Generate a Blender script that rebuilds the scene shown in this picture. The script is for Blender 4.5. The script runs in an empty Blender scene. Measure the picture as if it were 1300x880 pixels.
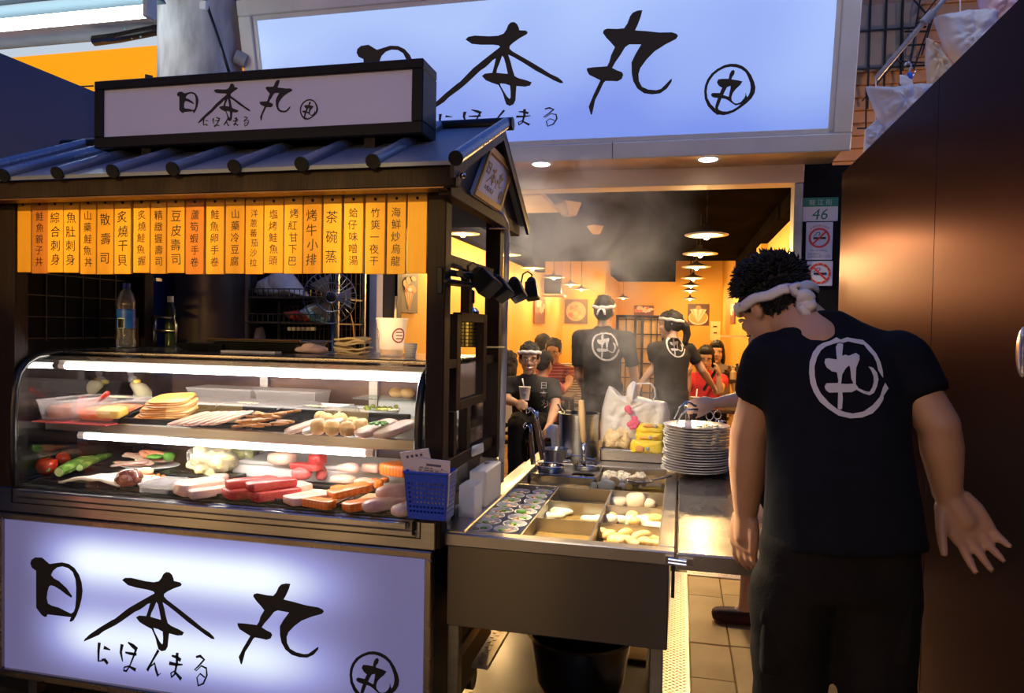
import bpy, bmesh, math, random
from mathutils import Vector, Matrix, noise
from mathutils.geometry import tessellate_polygon
random.seed(7)
PI = math.pi
SC = bpy.context.scene
COL = SC.collection

# ------------------------------------------------------------------ camera
# axes of the camera measured from the vanishing points of the stall front and the alley
F_PX = 916.0
CAM_H = 1.5
_d = Vector((215.0, -18.0, F_PX)).normalized()
_x = -Vector((-3913.0, -94.0, F_PX))
_x = (_x - _d * _x.dot(_d)).normalized()
_u = _x.cross(_d)
if _u.y > 0: _u = -_u
def img2world(v):
    return Vector((_x.dot(v), _d.dot(v), _u.dot(v)))
_cx, _cy, _cz = img2world(Vector((1, 0, 0))), img2world(Vector((0, -1, 0))), img2world(Vector((0, 0, -1)))
cam = bpy.data.cameras.new('camera')
cam.sensor_width = 36.0
cam.lens = F_PX / 1300.0 * 36.0
cam.clip_start = 0.05
cam.clip_end = 200
camo = bpy.data.objects.new('camera', cam)
COL.objects.link(camo)
camo.matrix_world = Matrix(((_cx.x, _cy.x, _cz.x, 0), (_cx.y, _cy.y, _cz.y, 0), (_cx.z, _cy.z, _cz.z, CAM_H), (0, 0, 0, 1)))
SC.camera = camo
def ray(px, py): return img2world(Vector((px - 650.0, py - 440.0, F_PX)))
def atY(px, py, y):
    r = ray(px, py); return r * (y / r.y) + Vector((0, 0, CAM_H))
def atX(px, py, x):
    r = ray(px, py); return r * (x / r.x) + Vector((0, 0, CAM_H))
def atZ(px, py, z):
    r = ray(px, py); return r * ((z - CAM_H) / r.z) + Vector((0, 0, CAM_H))

# ------------------------------------------------------------------ sky, street light, exposure
W = bpy.data.worlds.new('evening_sky'); SC.world = W; W.use_nodes = True
W.node_tree.nodes['Background'].inputs[0].default_value = (0.05, 0.14, 0.55, 1)
W.node_tree.nodes['Background'].inputs[1].default_value = 1.0
SC.view_settings.view_transform = 'Standard'
SC.view_settings.look = 'None'
SC.view_settings.gamma = 1.0
SC.view_settings.exposure = 0.0
SC.view_settings.use_curve_mapping = False
def light(name, kind, loc, energy, color, target=None, size=0.3, size_y=None, spot=None, blend=0.4):
    l = bpy.data.lights.new(name, kind); l.energy = energy; l.color = color
    if kind == 'AREA':
        l.size = size
        if size_y: l.shape = 'RECTANGLE'; l.size_y = size_y
    else: l.shadow_soft_size = size
    if kind == 'SPOT': l.spot_size = spot; l.spot_blend = blend
    o = bpy.data.objects.new(name, l); COL.objects.link(o); o.location = loc
    if target is not None:
        o.rotation_euler = (Vector(target) - Vector(loc)).to_track_quat('-Z', 'Y').to_euler()
    return o
# assumed dusk fill from the street, and assumed unseen spots on the menu planks
light('assumed_dusk_fill', 'AREA', (0.6, -3.4, 4.2), 32, (0.80, 0.82, 1.0), (-0.3, 2.6, 1.2), 3.0, 1.0)
for kk in range(6):
    sx_ = -2.36 + 0.275 * kk
    light('assumed_plank_spot', 'SPOT', (sx_ * 0.72 - 0.1, -1.9, 2.62), 540, (1.0, 0.67, 0.20), (sx_ + 0.06, 2.165, 1.775), 0.05, None, math.radians(7.6), 0.6)

# ------------------------------------------------------------------ materials
MATS = {}
def new_mat(name):
    m = bpy.data.materials.new(name); m.use_nodes = True
    return m, m.node_tree, m.node_tree.nodes['Principled BSDF']
def setin(b, **k):
    for n, v in k.items():
        s = b.inputs[n.replace('_', ' ')]
        s.default_value = v
def mat(name, col, rough=0.5, metal=0.0, emit=None, es=0.0, col2=None, ns=8.0, stretch=(1, 1, 1), bump=0.0, bs=40.0, alpha=1.0, trans=0.0, ior=1.45, coat=0.0, sheen=0.0, sss=0.0, spec=0.5, rvar=0.0):
    """principled material with procedural noise colour variation, fine bump and roughness variation"""
    if name in MATS: return MATS[name]
    m, nt, b = new_mat(name)
    c = tuple(col) + (1,)
    b.inputs['Base Color'].default_value = c
    b.inputs['Roughness'].default_value = rough
    b.inputs['Metallic'].default_value = metal
    b.inputs['Specular IOR Level'].default_value = spec
    b.inputs['IOR'].default_value = ior
    if alpha < 1: b.inputs['Alpha'].default_value = alpha
    if trans: b.inputs['Transmission Weight'].default_value = trans
    if coat: b.inputs['Coat Weight'].default_value = coat; b.inputs['Coat Roughness'].default_value = 0.08
    if sheen: b.inputs['Sheen Weight'].default_value = sheen
    if sss:
        b.inputs['Subsurface Weight'].default_value = sss
        b.inputs['Subsurface Radius'].default_value = (0.02, 0.008, 0.004)
    if emit:
        b.inputs['Emission Color'].default_value = tuple(emit) + (1,)
        b.inputs['Emission Strength'].default_value = es
    if col2 is not None or bump or rvar:
        tc = nt.nodes.new('ShaderNodeTexCoord'); mp = nt.nodes.new('ShaderNodeMapping')
        mp.inputs['Scale'].default_value = stretch
        nt.links.new(tc.outputs['Object'], mp.inputs[0])
        nz = nt.nodes.new('ShaderNodeTexNoise'); nz.inputs['Scale'].default_value = ns; nz.inputs['Detail'].default_value = 5
        nt.links.new(mp.outputs[0], nz.inputs['Vector'])
        if col2 is not None:
            r = nt.nodes.new('ShaderNodeValToRGB')
            r.color_ramp.elements[0].position = 0.32; r.color_ramp.elements[1].position = 0.68
            r.color_ramp.elements[0].color = c; r.color_ramp.elements[1].color = tuple(col2) + (1,)
            nt.links.new(nz.outputs[0], r.inputs[0]); nt.links.new(r.outputs[0], b.inputs['Base Color'])
        if rvar:
            mr = nt.nodes.new('ShaderNodeMapRange')
            mr.inputs[3].default_value = max(0.02, rough - rvar); mr.inputs[4].default_value = rough + rvar
            nt.links.new(nz.outputs[0], mr.inputs[0]); nt.links.new(mr.outputs[0], b.inputs['Roughness'])
        if bump:
            n2 = nt.nodes.new('ShaderNodeTexNoise'); n2.inputs['Scale'].default_value = bs; n2.inputs['Detail'].default_value = 3
            nt.links.new(mp.outputs[0], n2.inputs['Vector'])
            bp = nt.nodes.new('ShaderNodeBump'); bp.inputs['Strength'].default_value = bump; bp.inputs['Distance'].default_value = 0.01
            nt.links.new(n2.outputs[0], bp.inputs['Height']); nt.links.new(bp.outputs[0], b.inputs['Normal'])
    MATS[name] = m
    return m
def emat(name, col, s):
    if name in MATS: return MATS[name]
    m, nt, b = new_mat(name)
    b.inputs['Base Color'].default_value = (0.02, 0.02, 0.02, 1)
    b.inputs['Emission Color'].default_value = tuple(col) + (1,)
    b.inputs['Emission Strength'].default_value = s
    b.inputs['Specular IOR Level'].default_value = 0.1
    MATS[name] = m
    return m
def glassmat(name, tint=(1, 1, 1), refl=0.08, rough=0.02, haze=0.0):
    """thin clear sheet: lets light straight through, mirrors a little by the angle"""
    if name in MATS: return MATS[name]
    m = bpy.data.materials.new(name); m.use_nodes = True; nt = m.node_tree
    nt.nodes.clear()
    out = nt.nodes.new('ShaderNodeOutputMaterial')
    tr = nt.nodes.new('ShaderNodeBsdfTransparent'); tr.inputs[0].default_value = tuple(tint) + (1,)
    gl = nt.nodes.new('ShaderNodeBsdfGlossy'); gl.inputs['Roughness'].default_value = rough
    fr = nt.nodes.new('ShaderNodeLayerWeight'); fr.inputs[0].default_value = 0.25
    mr = nt.nodes.new('ShaderNodeMapRange'); mr.inputs[3].default_value = refl; mr.inputs[4].default_value = 0.7
    nt.links.new(fr.outputs['Fresnel'], mr.inputs[0])
    mx = nt.nodes.new('ShaderNodeMixShader')
    nt.links.new(mr.outputs[0], mx.inputs[0]); nt.links.new(tr.outputs[0], mx.inputs[1]); nt.links.new(gl.outputs[0], mx.inputs[2])
    last = mx
    if haze:
        df = nt.nodes.new('ShaderNodeBsdfDiffuse'); df.inputs[0].default_value = (0.9, 0.9, 0.92, 1)
        tl = nt.nodes.new('ShaderNodeBsdfTranslucent'); tl.inputs[0].default_value = (0.9, 0.9, 0.92, 1)
        a = nt.nodes.new('ShaderNodeAddShader'); nt.links.new(df.outputs[0], a.inputs[0]); nt.links.new(tl.outputs[0], a.inputs[1])
        m2 = nt.nodes.new('ShaderNodeMixShader'); m2.inputs[0].default_value = haze
        nt.links.new(mx.outputs[0], m2.inputs[1]); nt.links.new(a.outputs[0], m2.inputs[2])
        last = m2
    nt.links.new(last.outputs[0], out.inputs[0])
    MATS[name] = m
    return m
STEEL = mat('brushed_steel', (0.52, 0.50, 0.47), 0.30, 1.0, col2=(0.44, 0.42, 0.39), ns=6, stretch=(0.4, 0.4, 14), rvar=0.08, bump=0.02, bs=30)
STEEL.node_tree.nodes['Principled BSDF'].inputs['Anisotropic'].default_value = 0.85
STEEL.node_tree.nodes['Principled BSDF'].inputs['Anisotropic Rotation'].default_value = 0.25
STEEL_DK = mat('worn_steel', (0.34, 0.33, 0.32), 0.32, 1.0, col2=(0.24, 0.23, 0.22), ns=5, stretch=(1, 1, 3), rvar=0.1, bump=0.03, bs=12)
STEEL_SH = mat('shiny_steel', (0.70, 0.69, 0.67), 0.14, 1.0, rvar=0.05)
DWOOD = mat('dark_stained_wood', (0.012, 0.0065, 0.0045), 0.6, col2=(0.021, 0.0105, 0.007), ns=5, stretch=(6, 6, 0.6), bump=0.15, bs=18, spec=0.2)
BLACK = mat('black_metal', (0.007, 0.007, 0.008), 0.42, spec=0.3)
BLACKP = mat('black_plastic', (0.014, 0.014, 0.015), 0.28, rvar=0.06)
WHITEP = mat('white_plastic', (0.78, 0.78, 0.78), 0.4)
ROOFM = mat('grey_roof_sheet', (0.13, 0.15, 0.20), 0.42, 0.25, col2=(0.18, 0.20, 0.26), ns=3, bump=0.04)
INK = mat('black_sign_ink', (0.006, 0.007, 0.012), 0.5)

# ------------------------------------------------------------------ objects
BASE = {}            # world position of every object's origin
def thing(name, label, cat, loc=(0, 0, 0), group=None):
    o = bpy.data.objects.new(name, None); COL.objects.link(o)
    o.empty_display_size = 0.1
    o.location = loc; BASE[o] = Vector(loc)
    o['label'] = label; o['category'] = cat
    if group: o['group'] = group
    return o
def tag(o, label=None, cat=None, group=None, kind=None):
    if label: o['label'] = label
    if cat: o['category'] = cat
    if group: o['group'] = group
    if kind: o['kind'] = kind
    return o
def link_mesh(name, me, material, parent, origin):
    o = bpy.data.objects.new(name, me); COL.objects.link(o)
    if material is not None:
        mats = material if isinstance(material, (list, tuple)) else [material]
        for m in mats: me.materials.append(m)
    pb = BASE[parent] if parent is not None else Vector((0, 0, 0))
    o.location = origin - pb
    o.parent = parent
    BASE[o] = origin
    return o
def copy_tree(root, loc, rotz=0.0, label=None, group=None, scale=None):
    r = root.copy(); COL.objects.link(r); r.location = loc; BASE[r] = Vector(loc)
    r.rotation_euler = (0, 0, rotz)
    if scale: r.scale = scale if hasattr(scale, '__len__') else (scale,) * 3
    if label: r['label'] = label
    if group: r['group'] = group
    for ch in KIDS.get(root, []):
        c = ch.copy(); COL.objects.link(c); c.parent = r
        for g in KIDS.get(ch, []):
            d = g.copy(); COL.objects.link(d); d.parent = c
    return r
KIDS = {}
class MB:
    """collects shapes into one mesh"""
    def __init__(s): s.v = []; s.f = []; s.mi = []; s.cur = 0
    def add(s, vs, fs):
        n = len(s.v); s.v += [Vector(v) for v in vs]
        s.f += [tuple(n + i for i in f) for f in fs]; s.mi += [s.cur] * len(fs)
        return s
    def box(s, lo, hi, M=None):
        x0, y0, z0 = lo; x1, y1, z1 = hi
        vs = [(x0, y0, z0), (x1, y0, z0), (x1, y1, z0), (x0, y1, z0), (x0, y0, z1), (x1, y0, z1), (x1, y1, z1), (x0, y1, z1)]
        if M is not None: vs = [M @ Vector(v) for v in vs]
        return s.add(vs, [(0, 3, 2, 1), (4, 5, 6, 7), (0, 1, 5, 4), (1, 2, 6, 5), (2, 3, 7, 6), (3, 0, 4, 7)])
    def hexa(s, p):
        return s.add(p, [(0, 3, 2, 1), (4, 5, 6, 7), (0, 1, 5, 4), (1, 2, 6, 5), (2, 3, 7, 6), (3, 0, 4, 7)])
    def bar(s, a, b, w, h=None, up=(0, 0, 1)):
        a = Vector(a); b = Vector(b); h = h or w
        d = (b - a).normalized(); u = Vector(up)
        if abs(d.dot(u)) > 0.98: u = Vector((0, 1, 0))
        r = d.cross(u).normalized(); u = r.cross(d)
        r *= w / 2; u *= h / 2
        return s.hexa([a - r - u, a + r - u, a + r + u, a - r + u, b - r - u, b + r - u, b + r + u, b - r + u])
    def tube(s, pts, rad, n=10, cap=True, flat=1.0):
        pts = [Vector(p) for p in pts]; k = len(pts)
        rs = rad if hasattr(rad, '__len__') else [rad] * k
        prev = None; rings = []
        for i, p in enumerate(pts):
            t = (pts[min(i + 1, k - 1)] - pts[max(i - 1, 0)]).normalized()
            if prev is None:
                a = Vector((0, 0, 1)) if abs(t.z) < 0.9 else Vector((1, 0, 0))
                r = t.cross(a).normalized()
            else:
                r = (prev - t * prev.dot(t)).normalized()
            prev = r; u = r.cross(t)
            rings.append([p + (r * math.cos(2 * PI * j / n) + u * math.sin(2 * PI * j / n) * flat) * rs[i] for j in range(n)])
        vs = [v for R_ in rings for v in R_]; fs = []
        for i in range(k - 1):
            for j in range(n):
                fs.append((i * n + j, i * n + (j + 1) % n, (i + 1) * n + (j + 1) % n, (i + 1) * n + j))
        if cap:
            fs.append(tuple(range(n))[::-1]); fs.append(tuple((k - 1) * n + j for j in range(n)))
        return s.add(vs, fs)
    def lathe(s, prof, c=(0, 0, 0), n=24, M=None, sx=1, sy=1):
        c = Vector(c); vs = []; fs = []; k = len(prof)
        for r, z in prof:
            for j in range(n):
                v = Vector((r * math.cos(2 * PI * j / n) * sx, r * math.sin(2 * PI * j / n) * sy, z))
                if M is not None: v = M @ v
                vs.append(c + v)
        for i in range(k - 1):
            for j in range(n):
                fs.append((i * n + j, i * n + (j + 1) % n, (i + 1) * n + (j + 1) % n, (i + 1) * n + j))
        if prof[0][0] > 1e-6: fs.append(tuple(range(n))[::-1])
        if prof[-1][0] > 1e-6: fs.append(tuple((k - 1) * n + j for j in range(n)))
        return s.add(vs, fs)
    def ball(s, c, r, n=12, m=8, M=None):
        rr = r if hasattr(r, '__len__') else (r, r, r)
        prof = [(math.sin(PI * i / m), -math.cos(PI * i / m)) for i in range(m + 1)]
        prof[0] = (0, -1); prof[-1] = (0, 1)
        S = Matrix.Diagonal((rr[0], rr[1], rr[2]))
        if M is not None: S = M.to_3x3() @ S
        return s.lathe(prof, c, n, S)
    def poly(s, pts3, nrm, depth, holes=()):
        """flat outline (with holes) as a slab: front face at the outline, back along -nrm"""
        loops = [[Vector(p) for p in pts3]] + [[Vector(p) for p in h] for h in holes]
        nrm = Vector(nrm); flat = [p for l in loops for p in l]; N = len(flat)
        tris = tessellate_polygon(loops)
        vs = [p for p in flat] + [p - nrm * depth for p in flat]; fs = []
        for t in tris:
            a, b, c = [flat[i] for i in t]
            if (b - a).cross(c - a).dot(nrm) < 0: t = (t[0], t[2], t[1])
            fs.append(tuple(t)); fs.append((t[2] + N, t[1] + N, t[0] + N))
        o = 0
        for l in loops:
            k = len(l)
            for i in range(k):
                a, b = o + i, o + (i + 1) % k
                fs.append((a, b, b + N, a + N))
            o += k
        return s.add(vs, fs)
    def grid(s, fn, nu, nv):
        vs = [fn(i / nu, j / nv) for j in range(nv + 1) for i in range(nu + 1)]
        fs = [(j * (nu + 1) + i, j * (nu + 1) + i + 1, (j + 1) * (nu + 1) + i + 1, (j + 1) * (nu + 1) + i) for j in range(nv) for i in range(nu)]
        return s.add(vs, fs)
    def mark(s, i): s.cur = i; return s
    def build(s, name, material, parent=None, label=None, cat=None, group=None, kind=None, smooth=False, bevel=0.0, seg=1, sub=0, solid=0.0, origin=None, merge=False, auto=None):
        lo = Vector([min(v[i] for v in s.v) for i in range(3)]); hi = Vector([max(v[i] for v in s.v) for i in range(3)])
        if origin is None: origin = Vector(((lo.x + hi.x) / 2, (lo.y + hi.y) / 2, lo.z))
        origin = Vector(origin)
        me = bpy.data.meshes.new(name)
        me.from_pydata([v - origin for v in s.v], [], s.f)
        for i, p in enumerate(me.polygons): p.material_index = s.mi[i]
        bm = bmesh.new(); bm.from_mesh(me)
        if merge: bmesh.ops.remove_doubles(bm, verts=bm.verts, dist=1e-5)
        bmesh.ops.recalc_face_normals(bm, faces=bm.faces)
        if bevel:
            es = [e for e in bm.edges if len(e.link_faces) == 2 and e.calc_face_angle(0) > 0.6]
            bmesh.ops.bevel(bm, geom=es, offset=bevel, segments=seg, affect='EDGES', profile=0.6, clamp_overlap=True)
        bm.to_mesh(me); bm.free()
        if smooth:
            for p in me.polygons: p.use_smooth = True
        if smooth and auto is not None:
            me.set_sharp_from_angle(angle=auto)
        o = link_mesh(name, me, material, parent, origin)
        if parent is not None: KIDS.setdefault(parent, []).append(o)
        if solid:
            md = o.modifiers.new('solid', 'SOLIDIFY'); md.thickness = solid; md.offset = -1
        if sub:
            md = o.modifiers.new('sub', 'SUBSURF'); md.levels = sub; md.render_levels = sub
        return tag(o, label, cat, group, kind)
def struct(mb, name, material, label, **k):
    return mb.build(name, material, None, label=label, kind='structure', **k)
def rng(a, b): return random.uniform(a, b)
AUTO = math.radians(40)

# ------------------------------------------------------------------ brush lettering (outlines in metres on a sign plane)
def _trace(pts, ox, oy, sc, Y):
    return [(p.x, p.z) for p in (atY(ox + a / sc, oy + b / sc, Y) for a, b in pts)]
_sun = [(155,215),(165,180),(200,158),(270,160),(345,222),(400,215),(470,207),(540,222),(600,262),(645,325),(672,400),(682,480),(672,560),(650,640),(620,715),(590,765),(565,777),(552,768),(568,732),(450,718),(325,703),(318,725),(300,728),(270,710),(215,640),(213,500),(213,285),(170,255)]
_sunh = [(362,328),(385,285),(425,255),(480,245),(540,262),(585,300),(612,370),(620,450),(618,560),(610,640),(595,680),(565,700),(500,670),(440,640),(370,622),(330,600),(318,550),(325,490),(340,440),(360,425),(400,435),(460,470),(520,515),(570,545),(575,530),(520,455),(440,385),(390,360)]
_hon = [(345,230),(370,205),(430,193),(560,200),(640,195),(690,175),(715,140),(735,95),(760,72),(790,70),(815,90),(828,125),(830,145),(890,148),(905,165),(895,182),(830,218),(770,260),(738,290),(735,315),(760,340),(900,425),(1010,495),(1090,550),(1160,585),(1195,615),(1208,638),(1180,640),(1120,612),(1070,582),(960,520),(850,445),(770,395),(720,370),(738,435),(750,500),(768,570),(800,590),(870,610),(920,630),(905,660),(860,672),(780,665),(772,730),(765,800),(745,840),(710,855),(680,840),(668,800),(655,740),(635,690),(618,655),(560,635),(505,610),(472,570),(500,548),(568,540),(590,470),(607,405),(580,420),(540,460),(505,490),(460,520),(400,575),(330,640),(270,690),(160,770),(115,815),(30,870),(-25,905),(-15,878),(30,825),(130,735),(240,645),(270,625),(400,495),(520,400),(650,300),(640,285),(590,278),(480,278),(400,270)]
_honh1 = [(665,380),(640,445),(615,500),(605,540),(650,545),(708,550),(695,470),(680,400)]
_honh2 = [(632,640),(680,645),(722,660),(725,720),(722,775),(712,788),(690,765),(660,710),(640,670)]
_maru = [(185,245),(190,225),(215,213),(290,215),(340,210),(365,175),(385,125),(405,100),(440,85),(475,82),(462,130),(440,185),(420,225),(500,230),(600,240),(690,238),(725,250),(733,265),(720,285),(640,325),(560,375),(500,435),(455,495),(440,540),(443,590),(465,632),(510,652),(570,657),(605,648),(640,615),(670,585),(688,570),(685,595),(650,645),(600,680),(540,688),(480,680),(430,645),(400,590),(390,530),(390,455),(420,395),(463,325),(375,325),(345,345),(310,400),(270,455),(247,495),(280,512),(318,525),(328,545),(315,575),(285,592),(240,590),(195,590),(180,605),(150,665),(115,730),(98,800),(88,838),(80,838),(65,780),(100,700),(140,620),(158,585),(110,562),(75,545),(60,515),(60,497),(110,490),(210,483),(228,450),(240,405),(270,345),(235,305),(210,280)]
_ring = [(115,480),(125,390),(160,300),(220,215),(300,150),(400,95),(490,73),(580,75),(670,105),(740,160),(800,240),(845,340),(865,420),(855,500),(810,580),(740,650),(650,720),(560,780),(470,815),(400,830),(340,820),(310,825),(250,780),(170,695),(125,590)]
_ringh = [(152,480),(165,390),(200,310),(260,230),(330,175),(420,130),(500,117),(580,125),(650,150),(715,195),(755,270),(785,350),(795,420),(785,490),(760,545),(745,562),(680,640),(600,710),(530,752),(450,775),(380,770),(330,748),(280,730),(210,660),(165,575)]
_rm = [(215,520),(240,498),(300,500),(345,500),(360,460),(378,425),(330,395),(300,345),(320,300),(380,292),(470,292),(485,220),(510,175),(540,160),(560,185),(550,230),(520,270),(512,300),(600,312),(675,330),(640,385),(580,440),(535,500),(515,560),(520,610),(560,650),(600,655),(650,635),(700,580),(718,540),(722,490),(735,540),(745,560),(690,650),(640,668),(580,685),(530,655),(470,610),(420,585),(370,580),(345,650),(318,720),(330,750),(280,740),(280,690),(300,620),(318,575),(250,565),(220,545)]
_rmh = [(500,395),(450,415),(415,480),(395,530),(440,545),(475,555),(485,500),(500,430)]
_kana = [
 [[(190,140),(183,190),(182,255),(225,255)],[25,20,15,8]], [[(232,172),(290,190)],[22,6]], [[(212,246),(240,250),(268,276)],[8,20,18]],
 [[(400,160),(388,210),(405,268)],[28,20,6]], [[(455,150),(500,175),(538,200)],[8,25,25]], [[(430,212),(480,222),(532,230)],[10,18,16]],
 [[(528,200),(500,250),(470,300),(440,330),(415,325),(420,305),(460,300),(525,327)],[18,14,10,14,12,10,10,22]],
 [[(735,212),(680,275),(632,335)],[22,15,22]], [[(640,322),(700,292),(710,330),(730,372),(756,358)],[8,14,16,18,4]],
 [[(858,252),(900,262),(940,285)],[10,20,22]], [[(835,298),(900,310),(957,313)],[22,18,8]],
 [[(908,236),(905,300),(885,370),(855,387),(850,362),(880,350),(945,405)],[24,20,14,16,12,12,22]],
 [[(1082,270),(1120,266),(1157,290),(1110,325),(1067,350),(1085,356),(1130,328),(1176,345),(1182,390),(1150,440),(1102,452),(1090,400),(1120,377),(1162,402)],[14,18,18,12,8,7,9,12,14,14,12,9,9,8]]]
def strokepoly(pts, ws):
    P = [Vector(p) for p in pts]; L = []; R_ = []
    for i, p in enumerate(P):
        t = (P[min(i + 1, len(P) - 1)] - P[max(i - 1, 0)]).normalized(); n = Vector((-t.y, t.x))
        L.append(tuple(p + n * ws[i] / 2)); R_.append(tuple(p - n * ws[i] / 2))
    # a chain of quads, so loops may cross themselves
    return [[L[i], L[i + 1], R_[i + 1], R_[i]] for i in range(len(P) - 1)]
G_SUN = [(_trace(_sun, 20, 690, 8, 2.15), [_trace(_sunh, 20, 690, 8, 2.15)])]
G_HON = [(_trace(_hon, 550, 20, 7.335, 5.2), [_trace(_honh1, 550, 20, 7.335, 5.2), _trace(_honh2, 550, 20, 7.335, 5.2)])]
G_MARU = [(_trace(_maru, 735, 0, 5.87, 5.2), [])]
G_MARK = [(_trace(_ring, 885, 75, 11.74, 5.2), [_trace(_ringh, 885, 75, 11.74, 5.2)]), (_trace(_rm, 885, 75, 11.74, 5.2), [_trace(_rmh, 885, 75, 11.74, 5.2)])]
G_KANA = [(_trace(q, 100, 800, 7.222, 2.15), []) for pts, ws in _kana for q in strokepoly(pts, ws)]
def bbox(g):
    xs = [p[0] for o, h in g for p in o]; zs = [p[1] for o, h in g for p in o]
    return min(xs), min(zs), max(xs), max(zs)
def lettering(mb, glyph, box, O, U, V, N, lift=0.0015):
    """map a glyph into box (u0, v0, u1, v1) of the plane O + u U + v V and raise it as thin vinyl"""
    x0, z0, x1, z1 = bbox(glyph); u0, v0, u1, v1 = box
    def m(p): return O + U * (u0 + (p[0] - x0) / (x1 - x0) * (u1 - u0)) + V * (v0 + (p[1] - z0) / (z1 - z0) * (v1 - v0)) + N * lift
    for o, h in glyph: mb.poly([m(p) for p in o], N, lift * 0.9, [[m(p) for p in k] for k in h])
def pxbox(pxb, Y):
    """pixel box on the front plane at depth Y -> (x0, z0, x1, z1)"""
    x0, y0, x1, y1 = pxb
    a = atY(x0, (y0 + y1) / 2, Y); b = atY(x1, (y0 + y1) / 2, Y); t = atY((x0 + x1) / 2, y0, Y); d = atY((x0 + x1) / 2, y1, Y)
    return a.x, d.z, b.x, t.z
_txt = {}
def text_mb(mb, s, O, U, V, N, size, lift=0.001, center=True, w=None, depth=None):
    """print a line of type on a plane; glyphs come from Blender's own built-in font"""
    if s not in _txt:
        c = bpy.data.curves.new('type', 'FONT'); c.body = s; c.align_x = 'CENTER'; c.align_y = 'CENTER'; c.resolution_u = 2
        o = bpy.data.objects.new('type', c); COL.objects.link(o)
        dg = bpy.context.evaluated_depsgraph_get(); dg.update()
        me = bpy.data.meshes.new_from_object(o.evaluated_get(dg))
        _txt[s] = ([v.co.copy() for v in me.vertices], [tuple(p.vertices) for p in me.polygons])
        bpy.data.objects.remove(o); bpy.data.curves.remove(c); bpy.data.meshes.remove(me)
    vs, fs = _txt[s]
    if not vs: return
    cx = (min(v.x for v in vs) + max(v.x for v in vs)) / 2; cy = (min(v.y for v in vs) + max(v.y for v in vs)) / 2
    kx = size if w is None else w / max(1e-6, max(v.x for v in vs) - min(v.x for v in vs))
    mb.add([O + U * (v.x - cx) * kx + V * (v.y - cy) * size + N * lift for v in vs], fs)
# ================================================================== the building shell and the street arcade
X_, Y_, Z_ = Vector((1, 0, 0)), Vector((0, 1, 0)), Vector((0, 0, 1))
NF = Vector((0, -1, 0))
YELLOW = mat('yellow_wall_paint', (0.82, 0.47, 0.075), 0.6, col2=(0.86, 0.52, 0.095), ns=1.5, bump=0.03, bs=60)
CEILD = mat('dark_brown_ceiling', (0.008, 0.006, 0.005), 0.8, col2=(0.012, 0.009, 0.007), ns=2, spec=0.0)
CREAM = mat('cream_beam_paint', (0.70, 0.50, 0.33), 0.55, col2=(0.62, 0.43, 0.27), ns=2)
ARC = mat('grey_arcade_concrete', (0.42, 0.41, 0.40), 0.8, col2=(0.34, 0.33, 0.32), ns=2.5, bump=0.1)
CONC = mat('stained_white_concrete', (0.66, 0.65, 0.64), 0.8, col2=(0.30, 0.29, 0.29), ns=7, stretch=(1.2, 1.2, 0.35), bump=0.2, bs=25)
WHITEF = mat('white_sign_frame', (0.70, 0.70, 0.68), 0.42, col2=(0.62, 0.62, 0.60), ns=5)
TILE = mat('beige_floor_board', (0.54, 0.36, 0.14), 0.5, col2=(0.42, 0.26, 0.09), ns=3.5, rvar=0.12, bump=0.05)
TILED = mat('brown_shop_tile', (0.10, 0.065, 0.04), 0.35, col2=(0.07, 0.045, 0.03), ns=3, rvar=0.1)
DIRT = mat('wet_dark_floor', (0.055, 0.042, 0.03), 0.22, col2=(0.10, 0.075, 0.045), ns=2.2, rvar=0.14)
DPLATE = mat('tread_plate_metal', (0.62, 0.56, 0.46), 0.34, 1.0, rvar=0.1)
PART = mat('brown_lacquered_metal', (0.034, 0.027, 0.029), 0.30, 0.9)
PART.node_tree.nodes['Principled BSDF'].inputs['Specular Tint'].default_value = (0.40, 0.34, 0.34, 1)
PARTL = mat('dark_blue_grey_sheet', (0.022, 0.036, 0.105), 0.42, 0.2, rvar=0.05)
BLKW = mat('black_wall_paint', (0.007, 0.006, 0.006), 0.8, col2=(0.011, 0.010, 0.009), ns=2, spec=0.1)

# ---- floor
fl = struct(MB().box((-7, -4, -0.06), (5, 20.2, -0.012)), 'floor', DIRT, 'dark wet floor of the alley and the shop')
def tiles(x0, x1, ys, gap=0.0018):
    for a, b in zip(ys[:-1], ys[1:]):
        z = rng(-0.002, 0.002)
        MB().box((x0 + gap, a + gap, -0.03), (x1 - gap, b - gap, z)).build('tile', TILE, fl, bevel=0.004)
tiles(0.072, 0.262, [1.3, 1.95, 2.58, 3.213, 3.577, 4.229, 4.56])
tiles(0.262, 0.69, [1.5, 2.2, 2.9, 3.585, 4.29, 4.56])
xs = [-2.6 + 0.45 * i for i in range(9)]
for j in range(9):
    for i in range(8):
        a = 5.9 + 0.45 * j
        MB().box((xs[i] + .004, a + .004, -0.03), (xs[i + 1] - .004, a + .446, rng(-.001, .001))).build('tile', TILED, fl, bevel=0.003)
def tread(x0, x1, y0, y1, nm='tread_plate', z=0.0):
    o = MB().box((x0, y0, z - 0.03), (x1, y1, z + 0.004)).build(nm, DPLATE, fl, bevel=0.002)
    m = MB(); step = 0.03; k = 0; yy = y0 + 0.015
    while yy < y1:
        xx = x0 + 0.012 + (step / 2 if k % 2 else 0)
        while xx < x1 - 0.01:
            s = 1 if k % 2 else -1
            c = Vector((xx, yy, z + 0.004)); d = Vector((0.011, 0.006 * s, 0)); e = Vector((-0.002 * s, 0.0036, 0))
            m.add([c - d, c + e, c + d, c - e, c + Vector((0, 0, 0.0035))], [(0, 1, 4), (1, 2, 4), (2, 3, 4), (3, 0, 4)])
            xx += step
        yy += 0.0145; k += 1
    m.build('tread_stud', DPLATE, o, kind='stuff')
tread(-0.07, 0.070, 1.5, 4.6)
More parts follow.
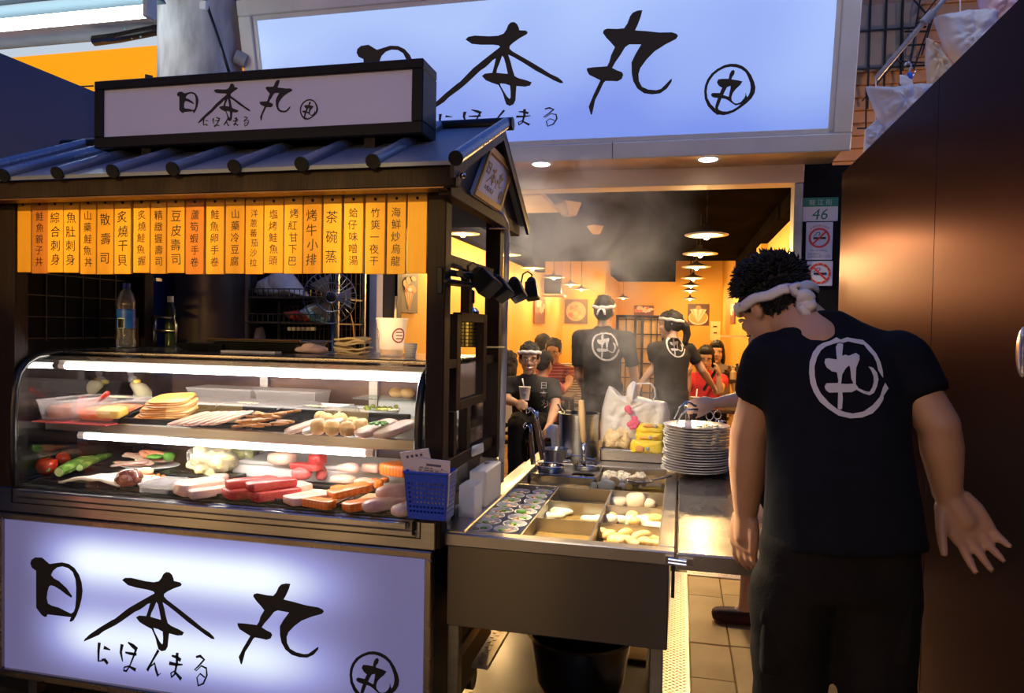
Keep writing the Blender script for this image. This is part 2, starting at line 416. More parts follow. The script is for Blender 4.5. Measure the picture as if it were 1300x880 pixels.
tread(0.070, 0.95, 4.57, 5.0)
tread(0.692, 0.945, 1.8, 4.55)

# ---- partitions either side of the stalls
wr = struct(MB().box((0.952, -1.5, 0), (0.99, 4.83, 2.495)), 'wall_right', PART, 'tall brown metal partition along the right side')
for a, b in ((-1.5, 0.6), (0.604, 3.1), (3.104, 4.83)):
    MB().box((0.945, a, 0.012), (0.953, b, 2.50)).build('panel', PART, wr, bevel=0.0015)
MB().box((0.925, 1.8, 0.005), (0.9445, 4.8, 0.05)).build('kick_strip', STEEL_DK, wr)
wl = struct(MB().box((-3.04, 1.2, 0), (-3.0, 4.25, 2.695)), 'wall_left', PARTL, 'dark blue partition behind the stall roof at far left')

# ---- shop front
fr = struct(MB().box((0.87, 5.85, 0), (2.6, 6.0, 2.775)), 'wall_front_right', BLKW, 'black wall pier right of the shop opening')
struct(MB().box((0.805, 5.80, 0), (0.868, 5.99, 2.64)), 'trim_1', mat('dull_grey_jamb', (0.30, 0.30, 0.32), 0.45, 0.6, col2=(0.22, 0.2, 0.2), ns=9), 'grey metal door jamb left of the house number', bevel=0.004)
struct(MB().box((-4.4, 5.78, 2.64), (0.868, 5.98, 2.778)), 'trim_2', CREAM, 'cream painted lintel over the shop opening', bevel=0.004)
SOFF = mat('worn_yellow_soffit', (0.80, 0.54, 0.25), 0.35, 0.2, col2=(0.55, 0.32, 0.12), ns=3.5, rvar=0.1)
struct(MB().box((-4.4, 5.30, 2.776), (1.05, 5.80, 2.80)), 'ceiling_soffit', SOFF, 'worn yellowish soffit under the big sign')
# interior
struct(MB().box((1.0, 6.0, 0), (1.1, 19.5, 3.5)), 'wall_inside_right', YELLOW, 'yellow right wall inside the restaurant')
struct(MB().box((0.92, 9.3, 0), (1.0, 9.8, 2.75)), 'wall_inside_pilaster', YELLOW, 'yellow pilaster on the right wall')
struct(MB().box((-2.72, 5.99, 0), (-2.6, 16.0, 3.5)), 'wall_inside_left', YELLOW, 'yellow left wall inside the restaurant')
struct(MB().box((-2.6, 16.0, 0), (-1.66, 16.12, 3.5)), 'wall_inside_alcove', YELLOW, 'yellow rear wall at the left of the restaurant')
struct(MB().box((-1.72, 16.12, 0), (-1.66, 19.5, 3.5)), 'wall_inside_recess', YELLOW, 'yellow side of the rear recess')
struct(MB().box((-1.9, 19.5, 0), (1.1, 19.62, 3.5)), 'wall_inside_back', YELLOW, 'yellow back wall of the restaurant')
struct(MB().box((-1.66, 17.2, 2.82), (-0.18, 19.4, 3.48)), 'trim_3', CEILD, 'dark dropped beam before the back wall')
struct(MB().box((-4.4, 5.99, 2.75), (1.1, 13.0, 2.85)), 'ceiling', CEILD, 'dark brown restaurant ceiling')
struct(MB().box((-2.7, 13.0, 3.42), (1.1, 19.6, 3.5)), 'ceiling_rear', CEILD, 'dark raised ceiling at the rear')
struct(MB().box((-2.62, 6.0, 2.55), (-2.45, 13.0, 2.75)), 'trim_4', CEILD, 'dark ceiling edge beam at left')
for a, b in ((6.0, 7.4), (7.4, 9.3), (9.3, 13.0)):
    struct(MB().box((0.90 - 0.02 * (b > 8), a, 2.60), (1.0, b - 0.02, 2.75)), 'trim_5', CEILD, 'dark ceiling edge beam at right')
struct(MB().box((-2.0, 6.35, 2.70), (-1.25, 7.3, 2.749)), 'ceiling_panel', CREAM, 'cream ceiling panel inside the entrance')
# ---- street arcade over and behind the stalls
struct(MB().box((-9, 4.0, 4.32), (-3.1, 8.0, 4.42)), 'ceiling_arcade', ARC, 'grey arcade ceiling above the signs')
struct(MB().box((-9, 6.15, 2.8), (-3.4, 6.3, 4.32)), 'wall_arcade_back', mat('brown_old_tiles', (0.30, 0.24, 0.19), 0.7, col2=(0.22, 0.17, 0.13), ns=6), 'brown wall behind the orange sign')
struct(MB().box((-3.0, 4.28, 0), (-1.935, 4.34, 2.72)), 'wall_kitchen', BLKW, 'black board wall behind the food stall')
struct(MB().box((-1.935, 4.26, 0), (-1.885, 4.36, 2.72)), 'trim_6', mat('white_edge_trim', (0.62, 0.60, 0.58), 0.5), 'white edge strip of the black wall', bevel=0.004)
struct(MB().box((-6, 4.3, 0), (-3.0, 4.34, 3.0)), 'wall_kitchen_left', BLKW, 'dark wall behind the left partition')
# glossy door leaf seen past the black wall
struct(MB().box((-2.6, 5.86, 0), (-2.42, 5.93, 2.64)), 'door_1', mat('amber_glossy_door', (0.33, 0.22, 0.10), 0.15, col2=(0.42, 0.28, 0.13), ns=1.2), 'amber glossy door leaf folded at the left of the opening', bevel=0.004)
struct(MB().box((-2.42, 5.85, 0), (-2.395, 5.95, 2.64)), 'trim_7', BLACK, 'dark edge of the door leaf')

# ---- round-cornered concrete column
m = MB(); prof = []
cx, cy, r = -3.80, 5.0, 0.315
m.lathe([(r, 0), (r, 4.32)], (cx, cy + 0.1, 0), 40)
co = struct(m, 'column', CONC, 'stained white round concrete column at upper left', smooth=True, auto=AUTO)
cab = MB(); cab.tube([atY(258, -6, 4.74), atY(264, 10, 4.74), atY(276, 45, 4.74), atY(283, 66, 4.74), atY(291, 92, 4.74)], 0.012, 8)
tag(cab.build('hanging_cable', BLACKP, smooth=True), 'black cable running down the round concrete column', 'cable')
c2 = MB().box((-3.52, 4.70, 3.82), (-3.46, 4.735, 3.88)); c2.build('cable_clip', WHITEP, None, label='small white clip holding the black cable on the column', cat='clip', bevel=0.006)
p = MB(); p.tube([(-3.47, 5.08, 3.61), (-3.40, 5.12, 3.58)], 0.055, 14)
p.build('grey_pipe', mat('grey_pipe_plastic', (0.33, 0.33, 0.36), 0.5), None, label='short grey pipe between the column and the big sign', cat='pipe', smooth=True, auto=AUTO)

# ---- fluorescent batten lights at upper left
TUBE = emat('cold_white_tube', (0.86, 0.97, 1.0), 13.0)
BATT = mat('blue_grey_batten', (0.10, 0.145, 0.17), 0.6, spec=0.2)
def batten(x0, x1, y, z, label):
    t = thing('batten_light', label, 'light', ((x0 + x1) / 2, y, z), 'fluorescent battens at upper left')
    m = MB(); m.hexa([(x0, y - .13, z + .10), (x1, y - .13, z + .10), (x1, y + .13, z + .10), (x0, y + .13, z + .10), (x0, y - .05, z + .17), (x1, y - .05, z + .17), (x1, y + .05, z + .17), (x0, y + .05, z + .17)])
    m.box((x0, y - .14, z + .07), (x1, y - .125, z + .105));
    m.build('reflector', BATT, t, bevel=0.003)
    MB().tube([(x0 + .04, y, z), (x1 - .05, y, z)], 0.042, 16).build('tube', TUBE, t, smooth=True, auto=AUTO)
    for xx in (x0 + .02, x1 - .03): MB().box((xx - .018, y - .05, z - .055), (xx + .018, y + .05, z + .11)).build('tube_holder', mat('ivory_plastic', (0.6, 0.6, 0.52), 0.5), t, bevel=0.004)
batten(-5.8, -3.575, 4.3, 3.64, 'lower white fluorescent batten beside the concrete column')
batten(-5.8, -3.95, 4.12, 3.90, 'upper white fluorescent batten cut by the top left corner')

batten(.75, 2.3, 4.4, 4.55, 'added unseen white fluorescent batten high above the right partition')  # added out of view to brighten the hanging bags and sign frame
# ---- orange neighbour sign
ORG = emat('orange_sign_glow', (1.0, 0.38, 0.0), 1.0)
t = thing('orange_signboard', 'glowing orange shop sign with white top rim behind the left partition', 'sign', (-5.9, 6.0, 3.0))
O0 = Vector((-8.0, 5.98, 0))
MB().box((-8.4, 5.98, 3.02), (-3.5, 6.12, 4.145)).build('sign_panel', ORG, t)
MB().box((-8.4, 5.96, 4.145), (-3.5, 6.13, 4.225)).build('sign_rim', emat('pale_sign_rim', (0.72, 0.82, 0.95), 0.75), t, bevel=0.004)
m = MB()
for poly in ([(44, 90), (52, 90), (52, 98), (46, 97)], [(64, 99), (66, 94), (73, 99)], [(52, 99), (73, 99), (73, 100.5), (52, 100)], [(94, 106), (100, 109), (106, 119), (99, 119)], [(102, 109), (119, 108), (119, 110), (103, 111)], [(184, 94), (194, 96), (194, 104), (184, 104)]):
    m.poly([atY(a, b, 5.978) for a, b in poly], NF, 0.001)
m.build('lettering', INK, t, kind='stuff')
m = MB()
for a, b in (((158, 36), (168, 49)), ((178, 47), (187, 38))): m.tube([atY(*a, 5.9), atY(*b, 5.9)], 0.008, 6)
m.build('cable_ties', mat('cyan_plastic', (0.2, 0.5, 0.55), 0.5), None, kind='stuff', label='pale blue cable ties above the orange sign', cat='cable tie')
MB().tube([atY(120, 52, 5.92), atY(150, 48, 5.92), atY(200, 38, 5.92)], 0.05, 8).build('black_cable_bundle', BLACKP, None, label='thick black cable bundle running above the orange sign', cat='cable', smooth=True)

# ---- the big shop sign, leaning out over the street at its top
def bsY(z): return 5.33 - 0.23 * (z - 2.76)
BU, BN = Vector((1, 0, 0)), Vector((0, -1, -0.23)).normalized()
BV = Vector((0, -0.23, 1)).normalized()
def bs(x, z): return Vector((x, bsY(z), z))
t = thing('shop_signboard', 'large backlit pale blue shop sign with white frame and black brush lettering', 'sign', (-1.2, 5.3, 2.76))
m, nt, b = new_mat('pale_blue_backlit_panel')
tc = nt.nodes.new('ShaderNodeTexCoord'); nz = nt.nodes.new('ShaderNodeTexNoise'); nz.inputs['Scale'].default_value = 0.8; nz.inputs['Detail'].default_value = 1
dt = nt.nodes.new('ShaderNodeVectorMath'); dt.operation = 'DOT_PRODUCT'; dt.inputs[1].default_value = (-0.07, 0, 0.42)      # tubes sit high in the box, the right end is weaker
ad = nt.nodes.new('ShaderNodeMath'); ad.operation = 'MULTIPLY_ADD'; ad.inputs[1].default_value = 0.9
rp = nt.nodes.new('ShaderNodeValToRGB'); e = rp.color_ramp.elements
e[0].position = 0.40; e[0].color = (0.13, 0.24, 0.74, 1); e[1].position = 0.85; e[1].color = (0.34, 0.50, 0.87, 1)
nt.links.new(tc.outputs['Object'], nz.inputs['Vector']); nt.links.new(tc.outputs['Object'], dt.inputs[0])
nt.links.new(nz.outputs[0], ad.inputs[0]); nt.links.new(dt.outputs['Value'], ad.inputs[2]); nt.links.new(ad.outputs[0], rp.inputs[0])
b.inputs['Base Color'].default_value = (0.3, 0.3, 0.34, 1); b.inputs['Roughness'].default_value = 0.35
nt.links.new(rp.outputs[0], b.inputs['Emission Color']); b.inputs['Emission Strength'].default_value = 1.0
BIGP = m
x0, x1, z0, z1 = -3.43, 1.088, 2.757, 4.02
def slab(m, xa, xb, za, zb, f, bk):
    """part of the sign face: f metres proud, bk metres deep"""
    q = []
    for zz in (za, zb):
        for (xx, dd) in ((xa, f), (xb, f), (xb, -bk), (xa, -bk)): q.append(bs(xx, zz) + BN * dd)
    m.hexa(q); return m
fw = 0.115
for nm, a in (('frame_rail', (x0, x1, z0, z0 + fw)), ('frame_rail', (x0, x1, z1 - fw, z1)), ('frame_stile', (x0, x0 + fw, z0 + fw, z1 - fw)), ('frame_stile', (x1 - fw, x1, z0 + fw, z1 - fw))):
    slab(MB(), *a, 0.03, 0.16).build(nm, WHITEF, t, bevel=0.008)
m = MB()
for a in ((x0 + fw, x1 - fw, z0 + fw, z0 + fw + .035), (x0 + fw, x1 - fw, z1 - fw - .035, z1 - fw), (x0 + fw, x0 + fw + .035, z0 + fw, z1 - fw), (x1 - fw - .035, x1 - fw, z0 + fw, z1 - fw)): slab(m, *a, 0.012, 0.02)
m.build('inner_bead', WHITEF, t, bevel=0.004)
m = MB()
for xx in (-0.52, -1.55): slab(m, xx, xx + 0.006, z0 + .002, z0 + fw - .002, 0.0312, 0); 
slab(m, -1.1, -1.099 + 0.006, z1 - fw, z1, 0.0312, 0)
m.build('frame_joint', BLACK, t)
slab(MB(), x0 + fw, x1 - fw, z0 + fw, z1 - fw, 0.0, 0.03).build('sign_panel', BIGP, t)
m = MB()
# glyphs sit on the leaning panel: pixel box -> panel coordinates
def bigbox(pxb):
    def hit(px, py):
        r = ray(px, py); C0 = Vector((0, 0, CAM_H)); P0 = bs(0, 3.3)
        k = (P0 - C0).dot(BN) / r.dot(BN); return C0 + r * k
    a, b_, c, d = pxb
    l = hit(a, (b_ + d) / 2); r_ = hit(c, (b_ + d) / 2); tp = hit((a + c) / 2, b_); bt = hit((a + c) / 2, d)
    o = bs(0, 3.3)
    return ((l - o).dot(BU), (bt - o).dot(BV), (r_ - o).dot(BU), (tp - o).dot(BV))
O_ = bs(0, 3.3)
for g, pb in ((G_SUN, (455, 55, 527, 133)), (G_HON, (542, 30, 715, 137)), (G_MARU, (745, 14, 860, 143)), (G_MARK, (894, 81, 959, 146)), (G_KANA, (557, 137, 708, 164))):
    lettering(m, g, bigbox(pb), O_, BU, BV, BN, 0.003)
m.build('lettering', INK, t, kind='stuff')
# small dark lamp at the top left of the sign
MB().lathe([(0, 0), (0.16, 0), (0.18, 0.03), (0.18, 0.07), (0.05, 0.1)], (-3.52, 5.25, 4.05), 24).build('ceiling_lamp_cap', mat('dark_brown_cap', (0.05, 0.035, 0.03), 0.5), None, label='round dark cap above the top left corner of the sign', cat='lamp', smooth=True, auto=AUTO)

# ---- downlights in the soffit
DL = emat('white_downlight', (0.95, 0.98, 1.0), 9.0)
for x, y in ((-1.08, 5.48), (0.162, 5.513)):
    t = thing('downlight', 'round white downlight in the soffit ' + ('near the stall roof' if x < 0 else 'above the house number side'), 'light', (x, y, 2.776), 'soffit downlights')
    MB().lathe([(0.068, -0.004), (0.085, -0.004), (0.09, 0.0), (0.068, 0.0)], (x, y, 2.776), 24).build('bezel', WHITEP, t, smooth=True, auto=AUTO)
    MB().lathe([(0, -0.012), (0.06, -0.010), (0.07, -0.003)], (x, y, 2.776), 24).build('lens', DL, t, smooth=True)
    light('downlight_beam', 'SPOT', (x, y, 2.75), 150, (1.0, 0.82, 0.56), (x, y, 0), 0.06, None, math.radians(120), 0.6)

# ---- house number and smoking plates on the black pier
def plate(name, label, pxb, col, cat='sign'):
    x0, z0, x1, z1 = pxbox(pxb, 5.84)
    t = thing(name, label, cat, ((x0 + x1) / 2, 5.845, z0))
    MB().box((x0, 5.838, z0), (x1, 5.85, z1)).build('plate', mat(col[0], col[1], 0.4), t, bevel=0.003)
    return t, Vector((x0, 5.838, z0)), (x1 - x0), (z1 - z0)
GRN = mat('plate_green', (0.0, 0.16, 0.10), 0.4); RED = mat('sign_red', (0.62, 0.03, 0.03), 0.45)
t, O, w, h = plate('house_number_plate', 'white and green plate numbered 46 on the black pier', (1019, 251, 1064, 281), ('plate_white', (0.62, 0.60, 0.60)))
MB().box(O + Vector((0, -0.002, h * .62)), O + Vector((w, 0.002, h))).build('green_band', GRN, t)
m = MB(); text_mb(m, '46', O + Vector((w * .5, 0, h * .30)), X_, Z_ + X_ * .18, NF, h * .66, 0.002); m.build('number', GRN, t)
m = MB(); text_mb(m, '龍 江 街', O + Vector((w * .5, 0, h * .80)), X_, Z_, NF, h * .26, 0.003); m.build('street_name', mat('plate_pale_print', (0.35, 0.52, 0.46), 0.5), t)
def ringmb(m, c, r0, r1, n=40, lift=0.002):
    m.poly([c + X_ * r1 * math.cos(2 * PI * i / n) + Z_ * r1 * math.sin(2 * PI * i / n) + NF * lift for i in range(n)], NF, 0.001, [[c + X_ * r0 * math.cos(2 * PI * i / n) + Z_ * r0 * math.sin(2 * PI * i / n) + NF * lift for i in range(n)]])
def nosmoke(t, c, r, flip):
    m = MB(); m.bar(c + NF * .0025 + X_ * (-r * .55) + Z_ * (-.02 * r), c + NF * .0025 + X_ * (r * .62) + Z_ * (-.02 * r), r * .2, 0.001, up=NF)
    pts = [c + NF * .003 + X_ * (a * r) + Z_ * (b * r) for a, b in ((-.55, .15), (-.35, .3), (-.3, .5), (0, .55), (.05, .35), (-.1, .25))]
    for a, b in zip(pts[:-1], pts[1:]): m.bar(a, b, r * .06, 0.001, up=NF)
    m.build('cigarette', INK, t)
    m = MB(); ringmb(m, c, r * .80, r)
    s = -1 if flip else 1
    m.bar(c + NF * .0045 + (X_ * -s + Z_ * -1) * r * .6, c + NF * .0045 + (X_ * s + Z_) * r * .6, r * .17, 0.001, up=NF)
    m.build('prohibition_mark', RED, t)
t, O, w, h = plate('no_smoking_sign', 'white no smoking plate with red ring below the house number', (1023, 282, 1057, 330), ('plate_pale', (0.60, 0.58, 0.64)))
nosmoke(t, O + Vector((w * .5, 0, h * .58)), w * .40, False)
m = MB()
for k, ch in enumerate('本場所禁止吸菸'):
    a = math.radians(128 - k * 12.7); r = w * .52
    text_mb(m, ch, O + Vector((w * .5 + r * math.cos(a), 0, h * .56 + r * math.sin(a))), X_, Z_, NF, w * .10, 0.002)
m.build('red_lettering', RED, t)
m = MB(); text_mb(m, 'No Smoking', O + Vector((w * .5, 0, h * .245)), X_, Z_, NF, w * .11, 0.002, w=w * .62)
for k, s in enumerate(('違者處新臺幣', '二千元以上一萬元以下罰鍰', '檢舉電話零八零零')): text_mb(m, s, O + Vector((w * (.32 if k == 0 else .5), 0, h * (.16 - .045 * k))), X_, Z_, NF, w * .062, 0.002, w=w * (.45 if k == 0 else .84))
m.build('small_print', mat('print_blue_grey', (0.10, 0.10, 0.22), 0.5), t)
t, O, w, h = plate('no_smoking_sticker', 'square no smoking sticker with yellow dotted red ring, lowest on the pier', (1024, 331.5, 1057, 363), ('plate_pale', (0.60, 0.58, 0.64)))
nosmoke(t, O + Vector((w * .5, 0, h * .5)), w * .43, True)
m = MB()
for k, ch in enumerate('禁止吸菸公共場所禁止吸菸'):
    a = math.radians(160 - k * 30); r = w * .385
    text_mb(m, ch, O + Vector((w * .5 + r * math.cos(a), 0, h * .5 + r * math.sin(a))), X_, Z_, NF, w * .085, 0.004)
m.build('yellow_lettering', mat('sign_yellow', (0.85, 0.5, 0.02), 0.5), t)

# ---- what shows above the right partition
SLAT = mat('warm_brown_siding', (0.42, 0.22, 0.10), 0.6, col2=(0.34, 0.17, 0.08), ns=4)
wb = struct(MB().box((1.1, 7.06, 2.6), (4.2, 7.15, 5.2)), 'wall_above_right', SLAT, 'brown slatted wall above the right partition')
z = 2.62
while z < 5.15:
    MB().hexa([(1.1, 7.02, z), (4.2, 7.02, z), (4.2, 7.07, z), (1.1, 7.07, z), (1.1, 7.045, z + .105), (4.2, 7.045, z + .105), (4.2, 7.07, z + .105), (1.1, 7.07, z + .105)]).build('siding_board', SLAT, wb)
    z += 0.112
t = thing('window_grille', 'grey shuttered window with black grille above the right partition', 'window', (1.6, 6.98, 3.83))
for i in range(4):
    MB().box((1.42 + .13 * i, 6.97, 3.84), (1.545 + .13 * i, 7.0, 4.42)).build('shutter_panel', mat('taupe_panel', (0.20, 0.165, 0.14), 0.6), t, bevel=0.003)
    MB().bar((1.42 + .13 * i, 6.95, 3.5), (1.42 + .13 * i, 6.95, 4.5), 0.016).build('grille_bar', BLACK, t)
m = MB()
for zz in (3.85, 4.18): m.bar((1.3, 6.945, zz), (2.0, 6.945, zz), 0.014)
m.build('grille_rail', BLACK, t)
t = thing('wire_lattice', 'thin black crossed wires before the slatted wall', 'lattice', (2.1, 6.85, 3.4))
for a, b in (((1095, 128), (1140, 75)), ((1148, 40), (1180, 40)), ((1145, 58), (1185, 56)), ((1140, 78), (1178, 80)), ((1155, 85), (1168, 0)), ((1160, 88), (1180, 30)), ((1160, 0), (1178, 20)), ((1165, 30), (1192, -5)), ((1170, 70), (1185, 20)), ((1088, 163), (1112, 163)), ((1100, 110), (1099, 180)), ((1146, 5), (1146, 90))):
    MB().bar(atY(*a, 6.9), atY(*b, 6.9), 0.012).build('wire', BLACK, t)
p = MB(); p.tube([atY(1112, 100, 5.1), atY(1178, 22, 5.0), atY(1215, -18, 5.0)], 0.016, 12)
p.build('hanging_pole', mat('grey_pole', (0.34, 0.31, 0.30), 0.4, 0.5), None, label='grey steel pole slanting above the right partition', cat='pole', smooth=True, auto=AUTO)
m = MB(); m.tube([atY(1172, 29, 4.99), atY(1184, 16, 4.985)], 0.027, 10); m.build('pole_joint', mat('grey_tape', (0.3, 0.3, 0.32), 0.6), None, label='grey taped joint around the slanting pole', cat='pole joint', smooth=True, auto=AUTO)

def plastic(name, col, alpha_haze):
    return glassmat(name, col, 0.10, 0.18, alpha_haze)
FILM = plastic('clear_bag_film', (0.96, 0.96, 0.97), 0.42)
def crumple(outline, Y, thick, seed, n=26, amp=0.02):
    """pillow bag with a given outline (pixel points on depth Y), puffed and crumpled"""
    P = [atY(a, b, Y) for a, b in outline]; k = len(P)
    c = sum(P, Vector()) / k
    m = MB(); vs = []; fs = []; R_ = 14; N = n * 2
    def edge(t):
        f = t * k; i = int(f) % k; return P[i].lerp(P[(i + 1) % k], f - int(f))
    for side in (-1, 1):
        base = len(vs)
        for r in range(R_ + 1):
            s = r / R_
            for j in range(N):
                e = edge(j / N); q = c.lerp(e, s)
                d = thick * math.sqrt(max(0, 1 - s ** 3)) * side
                w_ = q + Vector((seed, side * 3.1, 0)) + 0.08 * noise.noise_vector(q * 6 + Vector((seed, 0, 1)))
                nz = 1.3 * (0.35 - abs(noise.noise(w_ * 11))) + 0.8 * (0.3 - abs(noise.noise(w_ * 25))) + 0.6 * noise.noise(q * 5)
                vs.append(q + Vector((0, d + amp * nz * (1 - s ** 4), 0)))
        for r in range(R_):
            for j in range(N):
                a = base + r * N + j; b = base + r * N + (j + 1) % N; fs.append((a, b, b + N, a + N))
    m.add(vs, fs)
    return m
for nm, lab, outl, Y, th, mt, sd in (
    ('plastic_bag', 'clear plastic bag of white paper hanging lowest above the right partition', [(1099, 110), (1128, 112), (1168, 107), (1188, 108), (1190, 130), (1165, 168), (1122, 175), (1110, 140)], 4.98, 0.10, 'white_bag', 1),
    ('plastic_bag', 'clear bulky plastic bag above the middle of the partition edge', [(1186, 22), (1220, 15), (1262, 12), (1268, 45), (1262, 90), (1225, 96), (1200, 60)], 5.05, 0.12, 'white_bag', 2),
    ('plastic_bag', 'clear bag of yellow food hanging beside the bulky clear bag', [(1176, 48), (1190, 58), (1207, 80), (1212, 110), (1178, 112), (1175, 75)], 5.0, 0.06, 'yellow_bag', 3),
    ('plastic_bag', 'pink striped plastic bag at the top right corner', [(1238, -25), (1275, -30), (1310, -20), (1305, 30), (1262, 50), (1246, 20)], 5.05, 0.10, 'pink_bag', 4),
    ('plastic_bag', 'white bag end sticking up behind the partition below the clear bags', [(1098, 165), (1112, 152), (1124, 156), (1122, 195), (1096, 195)], 5.0, 0.05, 'white_bag', 5)):
    cm = {'white_bag': mat('white_bag', (0.70, 0.70, 0.74), 0.30, trans=0.0, alpha=0.82, bump=0.5, bs=18), 'yellow_bag': mat('yellow_bag', (0.75, 0.52, 0.26), 0.3, alpha=0.9, bump=0.5, bs=22, col2=(0.78, 0.68, 0.55), ns=9), 'pink_bag': mat('pink_bag', (0.72, 0.50, 0.56), 0.35, alpha=0.9, bump=0.5, bs=18)}[mt]
    crumple(outl, Y, th, sd, 40, .05).build(nm, cm, None, label=lab, cat='bag', group='bags hung above the partition', smooth=True, merge=True)
t = thing('clothes_hanger', 'silver wire hanger with blue and white cloth pegs above the partition', 'hanger', atY(1155, 105, 5.0))
m = MB(); pts = [atY(a, b, 5.0) for a, b in ((1149, 84), (1150, 80), (1154, 79), (1157, 83), (1154, 92), (1148, 99))]; m.tube(pts, 0.006, 6)
m.tube([atY(a, b, 5.0) for a, b in ((1154, 92), (1160, 96), (1163, 88))], 0.005, 6); m.build('hook', STEEL_SH, t, smooth=True)
crumple([(1151, 92), (1158, 92), (1159, 100), (1153, 101)], 5.0, 0.015, 7, 12, .005).build('blue_cloth', mat('peg_blue', (0.02, 0.12, 0.6), 0.5), t, smooth=True)
crumple([(1142, 95), (1150, 96), (1158, 101), (1160, 110), (1142, 107)], 5.01, 0.02, 8, 12, .01).build('white_cloth', WHITEP, t, smooth=True)
m = MB(); m.tube([atY(1112, 98, 5.1), atY(1111, 175, 5.0)], 0.004, 6); m.build('hanging_string', WHITEP, None, label='thin string from the slanting pole to the lowest white bag end', cat='string')
m = MB(); m.tube([atY(1219, -20, 5.0), atY(1219, 16, 5.0)], 0.004, 6); m.build('hanging_string', WHITEP, None, label='white string holding the bulky clear bag', cat='string')
m = MB(); ps = [atX(a, b, 0.93) for a, b in ((1296, 414), (1303, 420), (1304, 480), (1297, 482), (1294, 450))]
m.ball(atX(1299, 447, 0.915), (0.015, 0.03, 0.07), 14, 10); m.build('shiny_knob', mat('pale_chrome', (0.75, 0.7, 0.72), 0.15, 0.8), None, label='pale shiny handle on the brown partition at the right edge', cat='handle', smooth=True)

# ---- the far side of the street behind the viewer, lamps and windows added to be mirrored in the steel
struct(MB().box((-15, -5.3, 0), (5, -5.2, 9.0)), 'wall_opposite', mat('opposite_shop_wall', (0.16, 0.11, 0.08), 0.7, col2=(0.10, 0.07, 0.06), ns=2), 'brown shop wall on the far side of the street')
GLOBE = emat('added_globe_glow', (1.0, 0.62, 0.25), 30.0)
for k in range(17):
    x = -13.6 + 1.08 * k
    t = thing('added_globe_lamp', 'added unseen round warm globe lamp in a row across the street', 'lamp', (x, -4.9, 2.2), 'added globe lamps across the street')  # unseen globes added to put warm highlights in the brushed steel
    MB().ball((x, -4.9, 2.2), .15, 20, 14).build('globe', GLOBE, t, smooth=True)
    MB().tube([(x, -4.9, 2.33), (x, -4.9, 4.2), (x, -5.2, 4.2)], .01, 6).build('cord', BLACKP, t)
for k, (x, w, c, s, lab) in enumerate(((-12.6, .9, (1, .08, .10), 5, 'added unseen red neon shop window at the far left across the street'), (-11.0, 1.0, (1, .85, .85), 4, 'added unseen white lit shop window between the red ones across the street'), (-9.4, .8, (1, .08, .10), 5, 'added unseen red neon shop window right of the white one across the street'), (-6.9, 1.3, (1, .60, .22), 5, 'added unseen warm lit shop window across the street, left of the middle'), (-4.6, .7, (1, .60, .22), 6, 'added unseen narrow warm shop window across the street'), (-2.2, 1.2, (1, .62, .25), 4, 'added unseen warm lit shop window straight across the street'))):  # assumed lit windows, added out of view to colour the steel apron's reflections
    t = thing('added_shop_window', lab, 'window', (x, -5.19, .7), 'added lit windows across the street')
    MB().box((x - w / 2, -5.198, .7), (x + w / 2, -5.18, 2.0)).build('glowing_pane', emat('added_window_glow_%d' % k, c, s), t)
    for a in (((x - w / 2 - .06, .64), (x + w / 2 + .06, .70)), ((x - w / 2 - .06, 2.0), (x + w / 2 + .06, 2.06)), ((x - w / 2 - .06, .70), (x - w / 2, 2.0)), ((x + w / 2, .70), (x + w / 2 + .06, 2.0))):
        MB().box((a[0][0], -5.2, a[0][1]), (a[1][0], -5.16, a[1][1])).build('window_frame', BLACK, t)

t = thing('assumed_bulb', 'assumed unseen bare warm bulb hanging behind the right partition', 'lamp', (2.3, 5.9, 2.9))  # assumed lamp, added out of view to warm the slatted wall
MB().ball((2.3, 5.9, 2.9), .04, 14, 10).build('bulb', emat('assumed_bulb_glow', (1, .62, .28), 30.0), t, smooth=True)
MB().tube([(2.3, 5.9, 2.93), (2.3, 5.9, 5.0), (2.3, 7.05, 5.0)], .006, 6).build('cord', BLACKP, t)
light('assumed_bulb_light', 'POINT', (2.3, 5.9, 2.80), 60, (1.0, .62, .28), None, .05)
# ================================================================== the sushi stall
st = thing('food_stall', 'dark wooden sushi stall with hanging orange menu planks and a lit sign front', 'food stall', (-1.58, 2.5, 0))
LBF = mat('warm_steel_frame', (0.42, 0.36, 0.30), 0.28, 1.0, col2=(0.34, 0.28, 0.22), ns=5, rvar=0.08)
XL, XR = -2.412, -0.771
# --- lit sign front: tubes behind a milky panel
m, nt, b = new_mat('milky_backlit_panel')
tc = nt.nodes.new('ShaderNodeTexCoord'); sp = nt.nodes.new('ShaderNodeSeparateXYZ'); nt.links.new(tc.outputs['Object'], sp.inputs[0])
def mth(op, a, b_=None, c=None):
    n = nt.nodes.new('ShaderNodeMath'); n.operation = op
    for i, v in enumerate((a, b_, c)):
        if v is None: continue
        if isinstance(v, (int, float)): n.inputs[i].default_value = v
        else: nt.links.new(v, n.inputs[i])
    return n.outputs[0]
def gauss(v, c, w):
    d = mth('DIVIDE', mth('SUBTRACT', v, c), w); return mth('EXPONENT', mth('MULTIPLY', mth('MULTIPLY', d, d), -1.0))
def sstep(v, a, c):
    n = nt.nodes.new('ShaderNodeMapRange'); n.interpolation_type = 'SMOOTHSTEP'; nt.links.new(v, n.inputs[0]); n.inputs[1].default_value = a; n.inputs[2].default_value = c; return n.outputs[0]
xo, zo = sp.outputs[0], sp.outputs[2]          # origin is bottom centre of the panel: x -0.82..0.82, z 0..0.556
inx = mth('MULTIPLY', sstep(xo, -0.78, -0.42), mth('SUBTRACT', 1.0, sstep(xo, 0.20, 0.72)))
